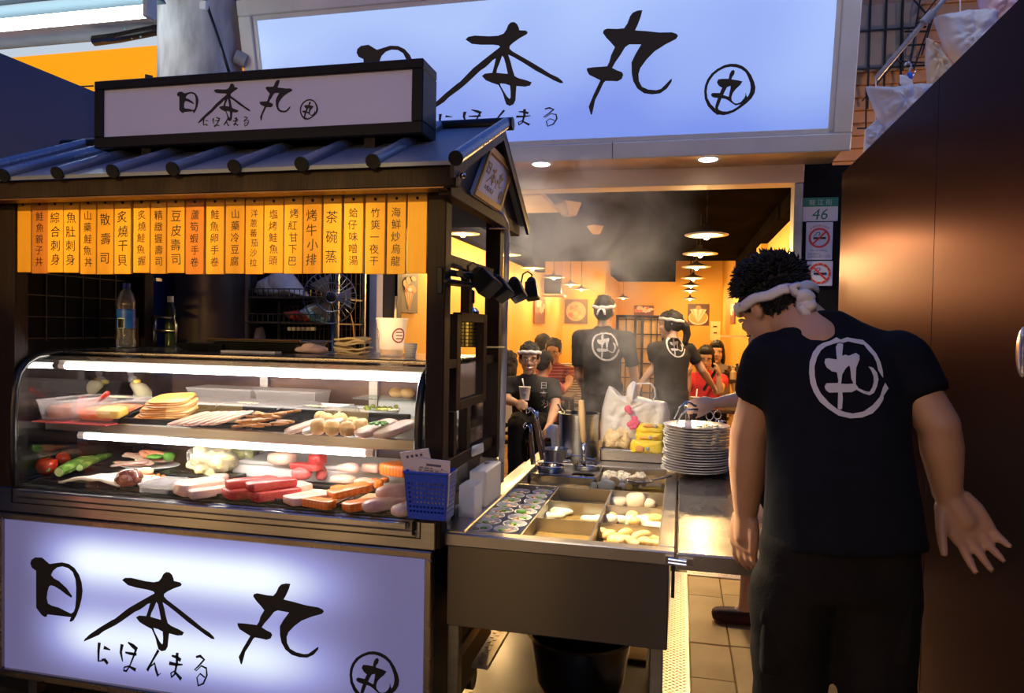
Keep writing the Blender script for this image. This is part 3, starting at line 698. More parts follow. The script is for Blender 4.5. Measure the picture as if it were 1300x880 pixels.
tubes = mth('ADD', gauss(zo, 0.43, 0.11), mth('MULTIPLY', gauss(zo, 0.16, 0.12), 0.9))
f = mth('MULTIPLY', inx, tubes)
rp = nt.nodes.new('ShaderNodeValToRGB'); e = rp.color_ramp.elements
e[0].position = 0.0; e[0].color = (0.15, 0.15, 0.38, 1); e[1].position = 0.95; e[1].color = (0.78, 0.88, 1.0, 1)
q = e.new(0.42); q.color = (0.33, 0.36, 0.80, 1)
nt.links.new(f, rp.inputs[0])
b.inputs['Base Color'].default_value = (0.20, 0.195, 0.21, 1); b.inputs['Roughness'].default_value = 0.3
nt.links.new(rp.outputs[0], b.inputs['Emission Color'])
nt.links.new(mth('MULTIPLY_ADD', f, 0.60, 0.55), b.inputs['Emission Strength'])
LBM = m
lb = MB().box((XL, 2.150, .214), (XR, 2.156, .770)).build('lit_sign_panel', LBM, st)
m = MB(); O = Vector((0, 2.150, 0))
for g, pb in ((G_SUN, (39, 710, 105, 787)), (G_HON, (107, 724, 273, 826)), (G_MARU, (302, 740, 411, 850)), (G_MARK, (444, 827, 507, 893)), (G_KANA, (124, 819, 264, 863))):
    lettering(m, g, pxbox(pb, 2.15), O, X_, Z_, NF, 0.002)
m.build('lettering', INK, lb, kind='stuff')
for a in (((XL - .028, 2.135, .186), (XR + .024, 2.17, .214)), ((XL - .028, 2.135, .770), (XR + .024, 2.17, .795)), ((XL - .028, 2.135, .214), (XL, 2.17, .770)), ((XR, 2.135, .214), (XR + .024, 2.17, .770))):
    MB().box(*a).build('sign_frame', LBF, st, bevel=0.004)
MB().box((XL - .028, 2.175, .16), (XR + .02, 2.92, .792)).build('cabinet', BLACK, st, bevel=0.004)
for x in (-2.36, -.82):
    for y in (2.24, 2.86):
        c = MB(); c.tube([(x - .014, y, .045), (x + .014, y, .045)], 0.045, 16); c.build('caster', BLACKP, st, smooth=True, auto=AUTO)
        MB().box((x - .02, y - .02, .085), (x + .02, y + .02, .16)).build('caster_fork', STEEL_DK, st)
# --- stainless apron between sign and glass case
ap = MB().box((XL - .03, 2.142, .797), (-.738, 2.95, .888)).build('apron', STEEL, st, bevel=0.004)
MB().box((-2.33, 2.118, .862), (-.826, 2.142, .886)).build('apron_rail', STEEL, ap, bevel=0.004)
MB().box((-2.34, 2.130, .838), (-.80, 2.142, .858)).build('apron_rail', STEEL, ap, bevel=0.003)
MB().box((-.812, 2.125, .845), (-.803, 2.142, .888)).build('rail_clip', BLACK, ap, bevel=0.002)
m = MB(); m.box((-2.37, 2.139, .832), (-.79, 2.1425, .835)); m.box((-.79, 2.139, .832), (-.787, 2.1425, .885)); m.box((-2.372, 2.139, .832), (-2.369, 2.1425, .885)); m.build('apron_seam', BLACK, ap)
# side ledge between the stall posts and the cooking table
MB().box((-.738, 2.20, .80), (-.66, 3.45, .852)).build('side_ledge', STEEL, st, bevel=0.004)
# --- posts and side lattice
for x0, x1, y0, y1, z0 in ((-.783, -.722, 2.15, 2.21, .80), (-2.46, -2.372, 2.15, 2.21, .80), (-.783, -.722, 2.84, 2.90, .97), (-2.46, -2.40, 2.84, 2.90, .88)):
    MB().box((x0, y0, z0), (x1, y1, 1.95)).build('post', DWOOD, st, bevel=0.003)
MB().box((-.790, 2.83, .852), (-.715, 2.91, .975)).build('post_shoe', STEEL, st, bevel=0.003)
def lat(y0, y1, z0, z1): MB().box((-.768, y0, z0), (-.736, y1, z1)).build('lattice_bar', DWOOD, st, bevel=0.002)
lat(2.21, 2.84, 1.705, 1.740)                 # upper rail
lat(2.328, 2.375, 1.218, 1.548); lat(2.665, 2.715, 1.218, 1.555); lat(2.375, 2.665, 1.522, 1.555); lat(2.375, 2.665, 1.218, 1.250)   # square ring
lat(2.21, 2.328, 1.366, 1.397); lat(2.715, 2.84, 1.362, 1.395)
lat(2.21, 2.84, 1.02, 1.065)
lat(2.46, 2.50, 1.555, 1.705); lat(2.46, 2.50, 1.065, 1.218); lat(2.30, 2.335, .852, 1.02); lat(2.31, 2.34, 1.065, 1.218)
sbd = MB().box((-2.475, 2.21, .89), (-2.462, 2.95, 1.95)).build('shade_board', mat('shade_black_board', (.006, .005, .005), .8, spec=.1), st)  # added black board, stands in for the shade under the stall roof
m = MB()
for k in range(7): m.bar((-2.458, 2.28 + .09 * k, 1.42), (-2.458, 2.28 + .09 * k, 1.90), .004)
for k in range(6): m.bar((-2.458, 2.25, 1.43 + .085 * k), (-2.458, 2.85, 1.43 + .085 * k), .004)
m.build('wire_grid', mat('dark_wire', (.03, .025, .02), .5, .5), sbd, kind='stuff')
# --- roof
RXL, RXR = -2.62, -.66
EY, EZ, RY, RZ, BY, BZ = 2.03, 1.992, 2.622, 2.258, 3.11, 1.965
m = MB(); m.hexa([(RXL, EY, EZ - .012), (RXR, EY, EZ - .012), (RXR, RY, RZ - .012), (RXL, RY, RZ - .012), (RXL, EY, EZ), (RXR, EY, EZ), (RXR, RY, RZ), (RXL, RY, RZ)])
m.build('roof_sheet', ROOFM, st)
m = MB(); m.hexa([(RXL, RY, RZ - .012), (RXR, RY, RZ - .012), (RXR, BY, BZ - .012), (RXL, BY, BZ - .012), (RXL, RY, RZ), (RXR, RY, RZ), (RXR, BY, BZ), (RXL, BY, BZ)])
m.build('roof_sheet', ROOFM, st)
RIB = mat('bluish_rib_metal', (0.20, 0.23, 0.30), 0.28, 0.5, rvar=0.06)
ribx = [atY(px, 214, 2.03).x for px in (-62, 8, 76, 146, 222, 300, 385, 475, 580)]
for x in ribx:
    d = Vector((0, RY - EY, RZ - EZ)); u = Vector((0, -d.z, d.y)).normalized() * .006
    a = Vector((x, EY - .008, EZ - .002)) + u; bb = Vector((x, RY - .004, RZ)) + u
    r = MB().tube([a, bb], 0.021, 14).build('roof_rib', RIB, st, smooth=True, auto=AUTO)
    MB().tube([a - d.normalized() * .004, a + d.normalized() * .003], 0.0225, 14).build('rib_cap', BLACK, r, smooth=True, auto=AUTO)
MB().tube([(RXL - .01, RY, RZ + .004), (RXR + .035, RY, RZ + .004)], 0.024, 16).build('ridge_pole', BLACK, st, smooth=True, auto=AUTO)
fa = MB().box((RXL, 2.055, 1.922), (-.662, 2.085, 1.984)).build('fascia', DWOOD, st, bevel=0.003)
MB().box((RXL, 2.056, 1.9175), (-.70, 2.12, 1.922)).build('copper_edge', mat('copper_strip', (0.16, 0.08, 0.04), 0.4, 0.6), fa)
MB().box((-2.46, 2.12, 1.925), (-.72, 2.16, 1.955)).build('plank_rail', DWOOD, st)
# gable end
GB = mat('black_gable_board', (0.012, 0.011, 0.011), 0.5)
m = MB(); m.poly([(-.700, EY + .05, 1.955), (-.700, BY - .05, 1.955), (-.700, RY, RZ - .025)], X_, 0.02); m.build('gable_board', GB, st)
MB().bar((-.712, 2.10, 1.928), (-.712, 3.06, 1.928), 0.04, 0.05).build('gable_beam', DWOOD, st, bevel=0.003)
m = MB(); m.poly([(RXR, EY, EZ - .002), (RXR, RY, RZ - .002), (RXR, BY, BZ - .002), (RXR, BY - .004, BZ - .05), (RXR, RY, RZ - .055), (RXR, EY + .004, EZ - .05)], X_, 0.012); m.build('barge_board', BLACK, st)
MB().ball((-.655, 2.10, 1.962), 0.010, 10, 8).build('gable_bolt', STEEL_SH, st, smooth=True)
OW = mat('orange_pine', (0.85, 0.42, 0.07), 0.45, col2=(0.70, 0.30, 0.04), ns=3, stretch=(10, 10, 1), bump=0.05)
gp = [(2.521, 2.159), (2.900, 2.156), (2.661, 1.944), (2.311, 1.946)]
def gpt(s, t_): return Vector((0, gp[3][0] + (gp[2][0] - gp[3][0]) * s + (gp[0][0] - gp[3][0]) * t_, 1.945 + .213 * t_))
def gq(s0, s1, t0, t1, x): return [gpt(s0, t0) + X_ * x, gpt(s1, t0) + X_ * x, gpt(s1, t1) + X_ * x, gpt(s0, t1) + X_ * x]
gs = MB().poly(gq(0, 1, 0, 1, -.684), X_, 0.014).build('gable_sign', mat('pale_pink_board', (0.78, 0.68, 0.68), 0.5), st)
for a in ((0, 1, 0, .10), (0, 1, .88, 1), (0, .055, .11, .87), (.945, 1, .11, .87)):
    MB().poly(gq(*a, -.676), X_, 0.008).build('wood_strip', OW, gs)
m = MB()
GU = (gpt(1, 0) - gpt(0, 0)); GV = (gpt(0, 1) - gpt(0, 0))
for g, bx in ((G_SUN, (.12, .50, .27, .74)), (G_HON, (.24, .34, .56, .70)), (G_MARU, (.58, .34, .80, .72)), (G_MARK, (.80, .18, .92, .38)), (G_KANA, (.26, .20, .56, .31))):
    lettering(m, g, bx, gpt(0, 0) + X_ * -.684, GU, GV, X_, 0.002)
m.build('lettering', mat('ochre_ink', (0.50, 0.26, 0.06), 0.5), gs, kind='stuff')
# --- sign box on the roof
x0, z0, x1, z1 = pxbox((118, 88, 537, 179), 2.25)
z1 = 1.5 + .844 * 2.25 / 2.15; z0 = 1.5 + .610 * 2.25 / 2.15; x0, x1 = -2.03 * 2.25 / 2.15, -.805 * 2.25 / 2.15
fwid = .040
bx = MB().box((x0 + .01, 2.27, z0), (x1 - .01, 2.37, z1)).build('roof_sign_box', BLACK, st, bevel=0.004)
for a in (((x0, 2.25, z0), (x1, 2.385, z0 + fwid)), ((x0, 2.25, z1 - fwid * .8), (x1, 2.385, z1)), ((x0, 2.25, z0 + fwid), (x0 + .035, 2.385, z1 - fwid * .8)), ((x1 - .04, 2.25, z0 + fwid), (x1, 2.385, z1 - fwid * .8))):
    MB().box(*a).build('box_frame', BLACK, bx, bevel=0.003)
MB().box((x0 + .033, 2.262, z0 + fwid - .002), (x1 - .038, 2.271, z1 - fwid * .78)).build('box_panel', mat('unlit_milky_panel', (0.66, 0.67, 0.84), 0.35, col2=(0.60, 0.60, 0.78), ns=1.2), bx)
m = MB(); O = Vector((0, 2.262, 0))
for g, pb in ((G_SUN, (225, 116, 252, 144)), (G_HON, (252, 107, 318, 155)), (G_MARU, (330, 102, 371, 152)), (G_MARK, (381, 126, 404, 152)), (G_KANA, (258, 148, 316, 162))):
    lettering(m, g, pxbox(pb, 2.262), O, X_, Z_, NF, 0.002)
m.build('lettering', INK, bx, kind='stuff')
for x in (x0 + .2, x1 - .2): MB().box((x - .02, 2.28, z0 - .075), (x + .02, 2.36, z0)).build('box_foot', BLACK, st)
# --- hanging menu planks
PL = [mat('orange_plank_' + c, a, 0.5, col2=b_, ns=2.2, stretch=(9, 9, 0.8), bump=0.06, bs=25) for c, a, b_ in (('bright', (0.86, 0.45, 0.02), (0.76, 0.34, 0.012)), ('plain', (0.82, 0.39, 0.015), (0.68, 0.28, 0.01)), ('deep', (0.60, 0.20, 0.015), (0.46, 0.14, 0.012)))]
MENU = ['', '鮭魚親子丼', '綜合刺身', '魚肚刺身', '山藥鮭魚丼', '散壽司', '炙燒干貝', '炙燒鮭魚握', '精緻握壽司', '豆皮壽司', '蘆筍蝦手卷', '鮭魚卵手卷', '山藥冷豆腐', '洋蔥蕃茄沙拉', '塩烤鮭魚頭', '烤紅甘下巴', '烤牛小排', '茶碗蒸', '蛤仔味噌湯', '竹筴一夜干', '海鮮炒烏龍', '']
PX = [(a / 4.632, b_ / 4.632) for a, b_ in ((88, 182), (186, 280), (278, 371), (372, 464), (471, 565), (569, 667), (671, 769), (782, 881), (884, 977), (981, 1085), (1090, 1199))] + \
     [(260 + a / 4.333, 260 + b_ / 4.333) for a, b_ in ((5, 106), (113, 218), (222, 322), (324, 432), (435, 538), (541, 642), (649, 752), (762, 871), (880, 991), (1000, 1106), (1112, 1222))]
TONE = [1, 2, 1, 1, 1, 1, 1, 1, 1, 1, 2, 1, 1, 1, 1, 0, 1, 0, 0, 0, 0, 0]
INKB = mat('brush_marker_ink', (0.02, 0.008, 0.004), 0.5)
for i, (a, b_) in enumerate(PX):
    ty = 255 - (a / 540) * 9 + rng(-.6, .6); by = 346.2 + rng(-.8, 1.2) + (1.5 if a > 100 else 0) * .6
    Yp = 2.165 + rng(-.002, .002)
    xa, za, xb, zb = pxbox((a, ty, b_, by), Yp)
    o = MB().box((xa + .001, Yp, za), (xb - .001, Yp + .012, zb)).build('menu_plank', PL[TONE[i]], st, bevel=0.0012)
    MB().lathe([(0, -.003), (.0045, -.0025), (.005, 0)], ((xa + xb) / 2, Yp, zb - .014), 10, Matrix.Rotation(PI / 2, 3, 'X') @ Matrix.Scale(-1, 3)).build('nail', BLACK, o, smooth=True)
    s = MENU[i]
    if s:
        m = MB(); n = len(s); top, bot = zb - .038, za + .022
        ch = min((top - bot) / n, .052); w = min(xb - xa, .09) * .66
        for k, c in enumerate(s):
            zc = top - (top - bot) * (k + .5) / n
            tilt = rng(-.10, .10)
            text_mb(m, c, Vector(((xa + xb) / 2 + rng(-.003, .003), Yp, zc)), X_ + Z_ * rng(-.03, .06), Z_ + X_ * tilt, NF, min(ch * .86, w), 0.0008)
        m.build('lettering', INKB, o, kind='stuff')
# --- conduit on the rear post
m = MB(); pt = [atX(a, b_, -.70) for a, b_ in ((630, 268), (637, 272), (642, 282), (644, 300), (643, 340), (641, 400), (640, 460), (638, 540), (636, 612))]
m.tube(pt, 0.012, 10); m.build('conduit', mat('grey_conduit', (0.42, 0.42, 0.45), 0.4), st, smooth=True)
m = MB()
for a, b_ in ((624, 641), (619, 640)): pass
m.tube([atX(617, 441, -.715), atX(640, 441, -.69)], 0.004, 6); m.tube([atX(620, 290, -.715), atX(646, 290, -.69)], 0.004, 6); m.tube([atX(616, 588, -.715), atX(638, 588, -.69)], 0.004, 6)
m.build('conduit_clip', BLACKP, st)

# --- spotlights on an arm by the lattice
t = thing('spotlight_bar', 'black bar of four spotlights fixed beside the front right post', 'spotlight', atX(575, 352, -.71))
m = MB(); m.bar(atX(560, 357, -.735), atX(604, 363, -.70), 0.05, 0.016); m.bar(atX(560, 345, -.735), atX(600, 350, -.70), 0.02, 0.02); m.build('arm', BLACK, t, bevel=0.004)
MB().bar(atX(558, 356, -.738), atX(566, 356, -.738), 0.02, 0.085).build('bracket', BLACK, t, bevel=0.003)
MB().tube([atX(584, 347, -.70), atX(592, 353, -.70)], 0.012, 10).build('clamp_knob', BLACKP, t, smooth=True, auto=AUTO)
for k, (px, py, s) in enumerate(((614, 362, 1.15), (634, 370, 1.0), (655, 372, .92), (675, 372, .9))):
    c = atX(px, py - 6, -.665 + .012 * k)
    d = (Vector((.75 - .2 * k, -.35, -.8)) if k < 3 else Vector((.15, -.25, -1))).normalized()
    u = d.cross(Vector((0, 1, 0))).normalized(); w = d.cross(u)
    hs = .033 * s
    m = MB(); a, e = c - d * .028, c + d * .046
    m.hexa([a - u * hs * .8 - w * hs * .8, a + u * hs * .8 - w * hs * .8, a + u * hs * .8 + w * hs * .8, a - u * hs * .8 + w * hs * .8, e - u * hs - w * hs, e + u * hs - w * hs, e + u * hs + w * hs, e - u * hs + w * hs])
    h = m.build('lamp_head', BLACK, t, bevel=0.004)
    MB().ball(c - d * .030, hs * .72, 12, 8).build('head_cap', BLACKP, h, smooth=True)
    m = MB(); f0 = c + d * .0465
    m.hexa([f0 - u * hs * .9 - w * hs * .9, f0 + u * hs * .9 - w * hs * .9, f0 + u * hs * .9 + w * hs * .9, f0 - u * hs * .9 + w * hs * .9] + [f0 + d * .003 + u * i * hs * .9 + w * j * hs * .9 for i, j in ((-1, -1), (1, -1), (1, 1), (-1, 1))])
    m.build('glass_front', mat('dark_lamp_glass', (0.05, 0.05, 0.05), 0.05), h)
    light('spotlight_beam', 'SPOT', c + d * .06, [135, 24, 20, 60][k], (1.0, 0.80, 0.50), [(.12, 2.42, .84), (-.17, 2.55, .84), (-.40, 2.60, .84), (-.25, 3.62, 1.0)][k], .03, None, math.radians([84, 50, 50, 50][k]), .5)
    top = c - d * .038
    if k in (0, 3): MB().tube([top, top + Vector((.004, 0, .022)), top + Vector((-.016, 0, .036)), top + Vector((-.036, .0, .024)), Vector((c.x - .05, c.y, c.z + .005))], 0.004, 6).build('cord', BLACKP, h, smooth=True)
# --- gas can behind the lattice
g = atX(596, 440, -.80)
t = thing('gas_canister', 'yellow labelled gas canister in a perforated holder behind the lattice', 'canister', g)
hh = atX(596, 402, -.80).z - g.z
MB().lathe([(0, 0), (.036, 0), (.036, hh)], g, 24).build('can', mat('can_yellow', (0.50, 0.42, 0.10), 0.3, 0.5), t, smooth=True, auto=AUTO)
MB().lathe([(.036, hh), (.036, hh + .02), (.024, hh + .034), (.012, hh + .036), (.012, hh + .055)], g, 20).build('collar', STEEL_SH, t, smooth=True, auto=AUTO)
MB().lathe([(.014, hh + .05), (.018, hh + .055), (.018, hh + .10), (.010, hh + .105), (0, hh + .105)], g, 14).build('torch_head', BLACKP, t, smooth=True, auto=AUTO)
m = MB()
for k in range(14):
    a = 2 * PI * k / 14; q = Vector((.041 * math.cos(a), .041 * math.sin(a), 0)); m.bar(g + q, g + q + Z_ * hh * .95, .004)
for k in range(9): m.lathe([(.039, hh * .95 * k / 8 - .002), (.043, hh * .95 * k / 8 - .002), (.043, hh * .95 * k / 8 + .002), (.039, hh * .95 * k / 8 + .002)], g, 20)
m.build('mesh_holder', BLACK, t)
# --- blue perforated basket with order slips on the front post
t = thing('blue_basket', 'blue perforated plastic basket hooked on the front right post', 'basket', (-.78, 2.08, .87))
BLU = mat('blue_plastic', (0.025, 0.075, 0.55), 0.35)
def face(O, U, V, wb, wt, h, N, cols, rows):
    """trapezoid wall with round holes"""
    def pnt(s, v): ww = wb + (wt - wb) * v; return O + U * ((s - .5) * ww) + V * (v * h)
    hs = []
    for j in range(rows):
        for i in range(cols):
            c = pnt((i + 1.0) / (cols + 1), .12 + .70 * (j + .5) / rows)
            hs.append([c + (U * math.cos(2 * PI * k / 6) + V * math.sin(2 * PI * k / 6)) * .0042 for k in range(6)])
    m.poly([pnt(0, 0), pnt(1, 0), pnt(1, 1), pnt(0, 1)], N, .003, hs)
b0 = atY(517, 657, 2.06); b1 = atY(568, 662, 2.06); h0 = atY(516, 599, 2.05).z
bz = (b0.z + b1.z) / 2; bw = b1.x - b0.x; bc = (b0.x + b1.x) / 2; bh = h0 - bz
m = MB(); sl = .10
face(Vector((bc, 2.055, bz)), X_, Vector((0, -sl, 1)), bw * .94, bw * 1.08, bh, NF, 10, 7)
face(Vector((bc, 2.13, bz)), X_, Vector((0, 0, 1)), bw * .94, bw * 1.08, bh, -NF, 10, 7)
face(Vector((bc + bw * .47, 2.0925, bz)), Y_, Vector((bw * .07 / bh, -sl / 2, 1)), .075, .075 + bh * sl, bh, X_, 4, 7)
face(Vector((bc - bw * .47, 2.0925, bz)), Y_, Vector((-bw * .07 / bh, -sl / 2, 1)), .075, .075 + bh * sl, bh, -X_, 4, 7)
m.box((bc - bw * .47, 2.055, bz), (bc + bw * .47, 2.13, bz + .003))
m.build('basket_body', BLU, t)
m = MB(); zt = bz + bh; y0 = 2.055 - sl * bh; wtt = bw * .55
m.tube([(bc - wtt, y0, zt), (bc + wtt, y0, zt), (bc + wtt, 2.13, zt), (bc - wtt, 2.13, zt), (bc - wtt, y0, zt)], .004, 8); m.build('rim', BLU, t, smooth=True, auto=AUTO)
m = MB(); m.tube([(bc - wtt, 2.10, zt - .01), (bc - wtt - .014, 2.10, zt - .03), (bc - wtt - .012, 2.10, zt - .08), (bc - wtt + .012, 2.10, zt - .10), (bc - wtt + .02, 2.10, zt - .085)], .0025, 8); m.build('wire_hook', STEEL_SH, t, smooth=True)
PAPER = mat('slip_paper', (0.66, 0.58, 0.60), 0.7)
PRN = mat('slip_print', (0.10, 0.09, 0.13), 0.7)
def slip(c, w, h, yaw, lean, roll, label, printed):
    M = Matrix.Translation(c) @ Matrix.Rotation(yaw, 4, 'Z') @ Matrix.Rotation(lean, 4, 'X') @ Matrix.Rotation(roll, 4, 'Y')
    t2 = thing('order_slip', label, 'paper', c)
    MB().box((-w / 2, -.004, 0), (w / 2, .004, h), M).build('sheets', PAPER, t2)
    if printed:
        m = MB()
        for k in range(13):
            zz = h * (.12 + .055 * k); m.box((-w * .42, -.0046, zz), (w * .42, -.0041, zz + .0009), M)
            for q in range(5): 
                if random.random() < .75: m.box((-w * .40 + w * .165 * q, -.0046, zz + .0022), (-w * .40 + w * .165 * q + w * rng(.05, .13), -.0041, zz + .0052), M)
        for q in range(6): m.box((-w * .42 + w * .168 * q, -.0046, h * .12), (-w * .42 + w * .168 * q + .0008, -.0041, h * .78), M)
        m.box((-w * .2, -.0046, h * .85), (w * .25, -.0041, h * .90), M)
        m.build('printed_table', PRN, t2, kind='stuff')
    else:
        m = MB()
        for q in range(4): m.box((-w * .3 + w * .16 * q, -.0046, h * .88), (-w * .3 + w * .16 * q + w * .09, -.0041, h * .93), M)
        m.build('printed_heading', PRN, t2)
slip(Vector((bc - .018, 2.095, bz + .045)), .092, .165, .05, .14, -.20, 'folded pale order slips leaning left at the back of the blue basket', False)
slip(Vector((bc + .012, 2.062, bz + .045)), .105, .140, .0, .05, .05, 'printed order slips standing at the front of the blue basket', True)

# --- boxes of paper behind the lattice
t = thing('tissue_box', 'white paper napkin box standing on the steel ledge by the rear post', 'box', (-.70, 2.66, .852))
c0 = atX(584, 630, -.71); 
MB().box((-.735, 2.50, .853), (-.672, 2.72, .985)).build('carton', mat('white_card', (0.72, 0.70, 0.70), 0.6), t, bevel=0.004)
crumple([(590, 580), (600, 566), (613, 562), (614, 574), (600, 580)], 2.55, .03, 11, 14, .008).build('napkin', WHITEP, t, smooth=True)
t = thing('acrylic_box', 'small clear acrylic box left of the white napkin box', 'box', (-.70, 2.42, .852))
MB().box((-.73, 2.36, .853), (-.675, 2.46, .96)).build('box_walls', glassmat('acrylic', (.9, .9, .9), .12, .05, .25), t)
MB().box((-.725, 2.37, .86), (-.68, 2.45, .90)).build('paper_slips', WHITEP, t)
# bowls stored under the sign
for k, (px, lab) in enumerate(((44, 'white bowl with orange flowers under the lit sign'), (80, 'plain pale bowl under the lit sign, behind the flowered one'))):
    c = atZ(px, 872 + 8 * k, 0.10); t = thing('stored_bowl', lab, 'bowl', (c.x, 2.45 + .02 * k, .0))
    c = Vector((atY(px, 860, 2.45).x, 2.45 + .03 * k, 0))
    MB().box((c.x - .09, c.y - .08, 0), (c.x + .09, c.y + .08, .06)).build('low_stand', BLACKP, t)
    MB().lathe([(0, .065), (.03, .061), (.035, .07), (.06, .10), (.068, .145), (.064, .145), (.055, .10), (.0, .075)], c, 24).build('bowl', WHITEP, t, smooth=True, auto=AUTO)
    if k == 0:
        m = MB()
        for a in range(9): an = -PI / 2 + (a - 4) * .35; m.ball(c + Vector((.062 * math.cos(an), .062 * math.sin(an), .105 + .015 * (a % 2))), (.010, .010, .008), 6, 5)
        m.build('flower_print', mat('orange_print', (.7, .2, .04), .5), t)
# ================================================================== curved glass display case and the food in it
dc = thing('display_case', 'curved glass sushi display case with two lit tubes on the steel counter', 'display case', (-1.58, 2.5, .888))
prof = [(2.147, .892), (2.140, 1.00), (2.139, 1.10), (2.141, 1.18), (2.147, 1.25), (2.162, 1.305), (2.190, 1.342), (2.235, 1.366), (2.30, 1.376), (2.40, 1.378)]
CX0, CX1, CYB = -2.362, -.800, 3.0
GL = glassmat('case_glass', (0.97, 0.985, 0.98), 0.035, 0.01)
m = MB(); m.grid(lambda u, v: Vector((CX0 + (CX1 - CX0) * u, *[(lambda f: (lambda i, t: tuple(prof[i][k] + (prof[min(i + 1, 9)][k] - prof[i][k]) * t for k in (0, 1)))(min(int(f), 8), f - min(int(f), 8)))(v * 9)][0])), 1, 27)
m.build('curved_glass', GL, dc, smooth=True)
for x in (CX0, CX1):
    MB().tube([(x, a, z) for a, z in prof] + [(x, CYB, 1.378)], 0.013, 10).build('end_rim', BLACKP, dc, smooth=True)
    m = MB(); m.poly([(x, a, z) for a, z in prof] + [(x, CYB, 1.37), (x, CYB, .892)], X_ if x > -1 else -X_, .004); m.build('end_glass', GL, dc)
LID = mat('lid_steel', (0.46, 0.42, 0.37), 0.26, 1.0, rvar=0.08)
MB().box((CX0 - .01, 2.36, 1.368), (CX1 + .005, CYB, 1.386)).build('lid', LID, dc, bevel=0.004)
MB().box((CX0, 2.30, 1.352), (CX1, 2.52, 1.366)).build('lid_underside', LID, dc)
MB().box((CX0, CYB - .02, .89), (CX1, CYB, 1.37)).build('back_panel', mat('brownish_sliding_back', (0.30, 0.20, 0.16), 0.22, 0.3, col2=(0.17, 0.10, 0.09), ns=3, stretch=(1, 1, 4)), dc)
for x in (-1.86, -1.32): MB().box((x - .02, CYB - .04, .89), (x + .02, CYB - .02, 1.37)).build('back_mullion', STEEL, dc)
MB().box((CX0, 2.16, .889), (CX1, CYB - .02, .896)).build('deck', mat('dark_deck', (0.03, 0.03, 0.03), 0.3), dc)
SHZ = 1.126
MB().box((-2.345, 2.255, 1.086), (-.825, CYB - .03, SHZ)).build('shelf', STEEL, dc, bevel=0.004)
CASET = emat('case_tube_glow', (1.0, 0.92, 0.84), 36.0)
for nm, xa, xb, y, z in (('upper', -2.33, -.86, 2.34, 1.325), ('lower', -2.20, -1.05, 2.30, 1.064)):
    tb = MB().tube([(xa, y, z), (xb, y, z)], 0.0125, 12).build('light_tube', CASET, dc, smooth=True, auto=AUTO)
    m = MB(); m.tube([(xa - .03, y, z), (xa, y, z)], .012, 10); m.tube([(xb, y, z), (xb + .03, y, z)], .012, 10); m.box((xa - .03, y - .006, z + .010), (xb + .03, y + .012, z + .022)); m.build('tube_batten', WHITEP, tb)

# ---------- food helpers
def sup(m, dims, M, e=0.4, amp=0.0, seed=0, n=20, k=12, fr=14.0):
    """rounded block to ball (superellipsoid) with organic noise; base sits at local z = 0"""
    a, b, c = dims
    def sg(v, p): return math.copysign(abs(v) ** p, v)
    vs = []; fs = []
    for i in range(k + 1):
        ph = -PI / 2 + PI * i / k
        for j in range(n):
            th = 2 * PI * j / n
            p = Vector((a / 2 * sg(math.cos(ph), e) * sg(math.cos(th), e), b / 2 * sg(math.cos(ph), e) * sg(math.sin(th), e), c / 2 * sg(math.sin(ph), e)))
            if amp: p += p.normalized() * amp * noise.noise(Vector((p.x, p.y, p.z)) * fr + Vector((seed * 7.3, seed, 0)))
            vs.append(M @ (p + Vector((0, 0, c / 2))))
    for i in range(k):
        for j in range(n): fs.append((i * n + j, i * n + (j + 1) % n, (i + 1) * n + (j + 1) % n, (i + 1) * n + j))
    m.add(vs, fs); return m
def MT(p, yaw=0.0, rx=0.0, ry=0.0): return Matrix.Translation(p) @ Matrix.Rotation(yaw, 4, 'Z') @ Matrix.Rotation(rx, 4, 'X') @ Matrix.Rotation(ry, 4, 'Y')
def striped(name, c1, c2, sc, rough=0.3, dist=1.5):
    m, nt, b = new_mat(name)
    tc = nt.nodes.new('ShaderNodeTexCoord'); w = nt.nodes.new('ShaderNodeTexWave'); w.inputs['Scale'].default_value = sc; w.inputs['Distortion'].default_value = dist; w.inputs['Detail'].default_value = 2
    r = nt.nodes.new('ShaderNodeValToRGB'); r.color_ramp.elements[0].color = tuple(c1) + (1,); r.color_ramp.elements[1].color = tuple(c2) + (1,); r.color_ramp.elements[0].position = .55; r.color_ramp.elements[1].position = .95
    nt.links.new(tc.outputs['Object'], w.inputs[0]); nt.links.new(w.outputs[0], r.inputs[0]); nt.links.new(r.outputs[0], b.inputs['Base Color'])
    b.inputs['Roughness'].default_value = rough; b.inputs['Subsurface Weight'].default_value = .15; b.inputs['Subsurface Radius'].default_value = (.01, .005, .003)
    MATS[name] = m; return m
SALMON = striped('salmon_flesh', (0.80, 0.19, 0.02), (0.84, 0.29, 0.07), 22)
TUNA = mat('tuna_flesh', (0.46, 0.035, 0.04), 0.28, col2=(0.56, 0.08, 0.07), ns=30, bump=.35, bs=70, sss=.15)
PALEF = mat('pale_pink_fish', (0.78, 0.46, 0.36), 0.3, col2=(0.80, 0.56, 0.46), ns=16, bump=.35, bs=70, sss=.2)
WHITEFI = mat('white_fish', (0.76, 0.58, 0.46), 0.32, col2=(0.74, 0.46, 0.37), ns=12, bump=.35, bs=70, sss=.2)
PINKF = mat('pink_squid_flesh', (0.66, 0.36, 0.32), 0.3, col2=(0.76, 0.52, 0.46), ns=14, bump=.35, bs=70, sss=.2)
CREAMF = mat('cream_flesh', (0.78, 0.64, 0.44), 0.4, col2=(0.70, 0.52, 0.32), ns=20, bump=.35, bs=70, sss=.1)
TAN = mat('tan_scallop', (0.72, 0.42, 0.15), 0.4, col2=(0.76, 0.52, 0.26), ns=14, bump=.35, bs=70, sss=.2)
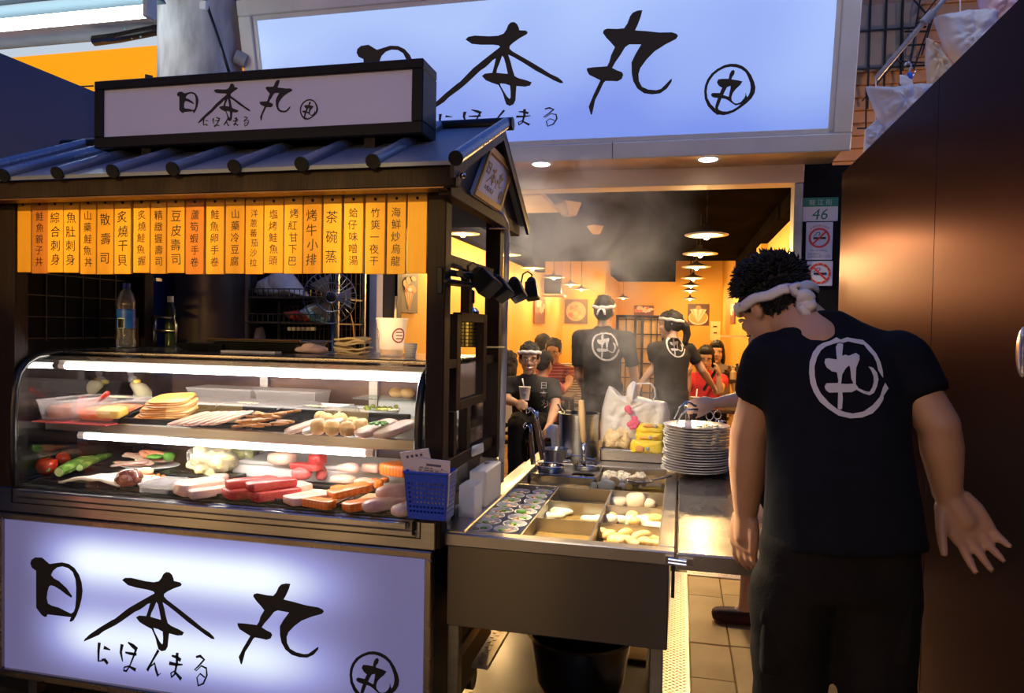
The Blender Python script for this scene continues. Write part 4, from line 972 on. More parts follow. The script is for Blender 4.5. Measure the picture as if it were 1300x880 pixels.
YEL = mat('egg_yellow', (0.85, 0.55, 0.06), 0.45, col2=(0.85, 0.62, 0.16), ns=20)
ORNG = mat('orange_roe', (0.85, 0.22, 0.02), 0.3, col2=(0.75, 0.13, 0.01), ns=60, bump=.3, bs=160)
BROWNM = mat('brown_grilled', (0.33, 0.12, 0.03), 0.35, col2=(0.55, 0.27, 0.08), ns=30)
GREENC = striped('cucumber_skin', (0.10, 0.22, 0.03), (0.25, 0.40, 0.10), 12, 0.35)
GREENH = mat('green_herb', (0.08, 0.28, 0.03), 0.5, col2=(0.16, 0.38, 0.06), ns=40)
TOMR = mat('tomato_red', (0.72, 0.055, 0.02), 0.16, coat=.3)
SQUIDS = mat('squid_sheet', (0.74, 0.62, 0.50), 0.4, col2=(0.80, 0.72, 0.62), ns=14, bump=.15)
TRANSL = glassmat('frosted_tub', (0.95, 0.93, 0.93), 0.05, 0.12, 0.12)
CLEARB = glassmat('clear_tub', (0.96, 0.97, 0.97), 0.07, 0.08, 0.26)
STEAMF = glassmat('cling_film', (0.97, 0.97, 0.97), 0.10, 0.06, 0.12)
DZ = .900
# ---------- black trays
def tray(label, cx, cy, w, d, z, group, rise=0.016, tilt=0.0):
    m = MB(); x0, x1, y0, y1 = cx - w / 2, cx + w / 2, cy - d / 2, cy + d / 2; o = .008
    m.box((x0, y0, z), (x1, y1, z + .003))
    for a in (((x0 - o, y0 - o), (x1 + o, y0)), ((x0 - o, y1), (x1 + o, y1 + o)), ((x0 - o, y0), (x0, y1)), ((x1, y0), (x1 + o, y1))):
        m.box((*a[0], z), (*a[1], z + rise))
    if tilt: m.v = [v + Vector((0, 0, tilt * (v.y - y0 + o))) for v in m.v]
    return m.build('black_tray', BLACKP, None, label=label, cat='tray', group=group, bevel=.002)
G1 = 'black trays along the front of the lower deck'
for k, lab in enumerate(('black tray under the squid sheet and octopus', 'black tray under the pale fish block', 'black tray under the red tuna blocks', 'black tray under the white fish and salmon', 'black tray under the pale pink fish at the basket')):
    xs_ = [-2.14, -1.80, -1.52, -1.24, -.955][k]; w_ = [.36, .27, .24, .27, .25][k]
    tray(lab, xs_, 2.30, w_, .22, .8965, G1)
G2 = 'black trays on the upper shelf'
for k, (pa_, pb_, lab) in enumerate(((105, 153, 'black tray under the yellow egg block'), (156, 236, 'black tray under the layered orange slices'), (240, 318, 'black tray under the brown grilled strips'), (322, 400, 'black tray under the tan scallops'), (404, 498, 'black tray under the herb topped white slab'))):
    xa, xb = atY(pa_, 545, 2.28).x, atY(pb_, 560, 2.28).x
    tray(lab, (xa + xb) / 2, 2.36, xb - xa - .018, .17, SHZ + .001, G2, .018, .22)
# white stepped riser behind the front trays
rs = MB(); rs.box((-1.72, 2.52, .897), (-.83, 2.56, .945)); rs.box((-1.72, 2.56, .897), (-.83, 2.80, .955)); rs.build('white_riser', WHITEP, None, label='long white stepped riser behind the front trays of the lower deck', cat='riser', bevel=.004)

def food(name, label, cat, shapes, group=None, parts=()):
    """shapes: list of (dims, matrix, e, amp, seed), one material"""
    mt, lst = shapes
    m = MB()
    for s in lst: sup(m, *s)
    o = m.build(name, mt, None, label=label, cat=cat, group=group, smooth=True)
    return o
def at(px, py, z): return atZ(px, py, z)
BAMB = mat('cream_bamboo_mat', (.72, .58, .36), .6, col2=(.62, .47, .26), ns=6, stretch=(1, 12, 1), bump=.2, bs=60)
for k, (xa, xb, lab) in enumerate(((-1.74, -1.60, 'cream mat strip under the thick pale fish block'), (-1.36, -1.14, 'cream mat under the pale fillets and salmon'), (-1.12, -1.00, 'cream mat at the right of the salmon pile'))):
    MB().box((xa, 2.215, .8996), (xb, 2.395, .9022)).build('bamboo_mat', BAMB, None, label=lab, cat='mat', group='cream mats in the lower deck trays')
# tomatoes
for (px, py, r, lab) in ((59.5, 603, .040, 'whole red tomato in the front left corner of the lower deck'), (77, 593, .036, 'red tomato behind the green cucumbers')):
    p = at(px, py, DZ); t = thing('tomato', lab, 'tomato', p, 'tomatoes in the lower deck')
    m = MB(); m.lathe([(0, .006), (r * .35, 0), (r * .8, r * .35), (r, r * .9), (r * .85, r * 1.45), (r * .4, r * 1.72), (r * .12, r * 1.62), (0, r * 1.6)], p, 28); m.build('flesh', TOMR, t, smooth=True)
    m = MB()
    for k in range(5):
        a = 2 * PI * k / 5; q = p + Vector((0, 0, r * 1.64)); m.tube([q, q + Vector((math.cos(a) * r * .3, math.sin(a) * r * .3, .008))], [.003, .001], 5)
    m.build('stem', GREENH, t)
# cucumbers
for (a, b_, r, lab) in (((75, 606), (128, 585), .019, 'long green cucumber lying at the front by the tomato'), ((88, 601), (112, 592), .013, 'short green cucumber between two longer ones'), ((101, 599), (140, 583), .015, 'green cucumber at the right of the bundle'), ((60, 600), (74, 594), .013, 'cucumber end behind the whole tomato')):
    pa, pb = at(*a, DZ + .015), at(*b_, DZ + .015); d = pb - pa
    if d.length > .26: pb = pa + d.normalized() * .26; d = pb - pa
    t = thing('cucumber', lab, 'cucumber', pa, 'cucumbers in the lower deck')
    up = Vector((0, 0, r))
    pts = [pa + up, pa.lerp(pb, .33) + up * 1.5, pa.lerp(pb, .66) + up * 1.6, pb + up * 1.2]
    MB().tube(pts, [r * .95, r, r, r * .7], 14).build('skin', GREENC, t, smooth=True, auto=AUTO)
    MB().tube([pts[0] - d.normalized() * .003, pts[0] + d.normalized() * .002], r * .78, 12).build('cut_end', mat('cucumber_cut', (.45, .55, .22), .4), t, smooth=True, auto=AUTO)
# squid sheet
p = at(112, 618, DZ + .004); m = MB()
m.grid(lambda u, v: p + Vector(((u - .5) * .26 + .05 * v, v * .16, .012 + .018 * math.sin(u * 3.1) * (1 - .3 * v) + .010 * noise.noise(Vector((u * 5, v * 4, 2))))) * (1) if True else None, 16, 10)
m.build('squid_sheet', SQUIDS, None, label='pale folded squid sheet at the front left of the lower deck', cat='seafood', smooth=True, solid=.008)
# packed pink slices with shrimp
p = at(176, 598, DZ); t = thing('seafood_plate', 'wrapped plate of pink slices shrimp and greens behind the octopus', 'seafood', p)
MB().lathe([(0, 0), (.10, .004), (.125, .016), (.122, .018), (.098, .008), (0, .006)], p + Vector((0, .06, 0)), 28, sx=1.05, sy=.7).build('plate', WHITEP, t, smooth=True, auto=AUTO)
random.seed(3)
for k in range(11):
    q = p + Vector((-.10 + .021 * (k % 8) + rng(-.01, .01), .01 + .05 * (k // 6) + rng(0, .03), .014 + .012 * (k // 4)))
    m = MB(); sup(m, (.085, .035, .012), MT(q, rng(-.6, .6), rng(-.2, .3), rng(-.3, .3)), .6, .006, k); m.build('slice', [PALEF, PINKF, WHITEFI][k % 3], t, smooth=True)
m = MB()
for k in range(4): sup(m, (.075, .028, .02), MT(p + Vector((-.02 + .03 * (k % 3), .05 + .01 * k, .05)), .3 * k - .5, 0, .15), .8, .006, k)
m.build('shrimp', mat('shrimp_orange', (.75, .20, .08), .3, col2=(.82, .45, .28), ns=30), t, smooth=True)
m = MB(); sup(m, (.05, .045, .035), MT(p + Vector((.085, .07, .035))), .9, .004, 2); sup(m, (.06, .03, .012), MT(p + Vector((.05, .03, .05)), .5), .7, .01, 5); m.build('greens', GREENH, t, smooth=True)
# octopus
p = at(156, 622, DZ); t = thing('octopus', 'wrapped dark red octopus ball at the front of the lower deck', 'seafood', p)
m = MB(); random.seed(5)
sup(m, (.075, .07, .06), MT(p + Vector((0, .03, 0))), .9, .01, 1)
for k in range(26):
    a, b_ = rng(0, 2 * PI), rng(.1, 1.35); r = .04
    m.ball(p + Vector((math.cos(a) * math.cos(b_) * r, .03 + math.sin(a) * math.cos(b_) * r, .025 + math.sin(b_) * r * .9)), rng(.009, .014), 8, 6)
m.build('suckers', mat('octopus_red', (.20, .035, .025), .25, col2=(.36, .09, .06), ns=30), t, smooth=True)
MB().ball(p + Vector((0, .03, .03)), (.050, .048, .042), 18, 12).build('film', glassmat('thin_film', (.98, .98, .98), .04, .08, .0), t, smooth=True)
# roe
p = at(182, 612, DZ); m = MB()
for k in range(90): m.ball(p + Vector((rng(-.045, .05), rng(0, .05), rng(.004, .022))), .0055, 6, 5)
m.build('orange_roe_heap', ORNG, None, label='heap of orange roe behind the octopus', cat='seafood', kind='stuff', smooth=True)
food('scallop_roll', 'cream roll lying on the orange roe', 'seafood', (CREAMF, [((.06, .028, .028), MT(at(184, 603, DZ + .02), .4), .8, .004, 3)]))
# white box
p = at(194, 627, DZ); t = thing('foam_box', 'small white lidded plastic box at the front of the lower deck', 'box', p)
MB().box((p.x - .06, p.y + .0, DZ), (p.x + .05, p.y + .13, DZ + .028)).build('box_body', TRANSL, t, bevel=.005)
MB().box((p.x - .063, p.y - .003, DZ + .028), (p.x + .053, p.y + .133, DZ + .034)).build('box_lid', TRANSL, t, bevel=.003)
def block(px, py, dims, yaw, mt, label, name='fish_block', z=DZ + .003, rx=0.0, e=.28, amp=.008, seed=1, cat='fish', dz=0.0):
    p = at(px, py, z); p.z += dz
    if z > 1: p.z += .012; rx = .21
    f = Matrix.Rotation(yaw, 4, 'Z') @ Vector((0, dims[1] / 2, 0))
    m = MB(); sup(m, dims, MT(p + f, yaw, rx), e, amp, seed, 24, 14)
    return m.build(name, mt, None, label=label, cat=cat, smooth=True, group='fish pieces in the lower deck' if z < 1 else 'food on the upper shelf')
block(225, 630, (.105, .15, .045), -.5, PALEF, 'thick pale pink fish block right of the white box')
block(240, 634, (.05, .15, .03), -.55, WHITEFI, 'thin white slice beside the thick pale fish block', seed=4)
block(272, 615, (.06, .06, .028), .2, PINKF, 'small pink slice behind the left tuna block', seed=5)
block(285, 634, (.10, .15, .036), -.65, TUNA, 'left red tuna block of the lower layer', seed=6)
block(318, 637, (.08, .17, .034), -.65, TUNA, 'right red tuna block of the lower layer', seed=7)
block(287, 634, (.05, .17, .03), -.7, TUNA, 'narrow red tuna bar on top at left', seed=8, dz=.034)
block(312, 637, (.065, .17, .03), -.65, TUNA, 'broad red tuna bar on top at right', seed=9, dz=.034)
block(350, 629, (.09, .13, .032), -.5, PALEF, 'pale fish fillet left of the salmon', seed=10)
block(364, 642, (.085, .15, .030), -.6, PALEF, 'pale fish fillet lapping the salmon at its left', seed=11)
block(330, 614, (.06, .06, .02), -.3, TUNA, 'small red tuna end behind the tuna blocks', seed=12)
block(398, 646, (.11, .05, .028), -.25, SALMON, 'narrow salmon block lying in front', 'salmon_block', seed=13)
block(437, 650, (.055, .15, .028), -.62, SALMON, 'salmon bar leaning at the right of the pile', 'salmon_block', seed=14)
block(418, 642, (.075, .15, .026), -.70, SALMON, 'orange salmon block on top of the pile', 'salmon_block', seed=15, dz=.030, rx=.10)
block(435, 628, (.11, .05, .024), -.1, SALMON, 'pale edged salmon block behind the pile', 'salmon_block', seed=16)
block(460, 653, (.055, .18, .042), -.62, PINKF, 'pinkish white fish loin at the left of three', seed=17, e=.6)
block(478, 648, (.052, .17, .040), -.6, PINKF, 'pinkish white fish loin on top of the other two', seed=18, e=.6, dz=.034)
block(497, 658, (.06, .19, .042), -.6, WHITEFI, 'pale fish loin nearest the blue basket', seed=19, e=.6)
# back rows
RZ1 = .948; RZ2 = .958
block(348, 592, (.12, .08, .05), -.2, PALEF, 'pink fish piece at the left of the white riser', z=RZ2, seed=20, e=.7)
block(383, 598, (.13, .05, .025), -.15, TUNA, 'long dark red tuna slice on the riser', z=RZ2, seed=21)
block(395, 593, (.07, .06, .05), -.4, TUNA, 'thick dark red tuna piece behind the long slice', z=RZ2, seed=22, e=.6)
block(436, 602, (.10, .06, .035), -.2, PINKF, 'cream and pink shellfish on the riser', z=RZ2, seed=23, e=.8, amp=.014)
block(468, 600, (.07, .07, .03), -.2, PALEF, 'pale slice left of the rear salmon', z=RZ2, seed=24)
block(496, 606, (.12, .08, .045), -.3, SALMON, 'striped salmon block at the right end of the riser', 'salmon_block', z=RZ2, seed=25)
block(381, 612, (.075, .05, .045), .1, mat('tuna_bright', (.60, .09, .09), .28, col2=(.66, .2, .18), ns=40), 'curled bright red tuna slices before the riser', z=DZ + .02, seed=26, e=.8, amp=.016)
block(405, 610, (.04, .05, .05), .2, mat('tuna_bright', (.6, .1, .1)), 'small red tuna curl right of the curled slices', z=DZ + .02, seed=27, e=.7, amp=.012)
block(428, 616, (.10, .06, .03), -.2, PALEF, 'pale pink slices before the riser', z=DZ + .02, seed=28, e=.6, amp=.012)
block(458, 618, (.09, .06, .022), -.2, WHITEFI, 'white slices left of the orange bits', z=DZ + .02, seed=29, e=.6)
for k, (px, py) in enumerate(((473, 617), (481, 621), (492, 615), (486, 619))):
    block(px, py, (.03, .03, .026), .5 * k, SALMON, 'orange salmon bit before the rear salmon, ' + ['leftmost', 'front one', 'rightmost', 'middle one'][k], 'salmon_bit', z=DZ + .02, seed=30 + k, e=.6)
# shredded radish bags
def foodbag(px, py, w, h, d, mt, label, seed):
    p = at(px, py, DZ + .02); t = thing('vegetable_bag', label, 'bag', p, 'bags of shredded vegetables')
    m = MB(); sup(m, (w, d, h), MT(p + Vector((0, d / 2, 0))), .75, .034, seed, 48, 30, 34); m.build('shreds', mt, t, smooth=True)
    m = MB(); sup(m, (w * 1.14, d * 1.1, h * 1.14), MT(p + Vector((0, d / 2, -.001))), .7, .022, seed + 3, 40, 24, 22); m.build('bag_film', STEAMF, t, smooth=True)
foodbag(258, 602, .17, .085, .10, mat('shredded_radish', (.78, .66, .26), .5, col2=(.82, .76, .48), ns=60, bump=.5, bs=120), 'bag of pale yellow shredded radish on a black tray', 3)
foodbag(295, 592, .13, .07, .09, mat('shredded_cabbage', (.50, .52, .18), .5, col2=(.62, .64, .34), ns=60, bump=.5, bs=120), 'bag of greenish shredded cabbage behind the radish bag', 7)
MB().box((at(250, 604, DZ).x - .14, 2.42, .90), (at(290, 604, DZ).x + .08, 2.515, .915)).build('black_tray', BLACKP, None, label='black tray under the shredded radish bag', cat='tray', bevel=.003)

# ---------- upper shelf
UZ = SHZ + .006
def tub(x0, x1, y0, y1, z, h, label, fill=None, fh=.5, mt=TRANSL, lid=False, name='plastic_tub', grp='translucent tubs on the upper shelf'):
    t = thing(name, label, 'tub', ((x0 + x1) / 2, (y0 + y1) / 2, z), grp); e = .012
    m = MB(); a = [(x0 + e, y0 + e, z), (x1 - e, y0 + e, z), (x1 - e, y1 - e, z), (x0 + e, y1 - e, z)]; b_ = [(x0, y0, z + h), (x1, y0, z + h), (x1, y1, z + h), (x0, y1, z + h)]
    m.add(a + b_, [(0, 1, 2, 3), (0, 1, 5, 4), (1, 2, 6, 5), (2, 3, 7, 6), (3, 0, 4, 7)]); m.build('tub_wall', mt, t)
    m = MB(); w = .004
    m.tube([Vector(q) for q in b_ + b_[:1]], w, 6); m.build('tub_rim', mt, t)
    if fill:
        m = MB(); sup(m, (x1 - x0 - 2.6 * e, y1 - y0 - 2.6 * e, h * fh), MT(Vector(((x0 + x1) / 2, (y0 + y1) / 2, z + .002))), .3, .008, 3, 24, 12, 20); m.build('filling', fill, t, smooth=True)
    if lid: MB().box((x0 - .004, y0 - .004, z + h), (x1 + .004, y1 + .004, z + h + .006)).build('tub_lid', mt, t, bevel=.002)
    return t
tub(-2.338, -2.215, 2.215, 2.48, UZ - .005, .075, 'translucent tub of brown slices at the left end of the shelf', mat('brown_slices', (.30, .10, .05), .4, col2=(.45, .18, .10), ns=14), .72)
tub(-2.205, -2.03, 2.225, 2.48, UZ - .005, .075, 'translucent tub of bright orange roe on the shelf', ORNG, .62)
MB().box((-2.345, 2.20, SHZ - .004), (-2.02, 2.26, SHZ + .0005)).build('red_mat', mat('red_sheet', (.45, .06, .06), .4), None, label='red sheet edge under the two left tubs', cat='mat')
block(136, 534, (.095, .06, .032), .05, YEL, 'yellow egg block on the shelf', 'egg_block', z=UZ + .004, seed=40, e=.3, cat='food')
# layered orange slices
p = at(196, 536, UZ + .005); t = thing('omelette_slices', 'fanned stack of orange layered slices on the shelf', 'food', p, 'food on the upper shelf')
for k in range(8):
    m = MB(); sup(m, (.215 - .008 * k, .13, .011), MT(p + Vector((-.012 + .006 * (k % 3), .075 + .004 * k, .018 + .0078 * k)), .10 + .03 * (k % 3), .22, -.05), .5, .010, 50 + k, 28, 8)
    m.build('slice', [mat('slice_orange', (.80, .27, .03), .4, col2=(.82, .45, .16), ns=24, bump=.3, bs=50), mat('slice_orange', (.8, .3, .05)), mat('slice_peach', (.80, .42, .17), .4)][k % 3], t, smooth=True)
p = at(250, 545, UZ + .005); t = thing('pink_slices', 'flat fanned pink slices right of the orange stack', 'food', p, 'food on the upper shelf')
for k in range(6):
    m = MB(); sup(m, (.085, .15, .011), MT(p + Vector((-.09 + .034 * k, .08, .018 + .002 * k)), -.5, .24, -.12), .5, .008, 60 + k, 20, 8); m.build('slice', [PALEF, WHITEFI][k % 2], t, smooth=True)
p = at(325, 549, UZ + .005); t = thing('grilled_strips', 'pile of glossy brown grilled strips on the shelf', 'food', p, 'food on the upper shelf')
random.seed(9)
for k in range(26):
    m = MB(); sup(m, (rng(.05, .085), .016, .009), MT(p + Vector((rng(-.075, .075), (yy_ := rng(.0, .13)), .010 + .22 * yy_ + .009 * (k // 10))), rng(-.7, .4), rng(.0, .4), rng(-.15, .15)), .6, .005, k, 12, 6); m.build('strip', [BROWNM, mat('grilled_pale', (.55, .28, .09), .35)][k % 2], t, smooth=True)
block(362, 551, (.06, .15, .018), -.5, WHITEFI, 'white fish fillet left of the silver skinned one', 'fish_fillet', z=UZ + .004, seed=70, e=.5)
block(385, 552, (.05, .16, .024), -.55, mat('silver_skin', (.62, .60, .56), .2, .3, col2=(.75, .7, .6), ns=10), 'silver skinned fish fillet beside the tan scallops', 'fish_fillet', z=UZ + .004, seed=71, e=.6)
for k, (px, py, r) in enumerate(((400, 553, .026), (418, 555, .026), (437, 556, .027), (411, 545, .025), (428, 546, .026), (444, 548, .024), (452, 550, .023), (458, 548, .020), (404, 543, .022))):
    p = at(px, py, UZ + .004); p.z += .22 * max(0, p.y - 2.29); m = MB(); sup(m, (r * 2, r * 1.9, r * 2.0), MT(p + Vector((0, r * .8, 0)), .3 * k), .85, .003, 80 + k, 20, 12)
    m.build('scallop', TAN, None, label='plump tan scallop in the heap on the shelf, ' + ['front left', 'front centre', 'front right', 'second row left', 'second row centre', 'second row right', 'third from the right end', 'small one at the right end', 'back left'][k], cat='scallop', group='tan scallops on the shelf', smooth=True)
p = at(480, 560, UZ + .004); t = thing('fish_slab', 'white fish slab with a green herb sprig at the right of the shelf', 'fish', p, 'food on the upper shelf')
for k in range(2):
    m = MB(); sup(m, (.075, .16, .026), MT(p + Vector((-.04 + .065 * k, .085, .016)), -.5, .22), .5, .008, 90 + k); m.build('slab', WHITEFI, t, smooth=True)
m = MB()
for k in range(9): sup(m, (.022, .016, .008), MT(p + Vector((-.02 + rng(-.02, .03), .04 + rng(-.02, .04), .046)), rng(0, 3), rng(-.5, .5), 0), .8, .004, k, 10, 6)
m.build('herb', GREENH, t, smooth=True)
# rear tubs
for (px0, px1, h, fill, fh, lab, lid) in ((232, 292, .05, WHITEFI, .5, 'clear tub of white slices behind the orange stack', True), (296, 338, .05, PALEF, .5, 'clear lidded tub with an orange spot behind the pink slices', True), (340, 384, .05, WHITEFI, .45, 'clear tub behind the grilled strips', True), (388, 432, .05, CREAMF, .4, 'clear tub behind the scallops', False), (436, 478, .045, GREENH, .35, 'clear tub of greens left of the wrapped bowl', False)):
    a, b_ = atY(px0, 520, 2.62).x, atY(px1, 520, 2.62).x
    tub(a, b_, 2.52, 2.74, UZ - .005, h, lab, fill, fh, CLEARB, lid)
for (px0, px1, lab) in ((250, 330, 'long clear lidded tub at the back of the shelf'), (335, 410, 'wide clear lidded tub at the back right of the shelf')):
    a, b_ = atY(px0, 505, 2.85).x, atY(px1, 505, 2.85).x
    tub(a, b_, 2.78, 2.92, UZ - .005, .085, lab, PALEF, .5, CLEARB, True)
p = Vector((atY(482, 530, 2.60).x, 2.60, UZ)); t = thing('olive_bowl', 'film wrapped white bowl of green olives on the shelf', 'bowl', p)
MB().lathe([(0, .004), (.04, 0), (.07, .035), (.078, .05), (.074, .05), (.0, .02)], p, 24).build('bowl', WHITEP, t, smooth=True, auto=AUTO)
for k in range(16):
    m = MB(); m.ball(p + Vector((rng(-.05, .05), rng(-.05, .05), .05 + rng(0, .008))), (.010, .009, .008), 10, 7); m.build('olive', mat('olive_green', (.22, .26, .04), .3), t, smooth=True)
for k, px in enumerate((503, 517)):
    p = Vector((atY(px, 512, 2.86).x, 2.86, SHZ + .075)); m = MB(); m.ball(p + Vector((0, 0, .022)), (.032, .03, .022), 16, 10)
    m.build('cream_bun', TAN, None, label=('left' if k == 0 else 'right') + ' of two tan buns on the glass ledge at the back right', cat='bun', group='buns at the back right of the case', smooth=True)
MB().box((atY(455, 512, 2.86).x, 2.80, SHZ + .068), (-.83, 2.95, SHZ + .074)).build('glass_ledge', glassmat('green_glass', (.8, .92, .88), .1, .03, .1), None, label='small glass ledge carrying the tan buns', cat='shelf')
MB().box((atY(455, 512, 2.86).x + .1, 2.84, SHZ + .001), (-.86, 2.94, SHZ + .0675)).build('white_carton', WHITEP, None, label='white carton under the glass ledge in the case', cat='carton')
# piping bags
for (a, b_, cc, lab) in (((78, 505), (128, 488), (.80, .66, .42), 'cream sauce piping bag at the left of the shelf'), ((160, 502), (178, 488), (.66, .60, .38), 'pale green sauce bag standing behind the orange stack')):
    pa, pb = atY(*a, 2.62), atY(*b_, 2.60); d = (pb - pa); t = thing('sauce_bag', lab, 'bag', pa, 'sauce bags on the shelf')
    pts = [pa.lerp(pb, s) for s in (0, .2, .5, .8, 1.0)]
    if a[0] > 150: pts = [atY(182, 514, 2.66), atY(181, 506, 2.66), atY(181, 499, 2.65), atY(178, 494, 2.64), atY(168, 487, 2.64)]; pts = pts
    MB().tube(pts, [.028, .036, .038, .03, .014], 16).build('bag_body', mat('sauce_' + lab[:5], cc, .35, sss=.2), t, smooth=True)
    e = pts[-1]; m = MB(); sup(m, (.04, .03, .03), MT(e), .9, .012, 3); sup(m, (.03, .03, .05), MT(e + Vector((-.008, 0, .03))), .9, .012, 4); m.build('bag_knot', TRANSL, t, smooth=True)
    m = MB(); sup(m, (.03, .03, .022), MT(e + Vector((.028, -.005, .0))), .9, .003, 4); m.build('yellow_tie', YEL, t, smooth=True)
m = MB(); m.tube([atY(121, 513, 2.40), atY(137, 499, 2.38)], [.006, .010], 8); m.build('red_ladle_handle', mat('red_plastic', (.5, .04, .03), .3), None, label='red ladle handle leaning out of the roe tub', cat='ladle', smooth=True)

# ---------- things on the case lid
LZ = 1.387
p = atZ(160, 446, LZ); p.y = max(2.45, min(p.y, 2.9)); p = Vector((atY(160, 444, 2.70).x, 2.70, LZ))
S = (atY(160, 360, 2.70).z - LZ)
t = thing('water_bottle', 'clear plastic water bottle with blue label and cap on the display case', 'bottle', p)
pr = [(0, .0), (.034, .0), (.040, .02), (.041, .10), (.037, .16), (.036, .22), (.038, .30), (.038, .55), (.036, .60), (.038, .66), (.036, .75), (.026, .86), (.014, .915), (.013, .955), (0, .955)]
k_ = .041 * S / .29
MB().lathe([(r * S / .29, z * S) for r, z in pr], p, 28).build('bottle_body', glassmat('bottle_pet', (.90, .92, .94), .10, .03, .06), t, smooth=True)
MB().lathe([(.0378 * S / .29, .30 * S), (.0388 * S / .29, .302 * S), (.0388 * S / .29, .60 * S), (.0378 * S / .29, .602 * S)], p, 28).build('label_sleeve', mat('label_blue', (.01, .06, .55), .35, col2=(.02, .13, .62), ns=30), t, smooth=True, auto=AUTO)
m = MB(); r = .0395 * S / .29
for k in range(9):
    a = -PI / 2 + .12 + (k - 4) * .075; c = p + Vector((math.cos(a) * r, math.sin(a) * r, .31 * S)); m.bar(c, c + Z_ * .14 * S, .0022 if k % 2 else .0035, .0006, up=(math.cos(a), math.sin(a), 0))
m.build('barcode', BLACK, t)
m = MB(); m.add([p + Vector((math.cos(-PI / 2 + .12 + s * .40) * r * .998, math.sin(-PI / 2 + .12 + s * .40) * r * .998, z * S)) for s, z in ((-1, .305), (-.5, .305), (0, .305), (.5, .305), (1, .305), (1, .46), (.5, .46), (0, .46), (-.5, .46), (-1, .46))], [(0, 1, 8, 9), (1, 2, 7, 8), (2, 3, 6, 7), (3, 4, 5, 6)]); m.build('barcode_patch', WHITEP, t, smooth=True)
MB().lathe([(.0155 * S / .29, .92 * S), (.0165 * S / .29, .925 * S), (.0165 * S / .29, 1.0 * S), (.014 * S / .29, 1.005 * S), (0, 1.005 * S)], p, 20).build('cap', mat('cap_blue', (.02, .05, .5), .35), t, smooth=True, auto=AUTO)
def lidp(px, Y): return Vector((atY(px, 446, Y).x, Y, LZ))
a, b_ = lidp(240, 2.7), lidp(296, 2.7)
MB().hexa([(a.x + .03, 2.62, LZ), (b_.x, 2.62, LZ), (b_.x, 2.82, LZ), (a.x + .03, 2.82, LZ), (a.x, 2.60, LZ + .03), (b_.x + .02, 2.60, LZ + .03), (b_.x + .02, 2.84, LZ + .03), (a.x, 2.84, LZ + .03)]).build('black_dish', BLACKP, None, label='small black dish at the left of the dish pile on the case', cat='dish', bevel=.003)
a, b_ = lidp(284, 2.72), lidp(398, 2.72)
t = thing('black_platter', 'wide black platters piled on the display case lid', 'platter', ((a.x + b_.x) / 2, 2.74, LZ), 'platters on the case')
MB().hexa([(a.x + .06, 2.64, LZ + .001), (b_.x - .05, 2.64, LZ + .001), (b_.x - .05, 2.84, LZ + .001), (a.x + .06, 2.84, LZ + .001), (a.x + .02, 2.61, LZ + .038), (b_.x - .01, 2.61, LZ + .038), (b_.x - .01, 2.87, LZ + .038), (a.x + .02, 2.87, LZ + .038)]).build('lower_platter', BLACKP, t, bevel=.003)
MB().box((a.x, 2.60, LZ + .040), (b_.x + .005, 2.88, LZ + .050)).build('upper_platter', BLACKP, t, bevel=.004)
m = MB(); m.tube([(a.x, 2.60, LZ + .051), (b_.x + .005, 2.60, LZ + .051)], .003, 6); m.build('gilt_edge', mat('gilt', (.45, .26, .1), .3, .8), t)
a, b_ = lidp(286, 2.56), lidp(354, 2.56)
MB().box((a.x, 2.53, LZ), (b_.x, 2.58, LZ + .008)).build('paper_pad', WHITEP, None, label='long white paper pad lying before the platters', cat='paper')
m = MB(); p = lidp(395, 2.66); sup(m, (.13, .08, .03), MT(p), .8, .02, 3); sup(m, (.06, .06, .035), MT(p + Vector((.0, 0, .005))), .8, .02, 8); m.build('crumpled_tissue', mat('pinkish_tissue', (.70, .60, .62), .6, col2=(.62, .42, .48), ns=12), None, label='crumpled white and pink tissue right of the platters', cat='tissue', smooth=True)
p = lidp(448, 2.68); t = thing('napkin_stack', 'untidy pile of folded beige napkins on the display case', 'napkins', p)
random.seed(12)
for k in range(6):
    m = MB(); z = .003 + .0125 * k; w = rng(.115, .14)
    ox, oy, yw = rng(-.012, .012), rng(-.01, .01), rng(-.25, .25)
    M = MT(p + Vector((ox, oy, z)), yw)
    m.grid(lambda u, v: M @ Vector(((u - .5) * w, (v - .5) * .09, .006 * noise.noise(Vector((u * 4, v * 3, k * 3.3))) + .005 * math.sin(u * 5 + k))), 12, 8)
    m.build('napkin', mat('beige_napkin', (.72, .60, .40), .7, col2=(.66, .52, .33), ns=14), t, smooth=True, solid=.007)
MB().tube([p + Vector((.005, 0, .07)), p + Vector((.0, .0, .12)), p + Vector((-.012, 0, .165))], [.003, .003, .002], 6).build('bamboo_skewer', mat('twig', (.35, .16, .06), .5), None, label='thin brown skewer standing behind the napkins', cat='skewer')
p = lidp(497, 2.62); p = Vector((atY(497, 455, 2.60).x, 2.60, LZ)); h = atY(497, 404, 2.60).z - LZ
t = thing('drink_cup', 'tall translucent takeaway cup with straw on the case lid', 'cup', p)
MB().lathe([(0, 0), (.040, 0), (.042, .004), (.058, h - .008), (.062, h - .004), (.062, h), (.055, h), (.040, .006), (0, .006)], p, 28).build('cup_wall', glassmat('cup_frost', (.95, .93, .90), .05, .2, .55), t, smooth=True, auto=AUTO)
MB().lathe([(0, .007), (.0395, .007), (.0425, h * .18), (0, h * .18)], p, 24).build('tea', mat('amber_tea', (.80, .52, .10), .2), t, smooth=True, auto=AUTO)
MB().tube([p + Vector((.01, 0, .01)), p + Vector((.012, .01, h + .085))], .005, 10).build('straw', mat('pale_straw', (.75, .7, .6), .4), t, smooth=True, auto=AUTO)
m = MB()
